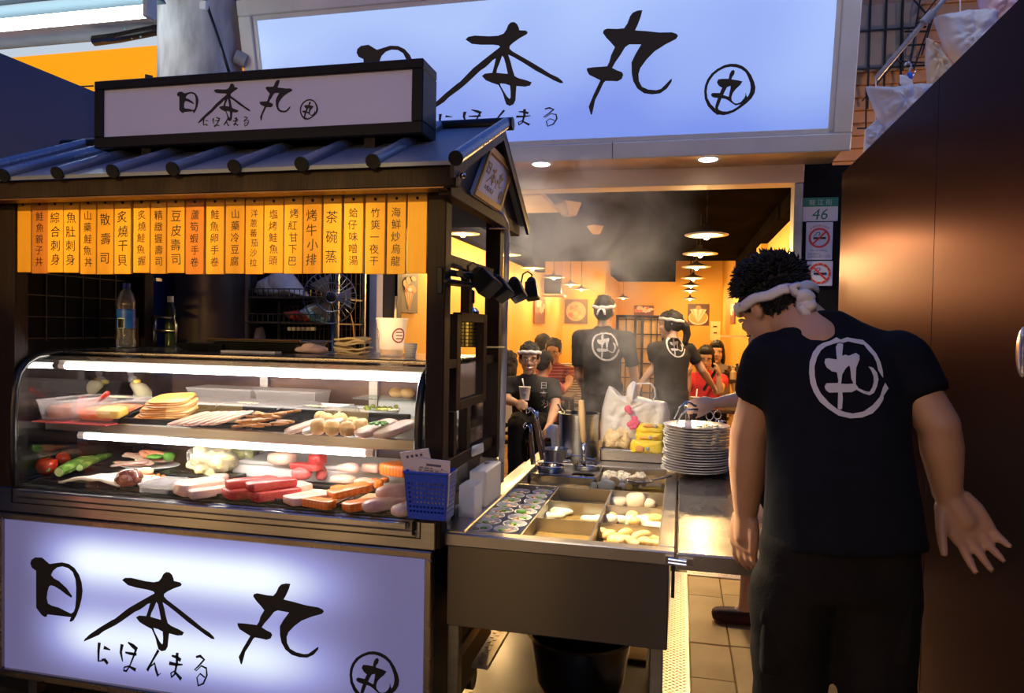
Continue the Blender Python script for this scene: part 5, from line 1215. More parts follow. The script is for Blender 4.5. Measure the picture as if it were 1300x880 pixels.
for an, s in ((-PI / 2 + .95, 1), (-PI / 2 - 1.25, 1)):
    for k in range(18):
        q = 2 * PI * k / 18; q2 = 2 * PI * (k + 1) / 18
        def cp(th): 
            zz = h * .55 + math.sin(th) * .026; rr = .0405 + (.058 - .042) * zz / h + .0025; aa = an + math.cos(th) * .026 / rr
            return p + Vector((math.cos(aa) * rr, math.sin(aa) * rr, zz))
        m.bar(cp(q), cp(q2), .005, .001, up=(math.cos(an), math.sin(an), 0))
    for zz in (-.012, 0, .012):
        rr = .0405 + .016 * .55 + .003; aa = an; c = p + Vector((math.cos(aa) * rr, math.sin(aa) * rr, h * .55 + zz)); tv = Vector((-math.sin(aa), math.cos(aa), 0)); m.bar(c - tv * .014, c + tv * .014, .004, .001, up=(math.cos(an), math.sin(an), 0))
m.build('red_emblem', mat('cup_red', (.45, .06, .05), .5), t)
p = Vector((atY(521, 453, 2.60).x, 2.60, LZ)); t = thing('white_cup', 'small ridged white cup beside the translucent cup', 'cup', p)
prf = [(0, 0), (.020, 0)] + [(.020 + .002 * (i % 2) + .0005 * i, .004 + .0042 * i) for i in range(12)] + [(.022, .052), (0, .05)]
MB().lathe(prf, p, 20).build('cup_body', WHITEP, t, smooth=True, auto=AUTO)

# ---------- the dark kitchen behind
p = MB(); cxp = atY(268, 400, 3.8).x; r = abs(atY(312, 400, 3.8).x - atY(225, 400, 3.8).x) / 2
p.lathe([(r, 0), (r, 2.6)], (cxp, 3.85, 0), 40); p.build('extractor_duct', mat('dark_bronze_metal', (.10, .075, .06), .38, .7, rvar=.08), None, label='dark bronze round column behind the display case', cat='column', smooth=True, auto=AUTO)
RY_ = 3.75
t = thing('wire_rack', 'dark wire shelf rack behind the display case', 'rack', (atY(375, 400, RY_).x, RY_ + .1, 0))
xa, xb = atY(314, 400, RY_).x, atY(428, 400, RY_).x
for zz in (atY(370, 378, RY_).z, atY(370, 410, RY_).z, 1.2):
    m = MB(); m.bar((xa, RY_, zz), (xb, RY_, zz), .012); m.bar((xa, RY_ + .35, zz), (xb, RY_ + .35, zz), .012)
    m.box((xa, RY_, zz - .006), (xb, RY_ + .35, zz - .002))
    for k in range(24): xx = xa + (xb - xa) * k / 23; m.bar((xx, RY_, zz), (xx, RY_ + .35, zz), .005)
    m.bar((xa, RY_, zz + .05), (xb, RY_, zz + .05), .006)
    for k in range(18): xx = xa + (xb - xa) * k / 17; m.bar((xx, RY_, zz), (xx, RY_, zz + .05), .004)
    m.build('wire_shelf', mat('dull_wire', (.10, .09, .08), .35, .8), t)
m = MB()
for xx in (xa, xb):
    for yy in (RY_, RY_ + .35): m.bar((xx, yy, 0), (xx, yy, 2.3), .02)
m.build('upright', STEEL_DK, t)
m = MB()
for k in range(20): xx = xa + (xb - xa) * k / 19; m.bar((xx, RY_ + .36, 1.2), (xx, RY_ + .36, 2.2), .004)
for k in range(14): zz = 1.2 + .07 * k; m.bar((xa, RY_ + .36, zz), (xb, RY_ + .36, zz), .004)
m.build('mesh_back', mat('rusty_wire', (.16, .09, .05), .5, .5), t)
crumple([(325, 372), (330, 358), (345, 350), (362, 338), (372, 350), (392, 377), (370, 379), (335, 376)], RY_ + .12, .09, 21).build('plastic_bag', mat('milky_bag', (.55, .50, .50), .35, alpha=.9, bump=.5, bs=20), None, label='milky plastic bag on the upper shelf of the wire rack', cat='bag', smooth=True, merge=True)
crumple([(380, 396), (392, 388), (405, 382), (416, 384), (425, 400), (424, 408), (413, 412), (396, 408)], RY_ + .10, .09, 22).build('plastic_bag', mat('blue_pink_bag', (.60, .62, .74), .35, col2=(.12, .50, .62), ns=6, bump=.4, bs=20), None, label='white and turquoise plastic bag on the middle shelf of the wire rack', cat='bag', smooth=True, merge=True)
crumple([(360, 396), (378, 394), (398, 402), (392, 409), (370, 406)], RY_ + .05, .05, 23).build('red_cloth', mat('red_cloth', (.36, .05, .04), .6), None, label='folded red cloth beside the turquoise bag', cat='cloth', smooth=True, merge=True)
crumple([(322, 440), (327, 416), (332, 415), (336, 438)], RY_ + .1, .04, 24).build('white_bottle', mat('pale_bottle', (.45, .45, .52), .4), None, label='pale bottle on the lowest shelf of the wire rack', cat='bottle', smooth=True, merge=True)
m = MB()
for k in range(6): c = atY(368 + 6 * k, 418, RY_ + .05); m.box((c.x - .010, RY_ + .04, c.z - .008), (c.x + .010, RY_ + .06, c.z + .012))
m.build('white_clips', WHITEP, None, label='row of small white clips under the middle shelf', cat='clips')
# fan
c = atY(421, 378, 3.72); t = thing('standing_fan', 'dark round electric fan beside the wire rack', 'fan', (c.x, 3.72, 0))
MB().tube([(c.x, 3.74, 0), (c.x, 3.74, c.z)], .018, 10).build('pole', BLACKP, t, smooth=True)
m = MB(); R0 = .145
M = Matrix.Translation((c.x, 3.70, c.z)) @ Matrix.Rotation(.6, 4, 'Z') @ Matrix.Rotation(PI / 2, 4, 'X')
for k in range(28):
    a = 2 * PI * k / 28; m.tube([M @ Vector((math.cos(a) * .03, math.sin(a) * .03, .05)), M @ Vector((math.cos(a) * .1, math.sin(a) * .1, .045)), M @ Vector((math.cos(a) * R0, math.sin(a) * R0, 0))], .0022, 5)
for rr in (.03, .08, R0): m.tube([M @ Vector((math.cos(2 * PI * k / 30) * rr, math.sin(2 * PI * k / 30) * rr, .05 if rr < .1 else 0)) for k in range(31)], .003, 5)
m.build('guard', STEEL_DK, t)
m = MB()
for k in range(3):
    a = 2 * PI * k / 3
    m.add([M @ Vector((math.cos(a + s) * rr, math.sin(a + s) * rr, z)) for s, rr, z in ((-.1, .03, 0), (-.5, .13, .02), (.5, .13, -.01), (.4, .03, -.01))], [(0, 1, 2, 3)])
m.build('blade', mat('smoky_blade', (.20, .17, .15), .3), t, solid=.004)
MB().ball((c.x, 3.70, c.z), .035, 14, 10).build('hub', BLACKP, t, smooth=True)
# utensils at the left
KY = 3.0
MB().box((atY(60, 400, KY).x, KY, atY(60, 404, KY).z - .01), (atY(150, 400, KY).x, KY + .15, atY(60, 404, KY).z)).build('utensil_shelf', BLACK, None, label='narrow black utensil shelf at the back left of the stall', cat='shelf')
t = thing('green_handled_tool', 'green and red handled kitchen tool lying on the utensil shelf', 'tool', atY(80, 400, KY))
MB().tube([atY(56, 400, KY + .05), atY(70, 398, KY + .05), atY(92, 396, KY + .05)], [.030, .026, .016], 12).build('green_handle', mat('lime_plastic', (.30, .36, .02), .4), t, smooth=True)
MB().tube([atY(92, 396, KY + .05), atY(100, 395, KY + .05)], [.018, .014], 12).build('red_collar', mat('tool_red', (.5, .05, .02), .4), t, smooth=True)
MB().tube([atY(99, 392, KY + .05), atY(106, 398, KY + .05)], .006, 8).build('metal_tip', STEEL_SH, t, smooth=True)
m = MB(); m.tube([atY(139, 360, KY), atY(156, 370, KY)], .006, 8); m.ball(atY(139, 359.5, KY), .009, 8, 6); m.build('blue_tipped_stick', mat('stick_amber', (.5, .3, .1), .4), None, label='thin stick with a blue tip above the water bottle', cat='stick', smooth=True)
MB().hexa([atY(150, 366, KY + .1), atY(192, 376, KY + .1), atY(190, 378, KY + .1), atY(150, 372, KY + .1), atY(150, 366, KY + .25), atY(192, 376, KY + .25), atY(190, 378, KY + .25), atY(150, 372, KY + .25)]).build('metal_flap', STEEL_DK, None, label='slanted dark metal flap behind the water bottle', cat='flap')
t = thing('dark_bottle', 'dark green sauce bottle with a white cap behind the case', 'bottle', (atY(216, 440, 2.95).x, 2.95, LZ))
c = Vector((atY(216, 440, 2.95).x, 2.95, LZ)); h = atY(216, 376, 2.95).z - LZ
MB().lathe([(0, 0), (.022, 0), (.024, .01), (.024, h * .72), (.012, h * .85), (.011, h * .9), (0, h * .9)], c, 20).build('bottle_body', mat('dark_green_glass', (.02, .03, .02), .1), t, smooth=True)
MB().lathe([(.014, h * .88), (.015, h), (0, h)], c, 16).build('bottle_cap', WHITEP, t, smooth=True, auto=AUTO)
m = MB(); m.tube([atY(183, 400, 2.9), atY(200, 402, 2.9), atY(218, 404, 2.9)], .006, 6); m.tube([atY(190, 420, 2.9), atY(223, 420, 2.9)], .007, 6); m.tube([atY(218, 404, 2.9), atY(224, 412, 2.9), atY(222, 440, 2.9)], .006, 6); m.tube([atY(196, 400, 2.9), atY(196, 446, 2.9)], .012, 8)
m.build('utensil_stand', STEEL_DK, None, label='small steel utensil stand left of the bronze column', cat='stand', smooth=True)
MB().box((atY(130, 350, 3.0).x, 2.99, 1.70), (atY(200, 350, 3.0).x, 3.03, 1.715)).build('hanging_rail', STEEL_DK, None, label='thin metal rail hanging behind the menu planks', cat='rail')

t = thing('assumed_kitchen_tube', 'assumed unseen white tube lamp over the wire rack behind the stall roof', 'lamp', (-1.75, 3.3, 2.2))  # assumed lamp, added out of view to light the rack and its bags
MB().tube([(-2.1, 3.3, 2.2), (-1.4, 3.3, 2.2)], .014, 10).build('tube', emat('assumed_kitchen_glow', (.9, .95, 1), 14.0), t, smooth=True)
MB().box((-2.15, 3.28, 2.215), (-1.35, 3.32, 2.25)).build('housing', WHITEP, t)
MB().tube([(-1.75, 3.3, 2.25), (-1.75, 3.3, 2.75), (-1.75, 4.28, 2.70)], .006, 6).build('cord', BLACKP, t)
# ================================================================== the hot food table in front of the shop
TT = .845
ct = thing('cooking_table', 'stainless hot food table with divided broth pans in front of the shop', 'table', (-.37, 3.0, 0))
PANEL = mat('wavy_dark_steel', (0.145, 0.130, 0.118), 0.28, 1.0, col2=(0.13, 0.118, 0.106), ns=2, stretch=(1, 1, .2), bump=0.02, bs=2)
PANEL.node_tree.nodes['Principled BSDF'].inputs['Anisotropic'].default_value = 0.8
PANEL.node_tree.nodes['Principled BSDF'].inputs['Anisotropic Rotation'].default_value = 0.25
RIM = mat('rim_steel', (0.50, 0.48, 0.46), 0.33, 1.0, col2=(0.40, 0.37, 0.34), ns=7, rvar=0.1, bump=0.02, bs=14)
BROTH = mat('amber_broth', (0.20, 0.125, 0.035), 0.06, col2=(0.24, 0.15, 0.045), ns=3, bump=0.06, bs=18)
MB().box((-.737, 2.19, .802), (-.002, 2.24, TT)).build('rim', RIM, ct, bevel=.004)
MB().box((-.737, 2.24, .802), (-.682, 3.95, TT)).build('rim', RIM, ct, bevel=.004)
MB().box((-.054, 2.24, .802), (-.002, 3.95, TT)).build('rim', RIM, ct, bevel=.004)
MB().box((-.682, 3.50, .802), (-.054, 3.95, TT)).build('rear_top', RIM, ct, bevel=.003)
m = MB(); m.box((-.650, 3.20, .80), (-.358, 3.50, TT)); 
MB().box((-.655, 3.20, .80), (-.358, 3.235, TT)).build('burner_ledge', STEEL_SH, ct, bevel=.004)
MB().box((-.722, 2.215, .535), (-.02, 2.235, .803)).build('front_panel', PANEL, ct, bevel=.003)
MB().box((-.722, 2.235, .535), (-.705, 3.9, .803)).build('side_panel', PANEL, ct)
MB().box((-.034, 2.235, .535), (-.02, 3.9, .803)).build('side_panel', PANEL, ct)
MB().box((-.70, 2.24, .70), (-.035, 3.9, .712)).build('pan_floor', STEEL_DK, ct)
for x0, x1 in ((-.488, -.483), (-.268, -.262)): MB().box((x0, 2.24, .712), (x1, 2.978, TT - .004)).build('divider', RIM, ct)
for y in (2.475, 2.735): MB().box((-.483, y, .712), (-.056, y + .005, TT - .005)).build('divider', RIM, ct)
MB().box((-.682, 2.976, .712), (-.054, 2.984, TT - .002)).build('divider', RIM, ct)
MB().box((-.36, 3.235, .712), (-.354, 3.50, TT - .003)).build('divider', RIM, ct)
MB().box((-.483, 2.24, .712), (-.056, 2.976, .792)).build('broth', BROTH, ct)
MB().box((-.682, 2.984, .712), (-.054, 3.20, .806)).build('rear_broth', BROTH, ct)
MB().box((-.354, 3.20, .712), (-.054, 3.50, .812)).build('rear_broth', BROTH, ct)
for x in (-.705, -.052):
    for y in (2.26, 3.86): MB().box((x - .02, y - .02, 0), (x + .02, y + .02, .54)).build('leg', STEEL_DK, ct, bevel=.003)
MB().box((-.705, 2.28, .40), (-.69, 3.86, .44)).build('rail', STEEL_DK, ct)
m = MB(); m.box((-.685, 2.24, .712), (-.488, 2.976, .775)); m.build('cup_rest', STEEL_DK, ct)
# hatch counter on the right with latch
fp = thing('side_counter', 'worn steel flap counter latched to the right of the hot food table', 'counter', (.15, 2.8, .80))
WORN = mat('scratched_counter_steel', (0.50, 0.48, 0.46), 0.28, 1.0, col2=(0.30, 0.27, 0.24), ns=5, stretch=(1.5, 1, 1), rvar=0.14, bump=0.03, bs=9)
MB().box((.004, 2.19, .815), (.315, 3.75, TT)).build('counter_top', WORN, fp, bevel=.003)
MB().box((.004, 2.185, .795), (.315, 2.20, TT - .002)).build('counter_edge', RIM, fp, bevel=.002)
for x, y in ((.30, 2.25),): MB().box((x - .014, y - .014, 0), (x + .014, y + .014, .815)).build('prop_leg', STEEL_DK, fp)
m = MB(); m.box((-.03, 2.176, .812), (-.004, 2.19, .835)); m.box((.008, 2.176, .812), (.05, 2.185, .832)); m.tube([(-.022, 2.172, .828), (.03, 2.170, .826)], .004, 8); m.tube([(-.022, 2.172, .818), (.03, 2.170, .816)], .004, 8)
m.build('toggle_latch', STEEL_SH, fp)
MB().box((-.012, 2.196, .705), (-.002, 2.206, .80)).build('hanging_strap', BLACKP, fp)
# ---- seventeen little cups
CUPW = mat('bluish_white_cup', (0.66, 0.67, 0.74), 0.3)
CUSTARD = mat('pale_custard', (0.78, 0.68, 0.44), 0.35, col2=(0.80, 0.70, 0.50), ns=8, sss=.15)
MUSH = mat('brown_mushroom', (0.30, 0.14, 0.06), 0.4, col2=(0.62, 0.42, 0.24), ns=40)
SURI = mat('pink_surimi', (0.82, 0.42, 0.36), 0.4, col2=(0.85, 0.66, 0.58), ns=30)
cl = [(235, 640), (330, 575), (370, 515), (460, 465), (515, 410), (540, 360), (585, 315), (640, 270), (500, 655), (590, 600), (640, 535), (700, 480), (750, 430), (795, 375), (810, 325), (870, 280), (905, 240)]
names = ['left column, first from the front', 'left column, second from the front', 'left column, third from the front', 'left column, fourth from the front', 'left column, fifth from the front', 'left column, sixth from the front', 'left column, seventh from the front', 'left column, farthest back'] + ['right column, first from the front', 'right column, second from the front', 'right column, third from the front', 'right column, fourth, large leaf', 'right column, fifth from the front', 'right column, sixth from the front', 'right column, seventh from the front', 'right column, eighth from the front', 'right column, farthest back']
random.seed(21)
for k, ((a, b_), nm) in enumerate(zip(cl, names)):
    p = atZ(580 + a / 8, 590 + b_ / 8, .838); c = Vector((p.x, p.y, .7755))
    c.x = min(max(c.x, -.682 + .045), -.492 - .043)
    t = thing('custard_cup', 'white cup of custard with garnish on the hot table, ' + nm, 'cup', c, 'custard cups on the hot table')
    MB().lathe([(0, 0), (.026, 0), (.030, .012), (.041, .058), (.042, .064), (.039, .064), (.036, .05), (0, .05)], c, 24).build('cup', CUPW, t, smooth=True, auto=AUTO)
    MB().lathe([(0, .051), (.0365, .0505), (.037, .053), (0, .0545)], c, 20).build('custard', CUSTARD, t, smooth=True)
    s = rng(0, 6.28)
    m = MB(); sup(m, (.026 if k != 11 else .036, .018 if k != 11 else .028, .008 if k != 11 else .016), MT(c + Vector((.015 * math.cos(s), .015 * math.sin(s), .054)), s), .7, .006, k, 10, 6); m.build('green_leaf', GREENH, t, smooth=True)
    s += rng(1.6, 2.6); m = MB(); sup(m, (.030, .016, .009), MT(c + Vector((.014 * math.cos(s), .014 * math.sin(s), .053)), s + 1), .7, .004, k + 3, 10, 6); m.build('mushroom', MUSH, t, smooth=True)
    s += rng(1.6, 2.6); m = MB(); sup(m, (.024, .014, .007), MT(c + Vector((.016 * math.cos(s), .016 * math.sin(s), .053)), s + .5), .6, .003, k + 5, 10, 6); m.build('pink_slice', SURI, t, smooth=True)
# ---- simmering food
RAD = mat('white_radish', (0.80, 0.74, 0.60), 0.35, col2=(0.76, 0.66, 0.48), ns=12, sss=.2)
TOFU = mat('white_fishcake', (0.80, 0.68, 0.48), 0.4, col2=(0.82, 0.76, 0.64), ns=22, sss=.2)
FRY = mat('fried_tofu', (0.74, 0.46, 0.13), 0.45, col2=(0.82, 0.62, 0.30), ns=24, bump=.2)
NAPA = mat('napa_cabbage', (0.80, 0.76, 0.46), 0.4, col2=(0.84, 0.80, 0.64), ns=12, bump=.2)
def simmer(name, lab, cat, grp, a, b_, dims, mt, e, amp, seed, z=.780, yaw=0.0):
    p = atZ(680 + a / 5.867, 560 + b_ / 5.867, z + dims[2] * .6); p.z = z
    m = MB(); sup(m, dims, MT(p, yaw), e, amp, seed, 20, 12, 22)
    return m.build(name, mt, None, label=lab, cat=cat, group=grp, smooth=True)
gr = 'radish pieces in the right rear broth pan'
for k, (a, b_, w, h, lab) in enumerate(((625, 420, .062, .05, 'round white radish piece at the back left of its pan'), (615, 448, .075, .045, 'wide white radish piece at the front left of its pan'), (745, 430, .085, .065, 'tallest white radish piece in the middle of its pan'), (830, 462, .065, .04, 'small white radish piece in front of the tallest one'), (885, 440, .10, .035, 'flat white radish wedge at the right of its pan'), (930, 455, .05, .03, 'thin radish end against the right pan wall'))):
    simmer('radish_piece', lab, 'radish', gr, a, b_, (w, w * .85, h), RAD, .75, .006, k, .780)
gr = 'fishcakes in the middle right broth pan'; random.seed(31)
spots = [(560, 548), (600, 575), (640, 530), (690, 535), (660, 580), (700, 590), (735, 600), (760, 545), (800, 575), (835, 570), (800, 600), (905, 555), (905, 580), (885, 625), (560, 580), (720, 560)]
for k, (a, b_) in enumerate(spots):
    simmer('fishcake', ('cream white' if k % 3 else 'golden') + ' fishcake ' + ['at the left edge', 'at the front left', 'at the back left', 'at the back centre', 'left of the middle', 'in front of the middle', 'at the front centre', 'behind the centre', 'right of the middle', 'right of the centre', 'at the front right', 'against the right wall', 'by the right wall, lower', 'in the front right corner', 'by the left wall, lower', 'in the very middle'][k] + ' of the middle right pan', 'fishcake', gr, a, b_, (rng(.045, .065), rng(.035, .05), rng(.03, .042)), TOFU if k % 3 else FRY, .8, .012, k, .782, rng(-.5, .5))
gr = 'fried tofu in the front right broth pan'
spots = [(530, 680), (570, 705), (600, 735), (640, 725), (690, 690), (670, 735), (710, 750), (780, 690), (800, 715), (840, 700), (870, 730), (820, 745), (860, 755)]
for k, (a, b_) in enumerate(spots):
    simmer('fried_tofu', 'golden fried tofu ' + ['lying flat at the back left', 'left of the middle', 'at the front left', 'at the front, left of centre', 'behind the centre', 'at the front centre', 'in front of the centre', 'heaped at the back right', 'right of the centre', 'at the right', 'by the right wall', 'at the front right', 'in the front right corner'][k] + ' of the front pan', 'fried tofu', gr, a, b_, (rng(.06, .08), rng(.035, .05), rng(.022, .040)), FRY, .7, .016, k + 40, .785, rng(-.6, .6))
for k, (a, b_, w, h, lab) in enumerate(((180, 520, .11, .03, 'large pale cabbage piece at the left of the middle pan'), (120, 550, .085, .028, 'yellowish cabbage piece at the front left of the middle pan'), (430, 568, .09, .024, 'small cabbage piece at the front right of the middle pan'), (230, 530, .05, .02, 'thin cabbage end in the middle pan'))):
    simmer('cabbage_piece', lab, 'cabbage', 'cabbage in the middle broth pan', a, b_, (w, w * .6, h), NAPA, .8, .02, k + 60, .784)
gr = 'oden pieces in the rear broth trough'
for k, (a, b_, w, h, mt, lab) in enumerate(((400, 320, .05, .02, YEL, 'yellow egg stick at the left of the rear trough'), (450, 315, .06, .02, YEL, 'longer yellow egg stick in the rear trough'), (430, 335, .03, .035, NAPA, 'pale pointed piece before the egg sticks'), (530, 325, .075, .05, NAPA, 'cone shaped pale fishcake in the rear trough'), (580, 305, .045, .05, FRY, 'brown round ball beside the cone fishcake'), (650, 335, .06, .025, TOFU, 'flat pale piece at the centre right of the rear trough'), (695, 340, .03, .03, FRY, 'small golden piece in the rear trough'))):
    simmer('oden_piece', lab, 'fishcake', gr, a, b_, (w, w * .7, h), mt, .75, .008, k + 70, .798)
m = MB(); random.seed(41)
for k in range(120): sup(m, (rng(.018, .03),) * 3, MT(Vector((rng(-.34, -.15), rng(3.27, 3.47), .806))), .9, .004, k, 8, 6)
m.build('small_dumplings', mat('glassy_dumpling', (.62, .54, .40), .3, col2=(.70, .64, .52), ns=20), None, label='heap of small glassy dumplings in the rear right pan', cat='dumplings', kind='stuff', smooth=True)
t = thing('skimmer_ladle', 'steel slotted ladle with brown crumbs lying across the rear trough', 'ladle', (-.16, 3.21, .83))
m = MB(); m.lathe([(0, 0), (.05, .002), (.065, .010), (.063, .012), (.048, .005), (0, .004)], (-.165, 3.20, .838), 24, sy=.7); m.build('bowl', STEEL_SH, t, smooth=True)
m = MB(); m.bar((-.11, 3.21, .850), (-.055, 3.23, .862), .022, .006); m.bar((-.055, 3.23, .862), (-.035, 3.28, .862), .022, .006); m.build('handle', STEEL_DK, t, bevel=.002)
m = MB()
for k in range(22): sup(m, (.016, .012, .010), MT(Vector((-.165 + rng(-.045, .04), 3.20 + rng(-.025, .025), .845))), .8, .004, k, 8, 6)
m.build('crumbs', FRY, t, smooth=True, kind='stuff')
# ---- noodle boiler rings and strainers
def ring(c, r, h, label, grp='noodle boiler rings'):
    m = MB(); m.lathe([(r, 0), (r + .004, h), (r - .004, h), (r - .008, 0)], c, 36); m.tube([c + Vector((math.cos(2 * PI * k / 36) * r, math.sin(2 * PI * k / 36) * r, h)) for k in range(37)], .005, 8)
    return m.build('boiler_ring', STEEL_SH, None, label=label, cat='ring', group=grp, smooth=True, auto=AUTO)
bp = MB(); hx = [(-.582, 3.345, .060), (-.428, 3.455, .060), (-.425, 3.305, .055)]
o = [(-.68, 3.236, TT - .01), (-.36, 3.236, TT - .01), (-.36, 3.50, TT - .01), (-.68, 3.50, TT - .01)]
bp.poly([Vector(q) for q in o], Z_, .006, [[Vector((x + r * math.cos(2 * PI * k / 28), y + r * math.sin(2 * PI * k / 28) * .8, TT - .01)) for k in range(28)] for x, y, r in hx])
bp.build('boiler_plate', RIM, ct)
MB().box((-.68, 3.24, .74), (-.36, 3.50, .80)).build('boiler_water', BROTH, ct)
ring(Vector((-.582, 3.345, TT - .008)), .063, .022, 'steel ring over the left noodle boiler hole')
ring(Vector((-.428, 3.455, TT - .008)), .063, .018, 'steel ring over the rear noodle boiler hole with the wooden stick')
t = thing('noodle_strainer', 'round steel noodle strainer sitting behind the left boiler ring', 'strainer', (-.615, 3.55, TT), 'noodle strainers')
c = Vector((-.60, 3.555, TT + .002))
MB().lathe([(0, 0), (.055, 0), (.058, .055), (.065, .060), (.061, .060), (.054, .052), (.05, .004), (0, .004)], c, 32).build('basket', STEEL, t, smooth=True, auto=AUTO)
m = MB(); m.tube([c + Vector((.045, -.035, .006)), c + Vector((.08, -.03, .012))], .006, 8); m.build('stub', STEEL_SH, t)
WOODH = mat('worn_wooden_handle', (0.30, 0.16, 0.07), 0.55, col2=(0.20, 0.10, 0.045), ns=9, stretch=(3, 3, 1))
def strainer_handle(px0, py0, px1, py1, hk, Y, lab):
    a, b_ = atY(px0, py0, Y), atY(px1, py1, Y + .02)
    t = thing('strainer_handle', lab, 'strainer', a, 'noodle strainers')
    MB().tube([a, a.lerp(b_, .5), b_], [.013, .015, .012], 10, flat=.6).build('wooden_grip', WOODH, t, smooth=True, auto=AUTO)
    MB().tube([a + Vector((.016, -.004, -.02)), b_ + Vector((.012, -.004, 0)), b_ + Vector((.004, 0, .05))], .0035, 6).build('side_wire', STEEL_SH, t, smooth=True)
    pts = [b_, b_ + Vector((.0, 0, .045))] + [atY(q[0], q[1], Y + .02) for q in hk]
    MB().tube(pts, .0042, 8).build('hook', STEEL_SH, t, smooth=True)
strainer_handle(688, 584, 679, 536, [(677, 525), (674, 519), (672, 523), (668, 525), (668, 520), (671, 517)], 3.40, 'left strainer handle with a double wire hook, lower one')
strainer_handle(676, 590, 673, 552, [(674, 546), (670, 540), (666, 545), (664, 541), (668, 537)], 3.34, 'nearest strainer handle leaning left of the boiler ring')
strainer_handle(690, 575, 681, 534, [(680, 524), (676, 519), (673, 523), (671, 519), (674, 518)], 3.52, 'tallest strainer handle with the highest wire hook')
t = thing('wooden_stick', 'thick wooden handled ladle standing in the rear boiler ring', 'ladle', (-.428, 3.455, .80))
a, b_, c = atY(742, 592, 3.45), atY(741, 562, 3.46), atY(738, 508, 3.47)
MB().tube([a + Vector((0, 0, -.05)), b_], .009, 10).build('metal_shaft', STEEL_SH, t, smooth=True)
MB().tube([b_, b_.lerp(c, .1), b_.lerp(c, .7), c], [.010, .016, .017, .014], 12).build('wooden_grip', mat('pale_wood', (.55, .38, .22), .55, col2=(.46, .30, .16), ns=8, stretch=(3, 3, .6)), t, smooth=True, auto=AUTO)
# ---- stock pot, cloth, tray of bread bag and yellow packs
t = thing('stock_pot', 'tall stainless stock pot with a spoon on the hot food table', 'pot', (-.512, 3.76, TT))
c = Vector((-.512, 3.765, TT + .001)); h = .222; r = .104
MB().lathe([(0, 0), (r - .006, 0), (r, .008), (r, h - .004), (r + .006, h), (r - .004, h), (r - .005, .006), (0, .006)], c, 40).build('pot_body', STEEL, t, smooth=True, auto=AUTO)
MB().lathe([(0, h * .8), (r - .005, h * .8)], c, 32).build('soup', BROTH, t)
t2 = thing('long_spoon', 'steel spoon handle leaning out of the stock pot', 'spoon', c + Vector((-.06, 0, .18)))
MB().tube([c + Vector((.03, .02, .1)), atY(718, 527, 3.70), atY(708, 513, 3.68)], [.004, .006, .009], 8, flat=.5).build('handle', STEEL_SH, t2, smooth=True)
crumple([(693, 545), (700, 538), (709, 540), (709, 572), (702, 572), (701, 556), (694, 555)], 3.80, .05, 31, 18, .012).build('white_cloth', mat('white_towel', (.72, .68, .68), .8), None, label='crumpled white cloth hanging left of the stock pot', cat='cloth', smooth=True, merge=True)
m = MB(); p = Vector((-.60, 3.66, TT)); sup(m, (.12, .09, .03), MT(p), .8, .02, 4); m.build('white_rag', mat('white_towel', (.7, .7, .7)), None, label='flat white rag behind the noodle strainer', cat='cloth', smooth=True)
m = MB(); m.bar((-.58, 3.63, TT + .03), (-.40, 3.60, TT + .012), .03, .006); m.build('steel_spatula', STEEL_SH, None, label='steel spatula lying in front of the stock pot', cat='spatula', bevel=.002)
t = thing('steel_tray', 'shallow steel tray holding bread bags and yellow packets', 'tray', (-.23, 3.74, TT))
m = MB(); x0, x1, y0, y1, hh = -.385, -.075, 3.645, 3.90, .058
m.box((x0, y0, TT + .001), (x1, y1, TT + .004))
for a in (((x0, y0), (x1, y0 + .004)), ((x0, y1 - .004), (x1, y1)), ((x0, y0), (x0 + .004, y1)), ((x1 - .004, y0), (x1, y1))): m.box((*a[0], TT + .001), (*a[1], TT + hh))
m.build('tray_body', STEEL, t); MB().tube([(x0, y0, TT + hh), (x1, y0, TT + hh), (x1, y1, TT + hh), (x0, y1, TT + hh), (x0, y0, TT + hh)], .004, 8).build('tray_lip', STEEL_SH, t)
BAGM = mat('white_carrier_film', (.86, .84, .86), .32, alpha=.62, bump=1.0, bs=22)
t = thing('carrier_bag', 'white carrier bag with a pink flower print standing on the steel tray', 'bag', (-.23, 3.78, TT + .03))
o_ = [(761, 572), (762, 545), (764, 520), (769, 500), (773, 490), (777, 491), (782, 502), (795, 503), (796, 492), (803, 484), (808, 485), (808, 502), (826, 507), (846, 510), (851, 525), (850, 548), (845, 572), (800, 576)]
crumple(o_, 3.80, .080, 41, 60, .034).build('bag_film', BAGM, t, smooth=True, merge=True)
m = MB(); ps = [atY(a, b_, 3.79) for a, b_ in ((809, 503), (807, 488), (812, 487), (826, 487), (831, 493), (832, 503), (828, 508))]; m.tube(ps, [.010, .012, .012, .012, .012, .012, .010], 8, flat=.4); m.build('bag_handle', BAGM, t, smooth=True)
crumple([(764, 574), (764, 560), (770, 545), (785, 538), (800, 545), (804, 560), (802, 575)], 3.76, .07, 43).build('bread_loaf', mat('bread_crumb', (.72, .50, .24), .7, col2=(.80, .66, .44), ns=40, bump=.5, bs=120), t, smooth=True, merge=True)
FLO = mat('pink_print', (.72, .14, .26), .5)
t2 = MB(); random.seed(8)
for k, (px, py, rr) in enumerate(((797, 519, 4.5), (800, 524, 3), (803, 530, 2), (806, 532, 4), (803, 537, 4.5), (808, 537, 4), (799, 539, 3.5), (806, 541, 3.5), (802, 543, 3))):
    c = atY(px, py, 3.70); r = rr / 916 * 3.75
    t2.ball(c, (r, .004, r), 10, 6)
t2.build('flower_print', FLO, t, smooth=True)
PKY = mat('yellow_wrapper', (.86, .62, .03), .28, col2=(.90, .74, .14), ns=14, bump=.25, bs=40)
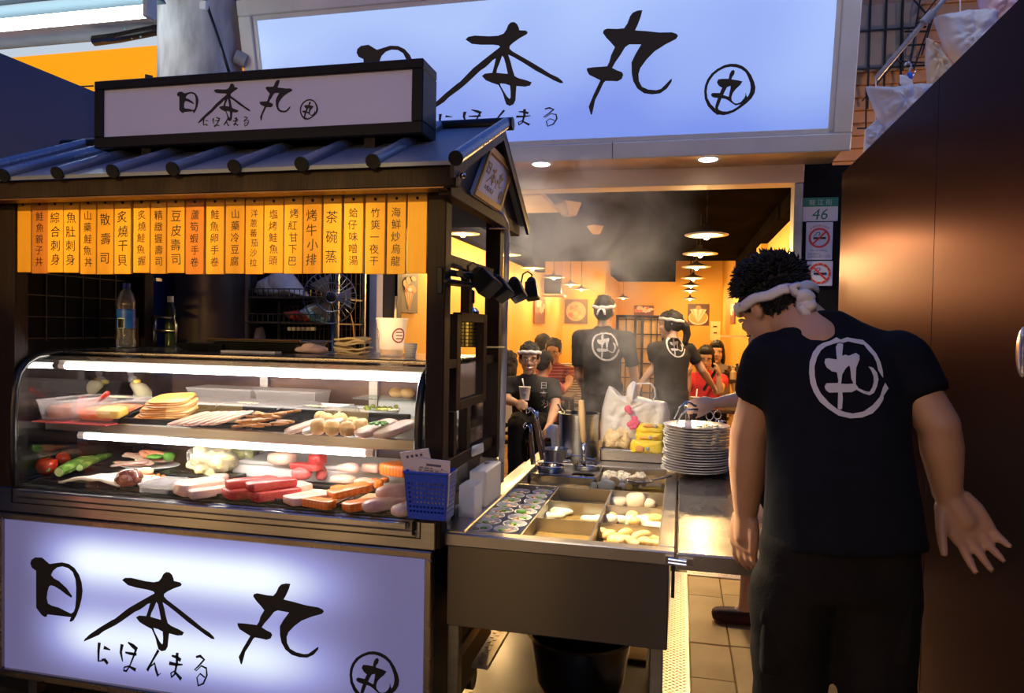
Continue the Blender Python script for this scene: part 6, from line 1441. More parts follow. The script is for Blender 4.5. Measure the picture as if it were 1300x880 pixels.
for k, (a, lab, Y) in enumerate((([(800, 563), (803, 558), (841, 560), (843, 575), (839, 577), (799, 574)], 'yellow snack packet lying lowest at the front of the steel tray', 3.66), ([(806, 552), (808, 548), (842, 550), (842, 560), (808, 560)], 'yellow snack packet in the middle of the pile', 3.70), ([(806, 545), (812, 537), (842, 539), (845, 546), (842, 550), (808, 549)], 'yellow snack packet on top of the pile', 3.72))):
    t2 = thing('snack_packet', lab, 'packet', atY(820, 570, Y), 'yellow packets in the steel tray')
    crumple(a, Y, .035, 50 + k, 24, .004).build('wrapper', PKY, t2, smooth=True, merge=True)
    m = MB()
    if k == 0: m.ball(atY(812, 570, Y - .036), (.022, .004, .016), 10, 6)
    if k == 2: m.ball(atY(824, 541, Y - .036), (.03, .004, .008), 10, 6)
    if k == 1: m.bar(atY(812, 556, Y - .036), atY(836, 556, Y - .036), .004, .008)
    m.build('printed_patch', mat('biscuit_print', (.70, .34, .12), .5), t2, smooth=True)
    m = MB(); m.ball(atY([822, 826, 832][k], [570, 556, 541][k], Y - .036), (.010, .004, .010), 8, 6); m.build('blue_patch', mat('grey_blue_print', (.40, .42, .52), .5), t2, smooth=True)
# ---- plate stack
PLT = mat('white_plate', (0.74, 0.72, 0.74), 0.22, coat=.3)
PC = Vector((.080, 3.43, TT + .012))
first = None; NP = 18
for k in range(NP):
    z = .0118 * k; dx = .004 * math.sin(k * 1.7) - .0012 * max(0, 4 - k) * 2
    lab = 'white plate in the tall stack on the side counter, ' + ('topmost' if k == NP - 1 else 'lowest' if k == 0 else ['', 'second', 'third', 'fourth', 'fifth', 'sixth', 'seventh', 'eighth', 'ninth', 'tenth', 'eleventh', 'twelfth', 'thirteenth', 'fourteenth', 'fifteenth', 'sixteenth', 'seventeenth'][k] + ' from the bottom')
    c = PC + Vector((dx, .003 * math.cos(k * 2.3), z))
    if first is None:
        first = MB().lathe([(0, .004), (.075, 0), (.085, .002), (.14, .012), (.150, .016), (.151, .0185), (.148, .0195), (.10, .010), (.08, .007), (0, .008)], c, 40).build('plate', PLT, None, label=lab, cat='plate', group='plates stacked on the side counter', smooth=True, origin=c)
    else: copy_tree(first, c, k * .4, lab)
crumple([(846, 604), (870, 607), (900, 609), (918, 611), (915, 606), (880, 603), (848, 601)], 3.43, .12, 61, 24, .006).build('paper_liner', mat('stained_paper', (.62, .48, .32), .7), None, label='stained paper sheet under the plate stack', cat='paper', smooth=True, merge=True)
m = MB(); random.seed(61)
for k in range(30): sup(m, (.035, .02, .003), MT(PC + Vector((.06 + rng(-.06, .06), rng(-.07, .07), .0118 * (NP - 1) + .0115)), rng(0, 3), rng(-.1, .1)), .8, .002, k, 8, 4)
m.build('green_scraps', mat('teal_scraps', (.10, .42, .38), .4, col2=(.3, .55, .5), ns=30), None, label='teal scraps lying on the topmost plate', cat='scraps', kind='stuff', smooth=True)
# ---- tongs and chrome tools behind the plates
t = thing('chrome_cylinder', 'short chrome tool handle standing behind the plate stack', 'tool', (.04, 3.66, TT))
a = Vector((.045, 3.66, TT)); h = atY(878, 515, 3.66).z - TT
MB().tube([a, a + Z_ * (h - .02), a + Z_ * (h - .015), a + Z_ * h], [.016, .016, .022, .022], 16).build('shaft', STEEL_SH, t, smooth=True, auto=AUTO)
for k, (x, y) in enumerate(((901, 528), (911, 527))):
    t = thing('food_tongs', ('left' if k == 0 else 'right') + ' pair of steel tongs with ring handles behind the plates', 'tongs', atY(x, 545, 3.62), 'tongs behind the plates')
    c = atY(x, y, 3.62); m = MB(); m.tube([c + Vector((math.cos(2 * PI * j / 20) * .017, 0, math.sin(2 * PI * j / 20) * .020)) for j in range(21)], .0035, 6)
    m.build('ring_handle', STEEL_SH, t, smooth=True)
    m = MB(); m.tube([c + Vector((-.005, 0, -.02)), c + Vector((-.03 + .01 * k, .01, -.12)), c + Vector((-.04, .01, -.22))], [.004, .005, .006], 8); m.tube([c + Vector((.006, 0, -.02)), c + Vector((-.015, .012, -.12)), c + Vector((-.03, .012, -.22))], [.004, .005, .006], 8); m.build('arm', STEEL_SH, t, smooth=True)
m = MB(); c = atY(917, 536, 3.60); m.ball(c, (.022, .012, .010), 10, 6); m.build('chrome_clip', STEEL_SH, None, label='small chrome clip right of the tongs on the plates', cat='clip', smooth=True)
MB().box((.03, 3.58, TT + .001), (.25, 3.72, TT + .15)).build('tool_bin', BLACKP, None, label='black tool bin hidden behind the plate stack', cat='bin', bevel=.004)
# ---- below the table
t = thing('cooking_bowl', 'big dark steel bowl standing under the hot food table', 'bowl', (-.36, 2.82, 0))
MB().lathe([(0, .02), (.11, .02), (.12, .03), (.17, .12), (.20, .30), (.214, .308), (.20, .312), (.165, .12), (.11, .04), (0, .04)], (-.36, 2.82, .0), 44).build('bowl_body', mat('dark_bowl_steel', (.10, .10, .10), .22, 1.0), t, smooth=True, auto=AUTO)
MB().lathe([(.10, 0), (.12, 0), (.12, .03), (.10, .03)], (-.36, 2.82, 0), 30).build('foot_ring', STEEL_DK, t)
lg = MB(); lg.box((-.70, 2.45, .29), (-.64, 3.75, .305)); o = lg.build('perforated_ledge', mat('pale_perforated_steel', (.62, .58, .52), .35, .8, col2=(.5, .45, .38), ns=30), st)
m = MB()
for k in range(60): m.box((-.692 + (k % 2) * .016, 2.46 + .0215 * k, .305), (-.680 + (k % 2) * .016, 2.475 + .0215 * k, .3075))
m.build('ledge_studs', mat('pale_perforated_steel', (.6, .6, .6)), o, kind='stuff')
MB().box((-.62, 3.3, .002), (-.12, 4.2, .010)).build('floor_sheet', mat('glossy_amber_floor', (.34, .22, .09), .16, .5, bump=.15, bs=5), None, label='wet shiny metal sheet on the floor behind the big bowl', cat='floor sheet')
# ================================================================== inside the restaurant
SHADED = mat('dark_shade_outside', (0.05, 0.035, 0.025), 0.5)
SHADE = mat('white_enamel_shade', (0.85, 0.80, 0.70), 0.35)
BULB = emat('warm_bulb', (1.0, 0.66, 0.26), 40.0)
WARM = (1.0, 0.62, 0.24)
def pendant(x, y, z, w, label, power):
    t = thing('pendant_lamp', label, 'lamp', (x, y, z), 'warm pendant lamps in the restaurant')
    r = w / 2
    MB().lathe([(r, -.004), (r * .62, .020), (r * .22, .045), (.022, .060), (.020, .085), (0, .085)], (x, y, z), 32).build('shade', SHADED, t, smooth=True)
    MB().lathe([(r * 1.005, -.010), (r * 1.01, -.004), (r * .62, .014), (.02, .036), (0, .036)], (x, y, z), 32).build('shade_liner', SHADE, t, smooth=True)
    MB().ball((x, y, z - .012), (.030, .030, .036), 14, 10).build('bulb', BULB, t, smooth=True)
    top = 2.75 if y < 13 else 3.42
    MB().tube([(x, y, z + .08), (x, y, top)], .006, 6).build('cord', BLACKP, t)
    light('pendant_light', 'POINT', (x, y, z - .085), power, WARM, None, .05)
ords = ['nearest', 'second', 'third', 'fourth', 'fifth', 'sixth', 'farthest']
for k, (y, px, py) in enumerate(((6.342, 897, 297), (7.85, 889, 322), (9.42, 884, 340), (11.37, 880, 351), (13.2, 877, 362), (14.8, 876, 367), (18.3, 876, 379))):
    p = atY(px, py, y); pendant(p.x, y, 2.335, .36, ords[k] + ' lamp of the right hand row of hanging lamps', 52)
for k, (y, px, py) in enumerate(((7.5, 588, 296), (8.85, 643, 323), (10.3, 676, 340), (12.2, 703, 352), (13.75, 724, 361), (15.2, 738, 367))):
    p = atY(px, py, y); pendant(max(p.x, -2.38), y, p.z, .36, ords[min(k, 5)] + ' lamp of the left hand row of hanging lamps', 52)
p = atY(791, 378, 17.0); pendant(p.x, 17.0, p.z, .34, 'lone lamp hanging before the dark beam at the back', 30)

def picture(label, X0, wallY=None, pxb=None, kind=0):
    """flat food print on the side wall (wallY None) or on a back wall"""
    x0, y0, x1, y1 = pxb
    if wallY is None:
        a, b_ = atX(x0, (y0 + y1) / 2, X0), atX(x1, (y0 + y1) / 2, X0); tp, bt = atX((x0 + x1) / 2, y0, X0), atX((x0 + x1) / 2, y1, X0)
        N = X_ if X0 < 0 else -X_; U = Y_ if X0 < 0 else Y_
        O = Vector((X0, (a.y + b_.y) / 2, (tp.z + bt.z) / 2)); w, h = abs(b_.y - a.y), tp.z - bt.z
    else:
        a, b_ = atY(x0, (y0 + y1) / 2, wallY), atY(x1, (y0 + y1) / 2, wallY); tp, bt = atY((x0 + x1) / 2, y0, wallY), atY((x0 + x1) / 2, y1, wallY)
        N = NF; U = X_; O = Vector(((a.x + b_.x) / 2, wallY, (tp.z + bt.z) / 2)); w, h = b_.x - a.x, tp.z - bt.z
    t = thing('food_picture', label, 'picture', O, 'food pictures on the yellow walls')
    def rect(u0, v0, u1, v1, d, mt, nm, th=.03):
        m = MB(); q = [O + U * (u * w) + Z_ * (v * h) + N * d for u, v in ((u0, v0), (u1, v0), (u1, v1), (u0, v1))]; m.poly(q, N, th); return m.build(nm, mt, t)
    def disc(cu, cv, ru, rv, d, mt, nm, n=28):
        m = MB(); m.poly([O + U * ((cu + ru * math.cos(2 * PI * i / n)) * w) + Z_ * ((cv + rv * math.sin(2 * PI * i / n)) * h) + N * d for i in range(n)], N, .002); return m.build(nm, mt, t)
    pm = lambda c: mat('print_%02d%02d%02d' % tuple(int(v * 99) for v in c), c, .45)
    rect(-.5, -.5, .5, .5, .03, pm(((.16, .09, .05), (.05, .03, .025), (.22, .05, .04), (.12, .05, .04))[kind]), 'canvas')
    random.seed(kind + 3)
    if kind == 0:
        disc(0, -.02, .47, .44, .032, pm((.10, .07, .06)), 'printed_bowl'); disc(0, 0, .43, .40, .034, pm((.75, .42, .16)), 'printed_soup')
        for k in range(14):
            a = rng(0, 6.28); r = rng(.05, .30); disc(r * math.cos(a), r * math.sin(a), rng(.06, .12), rng(.05, .10), .0362 + .0004 * k, pm([(.72, .12, .04), (.85, .60, .28), (.80, .30, .08), (.30, .40, .08)][k % 4]), 'printed_food', 12)
    elif kind == 1:
        for k in range(9):
            a = -.6 + .15 * k; m = MB(); q = [O + U * ((.02 + s * .03 + (v + .45) * math.sin(a) * .7) * w) + Z_ * (v * h) + N * (.0325 + .0004 * k) for s, v in ((-1, -.42), (1, -.42), (2, .05), (-2, .05))]; m.poly(q, N, .001); m.build('printed_stalk', pm([(.72, .45, .10), (.80, .55, .22), (.45, .16, .04)][k % 3]), t)
        for k in range(8): disc(rng(-.22, .3), rng(.05, .42), rng(.08, .14), rng(.05, .10), .038 + .0004 * k, pm([(.82, .30, .05), (.85, .50, .10), (.35, .32, .05)][k % 3]), 'printed_food', 12)
        disc(.0, .06, .13, .05, .043, pm((.9, .85, .7)), 'printed_food', 14)
    elif kind == 2:
        for k in range(10): disc(rng(-.4, .4), rng(.0, .3), rng(.08, .16), rng(.10, .18), .0325 + .0004 * k, pm([(.82, .70, .55), (.75, .20, .14), (.85, .8, .7)][k % 3]), 'printed_food', 12)
    else:
        disc(0, -.15, .46, .34, .0325, pm((.85, .78, .62)), 'printed_plate'); disc(0, -.10, .42, .32, .034, pm((.70, .40, .10)), 'printed_sauce')
        for k in range(9):
            a = -.9 + .22 * k; m = MB(); q = [O + U * ((s * .03 + (v + .4) * math.sin(a) * .65) * w) + Z_ * ((v * math.cos(a * .6)) * h) + N * (.0355 + .0004 * k) for s, v in ((-1, -.36), (1, -.36), (1.6, .28), (-1.6, .28))]; m.poly(q, N, .001); m.build('printed_stalk', pm([(.86, .72, .50), (.80, .50, .16), (.88, .80, .66)][k % 3]), t)
        disc(0, .33, .12, .10, .041, pm((.8, .28, .1)), 'printed_food', 12)
picture('orange food picture seen past the cup under the planks', -2.597, None, (502, 345, 527, 397), 1)
picture('narrow side on picture below the television', -2.597, None, (677, 378, 690, 411), 2)
picture('square picture of a round bowl of red and orange stew', 0, 15.995, (717, 380, 746, 411), 0)
picture('picture of a fan of pale sticks on a white plate', 0, 19.495, (873, 386, 900, 413), 3)
picture('small red and white food picture behind the grid screen', 0, 19.495, (805, 388, 830, 403), 2)
picture('dark narrow picture on the right wall behind the red shirted woman', .998, None, (929, 386, 934, 411), 2)
# television
a, b_ = atX(691, 350, -2.40), atX(711, 374, -2.40)
t = thing('television', 'dark television on a bracket high on the left wall', 'television', (-2.42, (a.y + b_.y) / 2, b_.z))
cy = 13.6; q0, q1 = atY(691, 349, cy), atY(712, 373, cy)
MB().box((q0.x, cy, q1.z), (q1.x, cy + .12, q0.z)).build('cabinet', BLACKP, t, bevel=.01)
MB().box((q0.x + .03, cy - .004, q1.z + .03), (q1.x - .03, cy, q0.z - .03)).build('screen', mat('tv_screen', (.03, .03, .035), .1), t)
MB().box((q0.x + .05, cy - .008, q0.z - .02), (q1.x - .02, cy + .002, q0.z - .005)).build('blue_light', emat('tv_blue', (.1, .15, 1), 1.2), t)
MB().box((-2.6, cy - .05, q1.z - .05), (q1.x + .06, cy + .25, q1.z - .02)).build('bracket_shelf', CREAM, t)
# grid screen standing in the room
t = thing('grid_screen', 'dark wooden grid screen with paper panes standing in the room', 'screen', (-.55, 10, 0))
x0, x1, zt = -.86, -.10, 1.69
SCP = mat('amber_paper', (.70, .46, .16), .7)
MB().box((x0, 10.03, .05), (x1, 10.035, zt)).build('paper', SCP, t)
for xx in (x0, x0 + .245, x0 + .34, x0 + .62, x1): MB().box((xx - .018, 9.99, 0), (xx + .018, 10.028, zt + .02)).build('stile', DWOOD, t)
for xx in (x0 + .12, x0 + .46, x0 + .54): MB().box((xx - .006, 10.0, .05), (xx + .006, 10.028, zt)).build('muntin', DWOOD, t)
for k in range(9): MB().box((x0, 10.0, .06 + .2 * k), (x1, 10.028, .072 + .2 * k)).build('muntin', DWOOD, t)
MB().box((x0 - .02, 9.985, zt), (x1 + .02, 10.03, zt + .035)).build('top_rail', DWOOD, t)
# little notices and a shelf at the back right
t = thing('wall_notice', 'small framed notice with two dark lines beside the stick picture', 'notice', atY(909, 418, 13.0))
q0, q1 = atY(902, 408, 12), atY(914, 432, 12)
MB().box((q0.x, 12, q1.z), (q1.x, 12.02, q0.z)).build('acrylic', mat('pale_yellow_acrylic', (.72, .56, .26), .3), t)
m = MB(); m.box((q0.x + .04, 11.99, q0.z - .09), (q1.x - .05, 12.0, q0.z - .075)); m.box((q0.x + .05, 11.99, q0.z - .19), (q1.x - .05, 12.0, q0.z - .175)); m.build('notice_lines', BLACK, t, kind='stuff')
MB().box((q1.x, 12, q1.z + .05), (1.0, 12.02, q1.z + .08)).build('arm', CREAM, t)
m = MB(); q = [atX(a, b_, .93) for a, b_ in ((906, 374), (919, 386), (919, 378))]; m.poly([Vector((.90, v.y, v.z)) for v in q], X_, .03)
MB().box((.72, 8.6, 2.02), (1.0, 9.2, 2.05)).build('wall_shelf', CREAM, None, label='small cream shelf high on the right wall', cat='shelf')
t = thing('ceiling_box', 'cream square lamp box under the dark ceiling near the stall roof', 'lamp', (-1.0, 7.2, 2.6), 'cream boxes under the ceiling')
def cbox(px, py, hw, Y, tt):
    c = atY(px, py, Y); c.z = 2.747
    m = MB(); h = hw
    m.hexa([Vector((c.x - h * .35, Y, c.z - h * .9)), Vector((c.x + h * .15, Y - h * .4, c.z - h * .9)), Vector((c.x + h * .65, Y, c.z - h * .9)), Vector((c.x + h * .15, Y + h * .4, c.z - h * .9)), Vector((c.x - h, Y, c.z)), Vector((c.x, Y - h, c.z)), Vector((c.x + h, Y, c.z)), Vector((c.x, Y + h, c.z))])
    m.build('box_shell', CREAM, tt, bevel=.01)
cbox(720, 262, .15, 7.0, t)
t = thing('ceiling_box', 'smaller cream lamp box farther back under the dark ceiling', 'lamp', (-.8, 8.4, 2.65), 'cream boxes under the ceiling'); cbox(755, 303, .11, 8.6, t)

# ---- tables, stools, chair
TOPM = mat('dark_table_top', (.05, .03, .02), .25, col2=(.08, .05, .03), ns=4)
def table(cx, cy, w, d, h, label):
    t = thing('dining_table', label, 'table', (cx, cy, 0), 'dark dining tables')
    MB().box((cx - w / 2, cy - d / 2, h - .035), (cx + w / 2, cy + d / 2, h)).build('table_top', TOPM, t, bevel=.006)
    for sx in (-1, 1):
        for sy in (-1, 1): MB().box((cx + sx * (w / 2 - .05) - .02, cy + sy * (d / 2 - .05) - .02, 0), (cx + sx * (w / 2 - .05) + .02, cy + sy * (d / 2 - .05) + .02, h - .035)).build('leg', BLACK, t)
table(.40, 7.32, .85, .6, .78, 'dark dining table of the red shirted woman')
table(-1.27, 7.12, .5, .45, .86, 'dark dining table before the man in the maroon striped shirt')
table(-2.2, 6.55, .7, .6, .72, 'dark dining table at the left edge of the room')
def stool(cx, cy, h, label):
    t = thing('stool', label, 'stool', (cx, cy, 0), 'dark round stools')
    MB().lathe([(0, h - .04), (.16, h - .04), (.165, h - .02), (.16, h), (0, h)], (cx, cy, 0), 24).build('seat', BLACKP, t, smooth=True, auto=AUTO)
    for k in range(4):
        a = PI / 4 + PI / 2 * k; MB().bar((cx + .12 * math.cos(a), cy + .12 * math.sin(a), h - .04), (cx + .16 * math.cos(a), cy + .16 * math.sin(a), 0), .022).build('leg', BLACK, t)
t = thing('red_chair', 'red chair back beside the man standing with his back turned', 'chair', (-.90, 7.0, 0))
RC = mat('red_chair_vinyl', (.50, .03, .03), .4)
c = atY(743, 495, 7.0)
MB().box((c.x - .03, 6.98, .75), (c.x + .16, 7.04, 1.12)).build('backrest', RC, t, bevel=.015)
MB().box((c.x - .10, 7.0, .44), (c.x + .30, 7.4, .50)).build('seat', RC, t, bevel=.015)
for sx in (-.07, .27):
    for y in (7.03, 7.37): MB().box((c.x + sx - .015, y - .015, 0), (c.x + sx + .015, y + .015, .45)).build('leg', BLACK, t)
m = MB(); m.bar((c.x, 7.02, .48), (c.x, 7.02, .78), .025); m.bar((c.x + .13, 7.02, .48), (c.x + .13, 7.02, .78), .025); m.build('back_post', BLACK, t, kind='stuff')
# cup on the red shirted woman's table, bottles on the side
def papercup(c, s, label, spoon, em=(.35, .35, .40)):
    t = thing('paper_cup', label, 'cup', c)
    MB().lathe([(0, 0), (.035 * s, 0), (.048 * s, .105 * s), (.051 * s, .108 * s), (.047 * s, .110 * s), (.034 * s, .01), (0, .01)], c, 24).build('cup', mat('paper_cup_white', (.78, .72, .62), .5), t, smooth=True, auto=AUTO)
    m = MB(); m.ball(c + Vector((0, -.041 * s, .055 * s)), (.020 * s, .004, .018 * s), 12, 8); m.build('round_print', mat('cup_print_grey', em, .5), t, smooth=True)
    if spoon: MB().tube([c + Vector((0, 0, .03)), c + Vector((-.012 * s, 0, .13 * s)), c + Vector((-.022 * s, 0, .175 * s))], [.008 * s, .008 * s, .013 * s], 8, flat=.5).build('spoon', WHITEP, t, smooth=True)
    else: MB().tube([c + Vector((.01, 0, .03)), c + Vector((.022, 0, .19 * s))], .006, 8).build('straw', WHITEP, t, smooth=True)
    return t
q = atY(882, 497, 7.12); papercup(Vector((q.x, 7.12, .781)), .95, 'white drink cup with straw on the red shirted woman\'s table', False)
q = atY(601, 505, 6.6); q.z = .722
t = thing('snack_tub', 'white paper tub of green and white food on the left table', 'tub', (atY(598, 500, 6.55).x, 6.55, .72))
c = Vector((atY(598, 500, 6.55).x, 6.55, atY(598, 506, 6.55).z)); 
MB().box((c.x - .14, 6.5, .722), (c.x + .14, 6.7, c.z)).build('carton_base', mat('brown_carton', (.2, .12, .06), .7), t)
MB().lathe([(0, 0), (.055, 0), (.075, .10), (.07, .10), (0, .06)], c, 24).build('tub', WHITEP, t, smooth=True, auto=AUTO)
m = MB(); sup(m, (.12, .12, .08), MT(c + Vector((-.01, 0, .075))), .9, .02, 3); m.build('greens', GREENH, t, smooth=True)
MB().tube([c + Vector((.03, 0, .09)), c + Vector((.05, 0, .2))], [.02, .012], 8, flat=.4).build('spoon', WHITEP, t, smooth=True)
for k in range(6):
    px = [921, 926, 931, 936, 940, 944][k]; q = atY(px, 470, 8.2); h = [.10, .14, .12, .17, .11, .13][k]; z0 = 1.0
    MB().lathe([(0, 0), (.035, 0), (.035, h * .65), (.015, h * .8), (.015, h), (0, h)], (q.x, 8.2 + .03 * (k % 2), z0), 14).build('sauce_bottle', [BLACKP, mat('brown_bottle', (.12, .05, .02), .2), mat('cream_bottle', (.7, .55, .3), .4)][k % 3], None, label='%s of the small sauce bottles on the side shelf at the right wall' % ['leftmost', 'second from left', 'third from left', 'fourth from left', 'fifth from left', 'rightmost'][k], cat='bottle', group='sauce bottles on the side shelf', smooth=True, auto=AUTO)
MB().box((.45, 8.1, .965), (1.0, 8.45, 1.0)).build('side_shelf', TOPM, None, label='dark side shelf carrying sauce bottles at the right wall', cat='shelf', bevel=.004)

# ---- steam drifting up from the boiling pans
m = bpy.data.materials.new('drifting_steam'); m.use_nodes = True; nt = m.node_tree; nt.nodes.clear()
out = nt.nodes.new('ShaderNodeOutputMaterial'); vol = nt.nodes.new('ShaderNodeVolumePrincipled')
vol.inputs['Color'].default_value = (.95, .95, .97, 1); vol.inputs['Anisotropy'].default_value = 0.25
geo = nt.nodes.new('ShaderNodeNewGeometry'); sp = nt.nodes.new('ShaderNodeSeparateXYZ'); nt.links.new(geo.outputs['Position'], sp.inputs[0])
X2, Y2, Z2 = sp.outputs
# plume centre leans left and back as it climbs
s = mth('SUBTRACT', Z2, .9)
cxn = mth('MULTIPLY_ADD', s, -.42, -.28); cyn = mth('MULTIPLY_ADD', s, .30, 4.25)
wid = mth('MULTIPLY_ADD', s, .20, .30)
dx = mth('DIVIDE', mth('SUBTRACT', X2, cxn), wid); dy = mth('DIVIDE', mth('SUBTRACT', Y2, cyn), wid)
fall = mth('EXPONENT', mth('MULTIPLY', mth('ADD', mth('MULTIPLY', dx, dx), mth('MULTIPLY', dy, dy)), -1.5))
nz = nt.nodes.new('ShaderNodeTexNoise'); nz.inputs['Scale'].default_value = 2.6; nz.inputs['Detail'].default_value = 4; nz.inputs['Distortion'].default_value = .9
nt.links.new(geo.outputs['Position'], nz.inputs['Vector'])
n1 = mth('MAXIMUM', mth('MULTIPLY', mth('SUBTRACT', nz.outputs[0], .46), 6.0), 0.0)
dens = mth('MULTIPLY', mth('MULTIPLY', n1, fall), 2.3)
nt.links.new(dens, vol.inputs['Density']); nt.links.new(vol.outputs[0], out.inputs['Volume'])
sm = MB(); sm.lathe([(.50, .90), (.70, 1.3), (.88, 1.8), (1.05, 2.3), (1.12, 2.62), (.8, 2.63)], (0, 0, 0), 20)
sm.v = [Vector((v.x - .28 - .42 * (v.z - .9), v.y * .9 + 4.45 + .30 * (v.z - .9), v.z)) for v in sm.v]
o = sm.build('steam', m, None, label='wispy white steam drifting up from the boiling pans', cat='steam', kind='stuff')
# ================================================================== people
from mathutils.bvhtree import BVHTree
SKIN = mat('skin_tan', (0.56, 0.32, 0.20), 0.48, col2=(0.50, 0.27, 0.16), ns=9, sss=.12)
SKINP = mat('skin_light', (0.66, 0.42, 0.30), 0.48, col2=(0.60, 0.35, 0.24), ns=9, sss=.12)
HAIR = mat('black_hair', (0.007, 0.006, 0.006), 0.6, bump=.5, bs=160, stretch=(1, 1, .3))
TEEB = mat('black_cotton', (0.0045, 0.005, 0.008), 0.9, col2=(0.007, 0.0075, 0.011), ns=30, bump=.1, bs=260, spec=.25)
PANTSB = mat('charcoal_cargo_cloth', (0.009, 0.007, 0.0055), 0.9, col2=(0.013, 0.010, 0.008), ns=12, bump=.15, bs=120, spec=.25)
BANDW = mat('white_headband', (0.74, 0.70, 0.70), 0.8, bump=.2, bs=90)
LOGO = mat('white_shirt_print', (0.66, 0.62, 0.60), 0.75)
LIP = mat('lip', (0.40, 0.13, 0.11), 0.45)
EYEW = mat('eye_white', (0.62, 0.56, 0.52), 0.3)
TEETH = mat('teeth', (0.75, 0.68, 0.58), 0.3)
LENS = glassmat('spectacle_lens', (.95, .95, .95), .10, .03, .0)

def remeshed(mb, vox, smooth_it=3, sm=0.5):
    me = bpy.data.meshes.new('tmp'); me.from_pydata(mb.v, [], mb.f)
    bm = bmesh.new(); bm.from_mesh(me); bmesh.ops.recalc_face_normals(bm, faces=bm.faces); bm.to_mesh(me); bm.free()
    o = bpy.data.objects.new('tmp', me); COL.objects.link(o)
    r = o.modifiers.new('r', 'REMESH'); r.mode = 'VOXEL'; r.voxel_size = vox; r.use_smooth_shade = True
    if smooth_it:
        s = o.modifiers.new('s', 'SMOOTH'); s.iterations = smooth_it; s.factor = sm
    dg = bpy.context.evaluated_depsgraph_get(); dg.update()
    out = bpy.data.meshes.new_from_object(o.evaluated_get(dg))
    bpy.data.objects.remove(o); bpy.data.meshes.remove(me)
    for p in out.polygons: p.use_smooth = True
    return out
def place_mesh(name, me, material, parent):
    me.name = name
    lo = [min(v.co[i] for v in me.vertices) for i in range(3)]; hi = [max(v.co[i] for v in me.vertices) for i in range(3)]
    og = Vector(((lo[0] + hi[0]) / 2, (lo[1] + hi[1]) / 2, lo[2]))
    me.transform(Matrix.Translation(-og))
    me.materials.clear()
    o = link_mesh(name, me, material, parent, og); KIDS.setdefault(parent, []).append(o)
    return o
def limb(mb, pts, rad, n=14):
    """tapered limb: lofted tube with round joints"""
    mb.tube(pts, rad, n)
    for p, r in zip(pts, rad): mb.ball(p, r, n, 8)
def frame(f, u=Vector((0, 0, 1))):
    f = Vector(f).normalized(); r = f.cross(u).normalized(); u = r.cross(f)
    return r, f, u
def rotm(r, f, u, c):
    return Matrix(((r.x, f.x, u.x, c.x), (r.y, f.y, u.y, c.y), (r.z, f.z, u.z, c.z), (0, 0, 0, 1)))
def hand(mb, wrist, dirn, nrm, side, curl=(.35, .4, .45, .5), spread=.06, thumb=(.75, .25), sc=1.0, nf=8):
    """palm and five fingers. dirn: along the fingers; nrm: out of the palm; side: +1 thumb towards dirn x nrm"""
    d = Vector(dirn).normalized(); n = Vector(nrm); n = (n - d * n.dot(d)).normalized(); s = d.cross(n).normalized() * side
    W = Vector(wrist)
    limb(mb, [W - d * .01, W + d * .03 * sc, W + d * .06 * sc], [.028 * sc, .027 * sc, .026 * sc], 10)
    for k in range(5):
        o = (k - 2) * .0165 * sc
        mb.tube([W + d * .012 * sc + s * o * .75, W + d * .05 * sc + s * o, W + d * .088 * sc + s * o * 1.05], [.015 * sc, .0155 * sc, .0125 * sc], nf)
        mb.ball(W + d * .088 * sc + s * o * 1.05, .0125 * sc, nf, 6)
    lens = (.068, .076, .070, .054)
    for k in range(4):
        o = (1.5 - k) * .0215 * sc
        a = W + d * .088 * sc + s * o
        dd = (d + s * spread * (1.5 - k)).normalized(); c = curl[k]; L = lens[k] * sc
        pts = [a - dd * .01]; p = a; ang = c * .5
        for j, fr in enumerate((.45, .32, .25)):
            v = dd * math.cos(ang) + n * math.sin(ang); p = p + v * L * fr; pts.append(p); ang += c
        mb.tube(pts, [.0098 * sc, .0093 * sc, .0086 * sc, .0072 * sc], nf); mb.ball(pts[-1], .0075 * sc, nf, 6)
        for q in pts[1:-1]: mb.ball(q, .0093 * sc, nf, 6)
    b = W + d * .022 * sc + s * .026 * sc
    t1 = (d * thumb[0] + s * (1.0 - thumb[0]) * 1.4 + n * thumb[1]).normalized()
    q1 = b + t1 * .042 * sc; t2 = (t1 + d * .35).normalized(); q2 = q1 + t2 * .030 * sc; q3 = q2 + (t2 + n * .2).normalized() * .022 * sc
    mb.tube([b - t1 * .012, b, q1, q2, q3], [.016 * sc, .016 * sc, .0118 * sc, .0105 * sc, .0085 * sc], nf); mb.ball(q3, .0088 * sc, nf, 6); mb.ball(q1, .0118 * sc, nf, 6)
def head_shapes(mb, M, s=1.0, neck=None, nr=.055):
    """M maps head-local (x right, y forward, z up) to the world"""
    def E(c, r): 
        mb.ball(M @ (Vector(c) * s), tuple(k * s for k in r), 20, 14, M)
    E((0, -.012, .035), (.075, .095, .085)); E((0, .022, -.030), (.064, .070, .082)); E((0, .030, -.070), (.050, .052, .045))
    E((0, .072, -.098), (.022, .018, .018)); E((0, .060, .035), (.058, .028, .030))
    E((0, .094, -.002), (.008, .012, .026)); E((0, .102, -.020), (.014, .013, .012)); E((-.010, .095, -.024), (.009, .010, .008)); E((.010, .095, -.024), (.009, .010, .008))
    E((-.038, .070, -.020), (.022, .016, .018)); E((.038, .070, -.020), (.022, .016, .018))
    E((0, .087, -.052), (.024, .010, .008)); E((0, .084, -.063), (.020, .010, .008))
    for q in (-1, 1):
        E((q * .074, -.008, -.010), (.012, .018, .030)); E((q * .080, -.012, .004), (.008, .016, .018))
        E((q * .034, .080, .026), (.022, .010, .007))
    if neck is not None: limb(mb, [M @ Vector((0, -.018 * s, -.055 * s)), neck], [nr, nr * 1.06], 16)
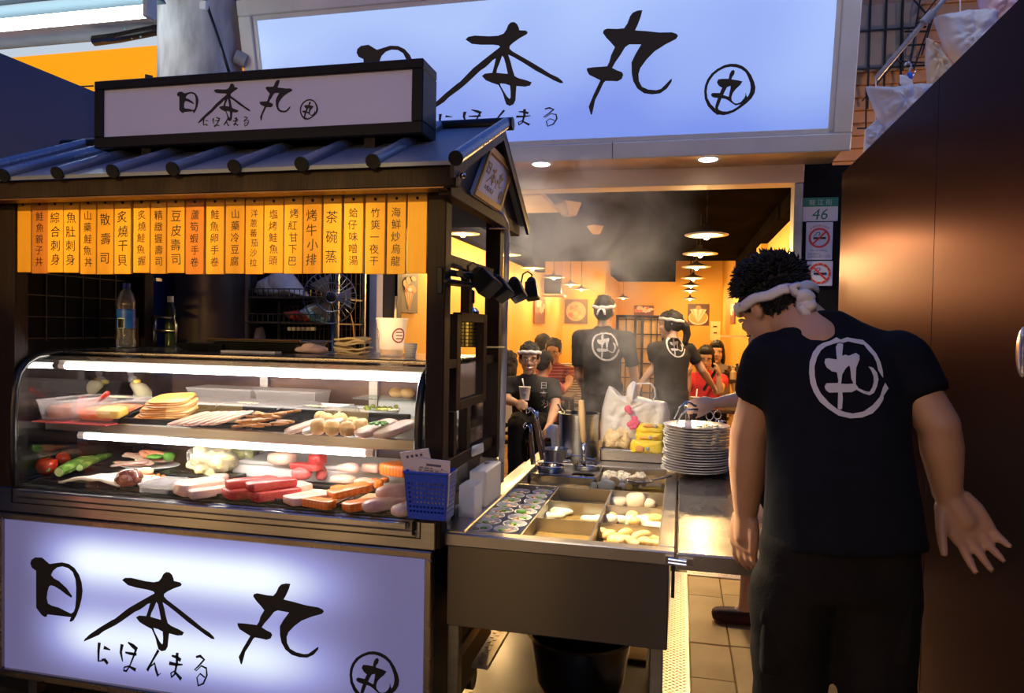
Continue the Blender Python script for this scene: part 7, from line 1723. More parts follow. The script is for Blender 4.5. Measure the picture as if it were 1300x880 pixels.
def face_parts(t, M, s=1.0, smile=False, glasses=False, closed=False):
    def B(mb, c, r): mb.ball(M @ (Vector(c) * s), tuple(k * s for k in r), 12, 8, M)
    m = MB()
    for q in (-1, 1): B(m, (q * .032, .0875, .009), (.013, .006, .0055 if not closed else .002))
    m.build('eyes', EYEW, t, smooth=True)
    m = MB()
    for q in (-1, 1): B(m, (q * .032, .0925, .009), (.0058, .0035, .0052 if not closed else .002))
    m.build('irises', BLACKP, t, smooth=True)
    m = MB()
    for q in (-1, 1):
        m.tube([M @ (Vector(v) * s) for v in ((q * .016, .0955, .026), (q * .034, .094, .032), (q * .050, .082, .026))], [.003 * s, .0042 * s, .002 * s], 6)
    m.build('eyebrows', HAIR, t, smooth=True)
    m = MB()
    if smile:
        m.tube([M @ (Vector(v) * s) for v in ((-.030, .082, -.048), (-.018, .092, -.056), (0, .096, -.059), (.018, .092, -.056), (.030, .082, -.048))], [.004 * s, .008 * s, .010 * s, .008 * s, .004 * s], 8)
        m.build('lips', LIP, t, smooth=True)
        m = MB(); m.tube([M @ (Vector(v) * s) for v in ((-.022, .092, -.052), (0, .103, -.056), (.022, .092, -.052))], [.003 * s, .0062 * s, .003 * s], 8); m.build('teeth', TEETH, t, smooth=True)
    else:
        m.tube([M @ (Vector(v) * s) for v in ((-.024, .088, -.056), (0, .097, -.056), (.024, .088, -.056))], [.003 * s, .0065 * s, .003 * s], 8)
        m.build('lips', LIP, t, smooth=True)
    if glasses:
        m = MB()
        for q in (-1, 1):
            m.tube([M @ (Vector((q * .034 + .024 * math.cos(2 * PI * k / 16), .103 - .010 * abs(q * .034 + .024 * math.cos(2 * PI * k / 16)) / .05, .006 + .016 * math.sin(2 * PI * k / 16))) * s) for k in range(17)], .0014 * s, 5)
            m.tube([M @ (Vector((q * .058, .096, .010)) * s), M @ (Vector((q * .078, .03, .012)) * s), M @ (Vector((q * .080, -.01, .008)) * s)], .0013 * s, 5)
        m.tube([M @ (Vector((-.010, .104, .009)) * s), M @ (Vector((.010, .104, .009)) * s)], .002 * s, 5)
        m.build('spectacles', BLACKP, t)
def hair_shapes(mb, M, s, style, seed=1):
    rnd = random.Random(seed)
    def E(c, r): mb.ball(M @ (Vector(c) * s), tuple(k * s for k in r), 18, 12, M)
    E((0, -.022, .050), (.082, .096, .084)); E((0, -.045, .005), (.078, .074, .070))
    if style in ('short', 'spiky', 'crop'):
        E((0, -.060, -.030), (.066, .048, .045))
        for q in (-1, 1): E((q * .068, .022, .025), (.012, .022, .030))
    if style in ('bob', 'long', 'tail', 'bun'):
        E((0, .035, .085), (.068, .050, .040))
        for q in (-1, 1): E((q * .074, .010, .0), (.016, .036, .062)); 
    if style == 'bob':
        for q in (-1, 1): E((q * .072, -.005, -.045), (.024, .050, .055))
        E((0, -.060, -.045), (.072, .045, .060))
    if style == 'long':
        for q in (-1, 1): E((q * .070, -.010, -.070), (.026, .048, .085))
        E((0, -.065, -.09), (.075, .045, .11))
    if style == 'tail':
        mb.tube([M @ (Vector(v) * s) for v in ((0, -.10, .02), (0, -.135, -.02), (.01, -.14, -.09), (.0, -.12, -.16), (.015, -.10, -.21))], [.036 * s, .036 * s, .034 * s, .026 * s, .008 * s], 12)
    n = {'spiky': 330, 'short': 90, 'crop': 50}.get(style, 40)
    for _ in range(n):
        th = rnd.uniform(0, 2 * PI); ph = rnd.uniform(-.35 if style != 'crop' else .1, 1.5)
        d = Vector((math.cos(th) * math.cos(ph), math.sin(th) * math.cos(ph), math.sin(ph)))
        if d.y > .55 and d.z < .45: continue
        p = Vector((d.x * .078, -.022 + d.y * .092, .048 + d.z * .082))
        if style == 'spiky': L = rnd.uniform(.014, .030); r0 = .0085
        else: L = rnd.uniform(.012, .022); r0 = .010
        dr = (d + Vector((rnd.uniform(-.4, .4), rnd.uniform(-.2, .5), rnd.uniform(-.2, .3)))).normalized()
        mb.tube([M @ ((p - d * .012) * s), M @ ((p + dr * L * .6) * s), M @ ((p + dr * L + Vector((0, .004, -.004))) * s)], [r0 * s, r0 * .7 * s, .003 * s], 5)
def headband(t, M, s, knot=True, dz=0.0):
    m = MB(); n = 40; vs = []
    pts = []
    for k in range(n + 1):
        a = 2 * PI * k / n
        pts.append(Vector((math.cos(a) * .0865, -.018 + math.sin(a) * .104, .045 + dz + .022 * math.sin(a))))
    fs = []
    for k, p in enumerate(pts):
        o = Vector((p.x, p.y + .018, 0)).normalized()
        for dz, dr in ((-.015, .000), (-.010, .006), (.0, .008), (.010, .006), (.014, 0.0), (.0, -.008)): vs.append(M @ ((p + o * dr + Vector((0, 0, dz + .003 * math.sin(k * 1.3)))) * s))
    for k in range(n):
        for j in range(6): fs.append((k * 6 + j, k * 6 + (j + 1) % 6, (k + 1) * 6 + (j + 1) % 6, (k + 1) * 6 + j))
    m.add(vs, fs)
    hb = m.build('headband', BANDW, t, smooth=True)
    if knot:
        m = MB(); K = Vector((0, -.132, .022))
        sup(m, (.045 * s, .030 * s, .032 * s), M @ Matrix.Translation(K * s + Vector((0, 0, -.016 * s))), .8, .004, 3, 14, 10, 40)
        for q in (-1, 1):
            m.tube([M @ ((K + Vector(v)) * s) for v in ((0, 0, 0), (q * .020, -.012, -.020), (q * .030, -.020, -.055))], [.010 * s, .016 * s, .012 * s], 8, flat=.45)
        m.build('headband_knot', BANDW, hb, smooth=True)
    return hb
def emblem_on(t, shirt_mesh_obj, polys, origin_fn, dirv, lift=.003, maxl=.012, name='shirt_emblem', material=None):
    """lay a flat outline on a curved shirt: the outline is cut small and dropped on the cloth along dirv"""
    me = shirt_mesh_obj.data; off = BASE[shirt_mesh_obj]
    bvh = BVHTree.FromPolygons([v.co + off for v in me.vertices], [tuple(p.vertices) for p in me.polygons])
    out = MB()
    for outer, holes in polys:
        loops = [[Vector((p[0], p[1], 0)) for p in outer]] + [[Vector((p[0], p[1], 0)) for p in h] for h in holes]
        tr = tessellate_polygon(loops); fl = [p for l in loops for p in l]
        bm = bmesh.new(); vs = [bm.verts.new(p) for p in fl]
        for a in tr:
            try: bm.faces.new([vs[i] for i in a])
            except ValueError: pass
        for _ in range(6):
            es = [e for e in bm.edges if e.calc_length() > maxl]
            if not es: break
            bmesh.ops.subdivide_edges(bm, edges=es, cuts=1); bmesh.ops.triangulate(bm, faces=[f for f in bm.faces if len(f.verts) > 3])
        bm.verts.index_update(); pos = []
        for v in bm.verts:
            o3, d3 = origin_fn(v.co.x, v.co.y), dirv(v.co.x, v.co.y)
            hit, nn, _, _ = bvh.ray_cast(o3, d3)
            if hit is None: hit = o3 + d3 * .3; nn = -d3
            if nn.dot(d3) > 0: nn = -nn
            pos.append(hit + nn * lift)
        out.add(pos, [tuple(v.index for v in f.verts) for f in bm.faces]); bm.free()
    return out.build(name, material or LOGO, t, smooth=True)
def wrinkle(me, amp, sc, stretch=(1, 1, 1), seed=0, vertical=False):
    me.update()
    ns = [v.normal.copy() for v in me.vertices]
    for v, n in zip(me.vertices, ns):
        p = Vector((v.co.x * stretch[0], v.co.y * stretch[1], v.co.z * stretch[2])) * sc + Vector((seed, seed * 2, 0))
        v.co += n * amp * (noise.noise(p) + .5 * noise.noise(p * 2.1))

# logo outlines traced from the shirt print (crop pixel / 6.77 + offset)
_sl = lambda L: [(1010 + a / 6.77, 410 + b_ / 6.77) for a, b_ in L]
SH_RING = _sl([(748,475),(745,420),(725,340),(690,270),(640,210),(590,165),(575,153),(520,145),(440,130),(385,150),(350,130),(300,160),(235,178),(190,205),(150,260),(125,340),(120,430),(130,520),(160,600),(210,680),(280,740),(370,800),(470,823),(570,815),(660,780),(715,720),(750,660),(752,630),(793,565),(765,517),(745,560),(725,625),(715,645),(660,710),(580,765),(490,782),(420,768),(360,745),(290,690),(220,610),(185,540),(168,460),(165,380),(185,300),(220,240),(260,210),(330,185),(380,172),(410,178),(450,165),(510,180),(585,195),(620,240),(665,290),(690,340),(705,410),(735,460)])
SH_CH = _sl([(345,215),(360,185),(385,178),(407,190),(400,290),(430,280),(455,290),(515,265),(545,285),(545,320),(518,390),(515,470),(515,530),(540,565),(600,592),(632,595),(655,560),(668,510),(665,460),(645,410),(622,380),(660,388),(695,430),(708,490),(695,550),(670,605),(635,625),(580,610),(520,578),(480,598),(400,600),(405,650),(398,740),(380,750),(362,740),(365,600),(290,602),(260,580),(250,550),(265,522),(360,520),(368,510),(355,430),(310,420),(265,385),(248,345),(255,315),(280,310),(355,320)])
SH_CHH = _sl([(455,372),(430,395),(400,445),(390,525),(440,528),(495,525),(475,480),(470,420),(465,380)])

# ------------------------------------------------------------------ the cook in the foreground, seen from behind
def P(px, py, Y): return atY(px, py, Y)
cook = thing('person', 'man in black T-shirt with white emblem and headband, seen from behind, bending at the counter', 'person', (P(1060, 860, 1.84).x, 1.84, 0))
HC = P(980, 390, 1.99)                          # middle of the head
fv = Vector((-.58, .66, -.50)).normalized()       # looks left, into the shop and down
hr, hf, hu = frame(fv, Vector((-.16, .10, 1)).normalized())
HM = rotm(hr, hf, hu, HC)
HS = .94
nk = P(1040, 420, 1.88)
b = MB()
head_shapes(b, HM, HS, None)
limb(b, [HM @ Vector((0, -.035, -.05)), HC.lerp(nk, .62), nk + Vector((0, 0, -.03))], [.058, .060, .068], 18)
shL, shR = P(984, 462, 1.90), P(1138, 462, 1.86)
elL, wrL = P(951, 552, 1.955), P(947, 650, 2.015)
elR, wrR = P(1192, 540, 1.80), P(1203, 628, 1.82)
limb(b, [shL, shL.lerp(elL, .5), elL], [.062, .056, .049], 16)
limb(b, [elL, elL.lerp(wrL, .35), elL.lerp(wrL, .7), wrL], [.048, .050, .041, .0315], 16)
limb(b, [shR, shR.lerp(elR, .5), elR], [.060, .052, .045], 16)
limb(b, [elR, elR.lerp(wrR, .35), elR.lerp(wrR, .7), wrR], [.044, .046, .038, .030], 16)
hand(b, wrL, P(941, 735, 2.03) - wrL, Vector((.75, .55, 0)), -1, (.30, .34, .40, .45), .05, (.78, .30), 1.08, 10)
hand(b, wrR, P(1243, 688, 1.80) - wrR, Vector((-.12, -.95, .28)), 1, (.22, .20, .24, .30), .11, (.62, .25), 1.06, 10)
hipL, hipR = P(1012, 720, 1.80), P(1110, 720, 1.78)
knL, knR = P(1002, 905, 1.83), P(1113, 905, 1.80)
anL, anR = Vector((knL.x - .015, 1.86, .09)), Vector((knR.x + .02, 1.80, .09))
knL.z = knR.z = .48
chest = P(1062, 520, 1.86)
limb(b, [nk + Vector((0, 0, -.04)), chest, (hipL + hipR) / 2 + Vector((0, 0, .08))], [.075, .115, .105], 16)
limb(b, [shL, nk + Vector((0, 0, -.07)), shR], [.055, .07, .055], 12)
for h, k, a in ((hipL, knL, anL), (hipR, knR, anR)):
    limb(b, [h, h.lerp(k, .5), k, a], [.070, .055, .048, .036], 14)
    limb(b, [a, a + Vector((-.01, .05, -.045)), a + Vector((-.015, .15, -.062))], [.04, .042, .030], 12)
bm_ = remeshed(b, .0058, 3, .5)
place_mesh('body', bm_, SKIN, cook)
# hair
h = MB(); hair_shapes(h, HM, HS * 1.01, 'crop', 4)
hm_ = remeshed(h, .0055, 2, .5)
bvh = BVHTree.FromPolygons([v.co for v in hm_.vertices], [tuple(q.vertices) for q in hm_.polygons])
bm = bmesh.new(); bm.from_mesh(hm_); sb = MB(); rnd = random.Random(4)
for _ in range(2600):
    th, ph = rnd.uniform(0, 2 * PI), math.asin(rnd.uniform(-.75, 1))
    d = Vector((math.cos(th) * math.cos(ph), math.sin(th) * math.cos(ph), math.sin(ph)))
    if d.y > .5 and d.z < .40: continue
    if d.z < -.1 and d.y > -.1: continue
    c0 = HM @ Vector((0, -.02, .03)); wd = (HM.to_3x3() @ d).normalized()
    hit, nn, _, _ = bvh.ray_cast(c0 + wd * .3, -wd)
    if hit is None: continue
    low = d.z < .12
    comb = (HM.to_3x3() @ Vector((rnd.uniform(-.4, .4), .55 if d.z > .3 else -.1, -.25 if low else .25)))
    g = (nn * (.35 if low else .85) + comb * (.9 if low else .7) + Vector((rnd.uniform(-.35, .35), rnd.uniform(-.35, .35), rnd.uniform(-.2, .35)))).normalized()
    L = rnd.uniform(.010, .018) if low else rnd.uniform(.012, .030)
    sb.tube([hit - nn * .004, hit + g * L * .6, hit + g * L + Vector((0, 0, -.003))], [.0036, .0026, .0006], 4)
sb_me = bpy.data.meshes.new('strands'); sb_me.from_pydata(sb.v, [], sb.f); bm.from_mesh(sb_me); bm.to_mesh(hm_); bm.free()
for q in hm_.polygons: q.use_smooth = True
place_mesh('hair', hm_, HAIR, cook)
hb = headband(cook, HM, HS * 1.07, False, -.035)
kn_ = P(1017, 376, 1.875)
m = MB()
sup(m, (.042, .034, .036), MT(kn_ + Vector((0, 0, -.018)), .3, .3, .4), .8, .005, 3, 16, 12, 40)
def ribbon(pts, w, nrm):
    k = len(pts)
    L = [Vector(p) for p in pts]; vs = []
    for i, p in enumerate(L):
        t_ = (L[min(i + 1, k - 1)] - L[max(i - 1, 0)]).normalized(); s_ = t_.cross(Vector(nrm)).normalized() * w[i] / 2
        q = Vector(nrm).normalized() * .004
        vs += [p - s_ - q, p + q * 1.2, p + s_ - q, p - q * 1.6]
    fs = []
    for i in range(k - 1):
        for j in range(4): fs.append((i * 4 + j, i * 4 + (j + 1) % 4, (i + 1) * 4 + (j + 1) % 4, (i + 1) * 4 + j))
    fs += [(0, 1, 2, 3), ((k - 1) * 4 + 3, (k - 1) * 4 + 2, (k - 1) * 4 + 1, (k - 1) * 4)]
    m.add(vs, fs)
ribbon([kn_, P(1022, 383, 1.862), P(1030, 387, 1.856), P(1036, 386, 1.856)], [.022, .040, .040, .034], (0.1, -1, .1))
ribbon([kn_, P(1020, 389, 1.862), P(1025, 396, 1.858), P(1028, 401, 1.858)], [.020, .034, .032, .024], (.1, -1, .2))
ribbon([kn_, P(1012, 370, 1.87), P(1007, 364, 1.87), P(1016, 361, 1.866)], [.020, .030, .030, .016], (0, -1, .1))
m.build('headband_knot', BANDW, hb, smooth=True)
face_parts(cook, HM, HS)
# T-shirt
def loft(mb, secs, n=32, pw=2.3):
    """secs: (centre, half width vector, half depth vector)"""
    vs = []; fs = []
    for c, a, d in secs:
        for j in range(n):
            t_ = 2 * PI * j / n; ct_, st_ = math.cos(t_), math.sin(t_)
            vs.append(c + a * (math.copysign(abs(ct_) ** (2 / pw), ct_)) + d * (math.copysign(abs(st_) ** (2 / pw), st_)))
    k = len(secs)
    for i in range(k - 1):
        for j in range(n): fs.append((i * n + j, i * n + (j + 1) % n, (i + 1) * n + (j + 1) % n, (i + 1) * n + j))
    fs += [tuple(range(n))[::-1], tuple((k - 1) * n + j for j in range(n))]
    mb.add(vs, fs)
s = MB(); secs = []
for xl, xr, py, Yc, hd in ((969, 1174, 697, 1.775, .125), (970, 1168, 670, 1.785, .128), (972, 1160, 620, 1.80, .128), (973, 1152, 570, 1.825, .128), (972, 1148, 530, 1.845, .126), (966, 1152, 490, 1.865, .118), (958, 1154, 462, 1.88, .108), (960, 1146, 443, 1.895, .092), (978, 1124, 427, 1.905, .076), (1000, 1088, 413, 1.912, .064), (1010, 1062, 402, 1.915, .056)):
    a_, c_ = P(xl, py, Yc), P(xr, py, Yc)
    secs.append(((a_ + c_) / 2, (c_ - a_) / 2, Vector((-.02, hd, -.02))))
loft(s, secs)
for sh, el, cut, r0, r1 in ((shL, elL, .52, .082, .069), (shR, elR, .60, .080, .064)):
    limb(s, [sh.lerp(nk, .25) + Vector((0, 0, -.03)), sh], [.075, r0], 16)
    s.tube([sh, sh.lerp(el, cut * .5), sh.lerp(el, cut)], [r0, (r0 + r1) / 2, r1], 20)
sm_ = remeshed(s, .009, 4, .5)
wrinkle(sm_, .006, 5.0, (1.6, 1.0, .8), 3)
wrinkle(sm_, .003, 14, (1.2, 1, .45), 7)
tee = place_mesh('t_shirt', sm_, TEEB, cook)
for nm, poly, hol in (('shirt_emblem', SH_RING, []), ('shirt_emblem', SH_CH, [SH_CHH])):
    emblem_on(cook, tee, [(poly, [hh for hh in hol])], lambda x, y: Vector((0, 0, CAM_H)), lambda x, y: ray(x, y).normalized(), .0028, 1.6)
# trousers with cargo pockets
s = MB()
wc = (hipL + hipR) / 2
loft(s, [(P(1062, 752, 1.79), Vector((.145, 0, 0)), Vector((0, .112, 0))), (P(1063, 735, 1.79), Vector((.172, 0, 0)), Vector((0, .122, 0))), (P(1064, 690, 1.79), Vector((.172, 0, 0)), Vector((0, .118, 0))), (P(1064, 650, 1.80), Vector((.155, 0, 0)), Vector((0, .105, 0)))])
def leg(pts, rad):
    s.tube(pts, rad, 22); s.ball(pts[0], rad[0], 16, 10)
leg([P(1008, 745, 1.79), P(1003, 790, 1.80), P(1001, 840, 1.815), P(1004, 890, 1.83), Vector((knL.x, 1.84, .38)), Vector((anL.x, 1.85, .20)), Vector((anL.x, 1.855, .045))], [.098, .092, .087, .084, .080, .076, .078])
leg([P(1112, 745, 1.78), P(1113, 790, 1.78), P(1113, 840, 1.785), P(1114, 890, 1.79), Vector((knR.x + .005, 1.79, .38)), Vector((anR.x, 1.795, .20)), Vector((anR.x, 1.80, .045))], [.096, .089, .085, .082, .078, .074, .076])
pm_ = remeshed(s, .0105, 4, .5); wrinkle(pm_, .008, 5.5, (1, 1, 1.3), 11); wrinkle(pm_, .003, 16, (1, 1, 1.2), 5)
tr = place_mesh('trousers', pm_, PANTSB, cook)
for (px, py, Y, w, h_, dx) in ((966, 805, 1.77, .085, .165, -1), (1152, 795, 1.75, .070, .165, 1)):
    c = P(px, py, Y); m = MB(); sup(m, (w * .62, .16, h_), MT(c + Vector((.022 * -dx, .03, -h_ / 2)), .0), .35, .008, 3, 24, 14)
    pk = m.build('cargo_pocket', PANTSB, cook, smooth=True)
    m = MB(); sup(m, (w * .72, .165, .055), MT(c + Vector((.022 * -dx, .03, h_ / 2 - .045)), .0), .35, .004, 5, 24, 10); m.build('pocket_flap', PANTSB, pk, smooth=True)
SHOE = mat('black_shoe', (.02, .02, .02), .5)
for a in (anL, anR):
    m = MB(); sup(m, (.10, .27, .085), MT(Vector((a.x, a.y + .055, .002))), .6, .004, 2, 24, 12); m.build('shoe', SHOE, cook, smooth=True)

# ------------------------------------------------------------------ everyone else
def figure(label, hc, face, Y=None, pose='sit', lean=0.0, side=None, arms=None, top=None, bottom=None, skin=SKIN, hair='short', s=1.0, vox=.011, look=None, band=False, knot=True, glasses=False, smile=False, closed=False, sleeve=.55, hip=None, knees=None, ankles=None, shoe_mat=None, seed=1, bodydir=None, sw=.185, legs=True, shorts=False, group='people inside the restaurant', hs=1.07):
    """hc head centre, face: gaze vector, bodydir: where the chest points; arms = ((elbow, wrist), (elbow, wrist)) for the person's left and right"""
    face = Vector(face); bd = Vector(bodydir if bodydir else (face.x, face.y, 0)); bd.z = 0; bd.normalize()
    rt = bd.cross(Vector((0, 0, 1))).normalized()              # person's right
    r_, f_, u_ = frame(face.normalized()); M = rotm(r_, f_, u_, hc)
    nkp = hc + Vector((0, 0, -.132 * s)) - bd * .035 * s + bd * lean * -.04
    up = (Vector((0, 0, 1)) - bd * lean).normalized() if lean else Vector((0, 0, 1))
    SL, SR = nkp - up * .090 * s - rt * sw * s, nkp - up * .090 * s + rt * sw * s
    hp = Vector(hip) if hip is not None else nkp - up * .52 * s
    if pose == 'sit':
        K = knees or [hp + bd * .42 * s - rt * .09 * s + Vector((0, 0, .02)), hp + bd * .42 * s + rt * .09 * s + Vector((0, 0, .02))]
        A = ankles or [Vector((k.x, k.y, .08)) for k in K]
    else:
        K = knees or [Vector((hp.x, hp.y, hp.z * .53)) - rt * .095 * s + bd * .03, Vector((hp.x, hp.y, hp.z * .53)) + rt * .095 * s + bd * .03]
        A = ankles or [Vector((hp.x, hp.y, .08)) - rt * .10 * s, Vector((hp.x, hp.y, .08)) + rt * .10 * s]
    base = Vector((hp.x, hp.y, 0))
    t = thing('person', label, 'person', base, group)
    b = MB(); head_shapes(b, M, s * hs, nkp - up * .02, .052 * s)
    if arms is None: arms = (None, None)
    ar = []
    for q, (S_, a) in enumerate(zip((SL, SR), arms)):
        sg = -1 if q == 0 else 1
        if a is None:
            E_ = S_ + rt * sg * .05 * s - Vector((0, 0, .27 * s)) - bd * .03; Wp = E_ + bd * .16 * s - Vector((0, 0, .16 * s)) - rt * sg * .02
        else: E_, Wp = Vector(a[0]), Vector(a[1])
        ar.append((S_, E_, Wp, sg))
        limb(b, [S_, S_.lerp(E_, .5), E_], [.052 * s, .047 * s, .041 * s], 12)
        limb(b, [E_, E_.lerp(Wp, .35), Wp], [.040 * s, .041 * s, .026 * s], 12)
        dn = (Wp - E_).normalized(); nn = (rt * -sg + Vector((0, 0, -.4))) if abs(dn.z) < .8 else rt * -sg
        hand(b, Wp, dn, nn, -sg, (.5, .5, .55, .6), .04, (.75, .3), s * .95, 6)
    hL, hR = hp - rt * .085 * s, hp + rt * .085 * s
    limb(b, [nkp - up * .05, nkp.lerp(hp, .5), hp], [.07 * s, .10 * s, .10 * s], 14)
    if legs:
        for h_, k, a in zip((hL, hR), K, A):
            limb(b, [h_, k, k.lerp(a, .35), a], [.085 * s, .055 * s, .052 * s, .036 * s], 12)
            limb(b, [a, a + bd * .06 + Vector((0, 0, -.04)), a + bd * .14 + Vector((0, 0, -.055))], [.036 * s, .036 * s, .026 * s], 10)
    place_mesh('body', remeshed(b, vox, 2, .5), skin, t)
    face_parts(t, M, s * hs, smile, glasses, closed)
    h = MB(); hair_shapes(h, M, s * hs * 1.01, hair, seed); place_mesh('hair', remeshed(h, max(.008, vox * .75), 1, .4), HAIR, t)
    if band: headband(t, M, s * hs * 1.03, knot)
    g = MB()
    wv = rt
    loft(g, [(hp - up * .06, wv * .165 * s, bd * .125 * s), (hp + up * .06 * s, wv * .165 * s, bd * .12 * s), (hp.lerp(nkp, .45), wv * .165 * s, bd * .115 * s), (nkp - up * .16 * s, wv * .185 * s, bd * .11 * s), (nkp - up * .09 * s, wv * .165 * s, bd * .085 * s), (nkp - up * .035 * s, wv * .105 * s, bd * .068 * s), (nkp + up * .010, wv * .060 * s, bd * .056 * s)], 24)
    for S_, E_, Wp, sg in ar:
        limb(g, [nkp - up * .075 * s + rt * sg * .07 * s, S_], [.060 * s, .060 * s], 12)
        g.tube([S_, S_.lerp(E_, sleeve * .5), S_.lerp(E_, sleeve)], [.062 * s, .061 * s, .060 * s], 14)
    gm = remeshed(g, vox * 1.1, 3, .5); wrinkle(gm, .006, 7, (1, 1, .8), seed)
    tp = place_mesh('shirt', gm, top, t)
    if legs:
        g = MB(); g.ball(hp, (.165 * s, .13 * s, .12 * s), 18, 12, rotm(rt, bd, Vector((0, 0, 1)), Vector()))
        cut = .55 if shorts else .93
        for h_, k, a in zip((hL, hR), K, A):
            if shorts: g.tube([h_, h_.lerp(k, .5), h_.lerp(k, .95)], [.10 * s, .09 * s, .082 * s], 16); g.ball(h_, .1 * s, 14, 8)
            else: limb(g, [h_, h_.lerp(k, .5), k, k.lerp(a, .5), k.lerp(a, .95)], [.10 * s, .086 * s, .072 * s, .062 * s, .058 * s], 16)
        gm = remeshed(g, vox * 1.15, 3, .5); wrinkle(gm, .006, 8, (1, 1, 1), seed + 2); place_mesh('trousers', gm, bottom or PANTSB, t)
        for a in A:
            m = MB(); sup(m, (.09 * s, .25 * s, .075), Matrix.Translation(Vector((a.x, a.y, .002)) + bd * .05) @ rotm(rt, bd, Vector((0, 0, 1)), Vector()), .6, .003, 2, 18, 10); m.build('shoe', shoe_mat or SHOE, t, smooth=True)
    return t, M, tp, dict(nk=nkp, SL=SL, SR=SR, hp=hp, bd=bd, rt=rt, K=K, A=A)

# woman in pink reaching over the counter, mostly hidden behind the cook
PINK = mat('magenta_cotton', (.62, .03, .20), .8, col2=(.52, .02, .16), ns=8)
hc = P(975, 428, 3.92); hc.z = 1.49
FLW = mat('patterned_slip_on', (.015, .012, .014), .7, col2=(.09, .02, .025), ns=16)
figure('woman in a magenta top and dark shorts reaching tongs past the plates, behind the cook', hc, (-1, -.1, -.35), pose='stand', bodydir=(-1, -.05, 0), lean=-.05,
       arms=((P(955, 505, 3.62), P(906, 512, 3.56)), (P(990, 520, 3.95), P(985, 580, 3.9))), top=PINK, bottom=mat('black_shorts', (.02, .018, .022), .8), skin=SKINP, hair='bob', s=.93, vox=.0085, shorts=True, hip=(.47, 3.93, .74),
       knees=[Vector((.385, 3.86, .42)), Vector((.50, 4.0, .42))], ankles=[Vector((.355, 3.88, .075)), Vector((.52, 4.05, .075))], shoe_mat=FLW, seed=5, group=None)
t = thing('food_tongs', 'steel tongs in the hand of the woman in magenta', 'tongs', P(870, 512, 3.5))
m = MB(); m.tube([P(884, 516, 3.50), P(872, 510, 3.48), P(862, 518, 3.48), P(856, 532, 3.48)], [.006, .006, .005, .004], 8); m.tube([P(886, 520, 3.50), P(872, 520, 3.49), P(864, 528, 3.49), P(858, 540, 3.49)], [.006, .006, .005, .004], 8); m.build('arm', STEEL_SH, t, smooth=True)

BLK2 = mat('faded_black_cotton', (.018, .015, .014), .85, bump=.1, bs=200)
APRON = mat('dark_apron', (.02, .018, .02), .8)
def back_logo(t, tp, c, w, N, U, mark=True):
    """round emblem of width w on the back, centred at c; N points out of the back"""
    x0, z0, x1, z1 = 1028, 429, 1127, 532
    polys = [([(p[0], p[1]) for p in SH_RING], []), ([(p[0], p[1]) for p in SH_CH], [[(p[0], p[1]) for p in SH_CHH]])]
    k = w / (x1 - x0)
    emblem_on(t, tp, polys, lambda x, y: c + U * ((x - 1077) * k) - Z_ * ((y - 480) * k) + N * .3, lambda x, y: -N, .004, 5)
# standing man, back turned
hc = P(767, 396, 6.3)
t, M, tp, d = figure('standing man seen from behind in black emblem T-shirt and white headband, beyond the carrier bag', hc, (0.05, 1, -.05), pose='stand', bodydir=(.05, 1, 0), top=BLK2, bottom=PANTSB, hair='crop', band=True, seed=8, sw=.215, sleeve=.72,
       arms=((P(735, 478, 6.35), P(748, 505, 6.55)), (P(805, 478, 6.3), P(808, 512, 6.35))))
back_logo(t, tp, P(769, 440, 6.2), .235, NF, X_)
# woman staff, profile to the left, back turned
hc = P(851, 413, 6.6)
t, M, tp, d = figure('woman with ponytail and headband in black emblem T-shirt, turning her head to the left', hc, (-1, .12, -.08), pose='stand', bodydir=(-.45, .9, 0), top=BLK2, bottom=APRON, skin=SKINP, hair='tail', band=True, knot=False, s=.93, seed=9, sleeve=.62, sw=.19,
       arms=((P(832, 465, 6.6), P(814, 486, 6.5)), (P(891, 470, 6.7), P(905, 490, 6.95))))
back_logo(t, tp, P(862, 441, 6.45), .175, Vector((.40, -.92, 0)).normalized(), Vector((.92, .40, 0)).normalized())
# smiling man with a cup
hc = P(672, 456, 6.0)
cupc = P(666, 508, 5.72)
t, M, tp, d = figure('smiling man in glasses and headband holding a paper cup at his chest', hc, (.22, -1, -.12), pose='sit', lean=-.35, bodydir=(.12, -1, 0), top=BLK2, bottom=PANTSB, hair='short', band=True, knot=False, glasses=True, smile=True, seed=11, sw=.205, sleeve=.75,
       hip=(hc.x - .02, 6.22, .70), arms=((P(706, 515, 5.95), P(697, 540, 5.72)), (P(644, 508, 5.95), P(657, 512, 5.74))))
papercup(cupc - Vector((0, 0, .0)), 1.0, 'white paper cup with a spoon in the smiling man\'s hand', True, (.50, .46, .40))
m = MB()
for k, ch in enumerate('日本丸'): text_mb(m, ch, Vector((hc.x + .13, 5.70, hc.z - .22 - .075 * k)), X_, Z_, NF, .065, 0)
vs = []
bvh = BVHTree.FromPolygons([v.co + BASE[tp] for v in tp.data.vertices], [tuple(p.vertices) for p in tp.data.polygons])
for v in m.v:
    hit = bvh.ray_cast(Vector((v.x, 4.5, v.z)), Vector((0, 1, 0))); vs.append(hit[0] + Vector((0, -.004, 0)) if hit[0] else v + Vector((0, .2, 0)))
m.v = vs; m.build('chest_lettering', LOGO, t)
stool(hc.x - .02, 6.26, .585, 'dark stool under the smiling man')
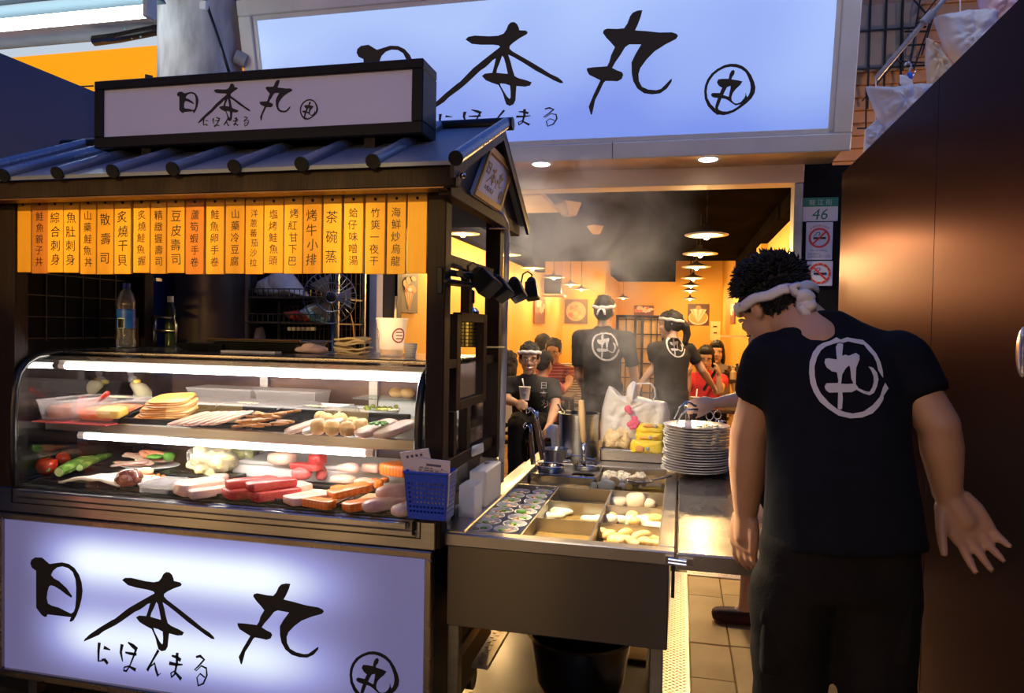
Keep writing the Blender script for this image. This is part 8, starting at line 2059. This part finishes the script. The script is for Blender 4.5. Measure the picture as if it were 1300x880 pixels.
# seated guests at the left
def wstripe(name, c1, c2, sc, axis='Z', pos=.62):
    m, nt, b = new_mat(name); tc = nt.nodes.new('ShaderNodeTexCoord'); w = nt.nodes.new('ShaderNodeTexWave'); w.bands_direction = axis; w.inputs['Scale'].default_value = sc; w.inputs['Distortion'].default_value = .6
    r = nt.nodes.new('ShaderNodeValToRGB'); r.color_ramp.interpolation = 'CONSTANT'; r.color_ramp.elements[0].color = tuple(c1) + (1,); r.color_ramp.elements[1].color = tuple(c2) + (1,); r.color_ramp.elements[1].position = pos
    nt.links.new(tc.outputs['Object'], w.inputs[0]); nt.links.new(w.outputs[0], r.inputs[0]); nt.links.new(r.outputs[0], b.inputs['Base Color']); b.inputs['Roughness'].default_value = .8
    return m
MAROON = wstripe('maroon_striped_cotton', (.20, .015, .02), (.42, .20, .18), 9, 'Z', .88)
STRIPEW = wstripe('white_black_striped_cotton', (.66, .58, .48), (.10, .06, .04), 11)
CREAMT = mat('cream_shirt', (.68, .56, .40), .8); DKT = mat('dark_blue_shirt', (.03, .03, .05), .8); REDT = mat('bright_red_cotton', (.66, .035, .05), .8); PINKT = mat('rose_pink_cotton', (.70, .10, .16), .8)
WHT = mat('white_cotton', (.7, .62, .5), .8)
def sit(label, px, py, Y, face, top, **k):
    hc = P(px, py, Y); k.setdefault('hip', None)
    t, M, tp, d = figure(label, hc, face, pose='sit', top=top, legs=True, **k)
    stool(d['hp'].x, d['hp'].y, max(.3, d['hp'].z - .135), 'dark stool under the ' + label.split(',')[0].split(' in ')[0])
    return t, M, tp, d
sit('man in maroon striped polo and glasses, looking down behind the smiling man', 703, 446, 7.9, (-.05, -1, -.30), MAROON, glasses=True, hair='crop', seed=13, arms=((P(722, 488, 7.7), P(712, 497, 7.4)), (P(690, 490, 7.7), P(702, 497, 7.4))), bodydir=(.05, -1, 0))
sit('dark haired man in white shirt, facing right beyond the smiling man', 691, 439, 9.2, (.75, .6, -.05), WHT, hair='short', seed=14, s=1.06)
t, M, tp, d = sit('child in black cap and rose pink shirt, seen from behind', 691, 463, 6.5, (.35, .95, -.25), PINKT, hair='short', s=.86, seed=15, arms=((P(676, 495, 6.6), P(690, 505, 6.7)), (P(714, 497, 6.55), P(704, 487, 6.75))))
m = MB(); m.ball(M @ Vector((0, -.015, .055)), (.080, .094, .072), 20, 12, M); cp = m.build('cap_crown', mat('black_cap', (.02, .02, .02), .8), t, smooth=True)
m = MB(); m.ball(M @ Vector((.0, -.108, .045)), (.022, .006, .012), 10, 6, M); m.build('red_cap_patch', mat('cap_red', (.62, .08, .05), .6), cp, smooth=True)
sit('guest in black and white striped top, seen from behind left of the standing man', 735, 444, 8.6, (-.25, 1, -.1), STRIPEW, hair='short', seed=16, bodydir=(-.1, 1, 0), s=1.03)
sit('long haired guest in cream top, half hidden by the stall post', 646, 462, 7.0, (.3, .9, -.1), CREAMT, hair='long', seed=17, s=.92)
# guests at the right hand table
hw = P(896, 455, 7.75)
sit('woman in bright red top and glasses, eating at the right hand table', 896, 455, 7.75, (-.02, -1, -.28), REDT, glasses=True, hair='bob', s=.95, seed=18, skin=SKINP, arms=((P(914, 497, 7.55), P(912, 476, 7.5)), (P(872, 497, 7.55), P(875, 476, 7.5))))
m = MB(); m.bar(P(911, 467, 7.56), P(893, 496, 7.54), .03, .008, up=(0, -1, 0)); m.build('shoulder_strap', BLACKP, None, label='black shoulder strap across the bright red top', cat='strap')
sit('long haired woman in grey, seated behind the bright red woman', 910, 447, 8.8, (-.1, -1, -.15), mat('grey_top', (.25, .2, .17), .8), hair='long', s=.95, seed=19, skin=SKINP)
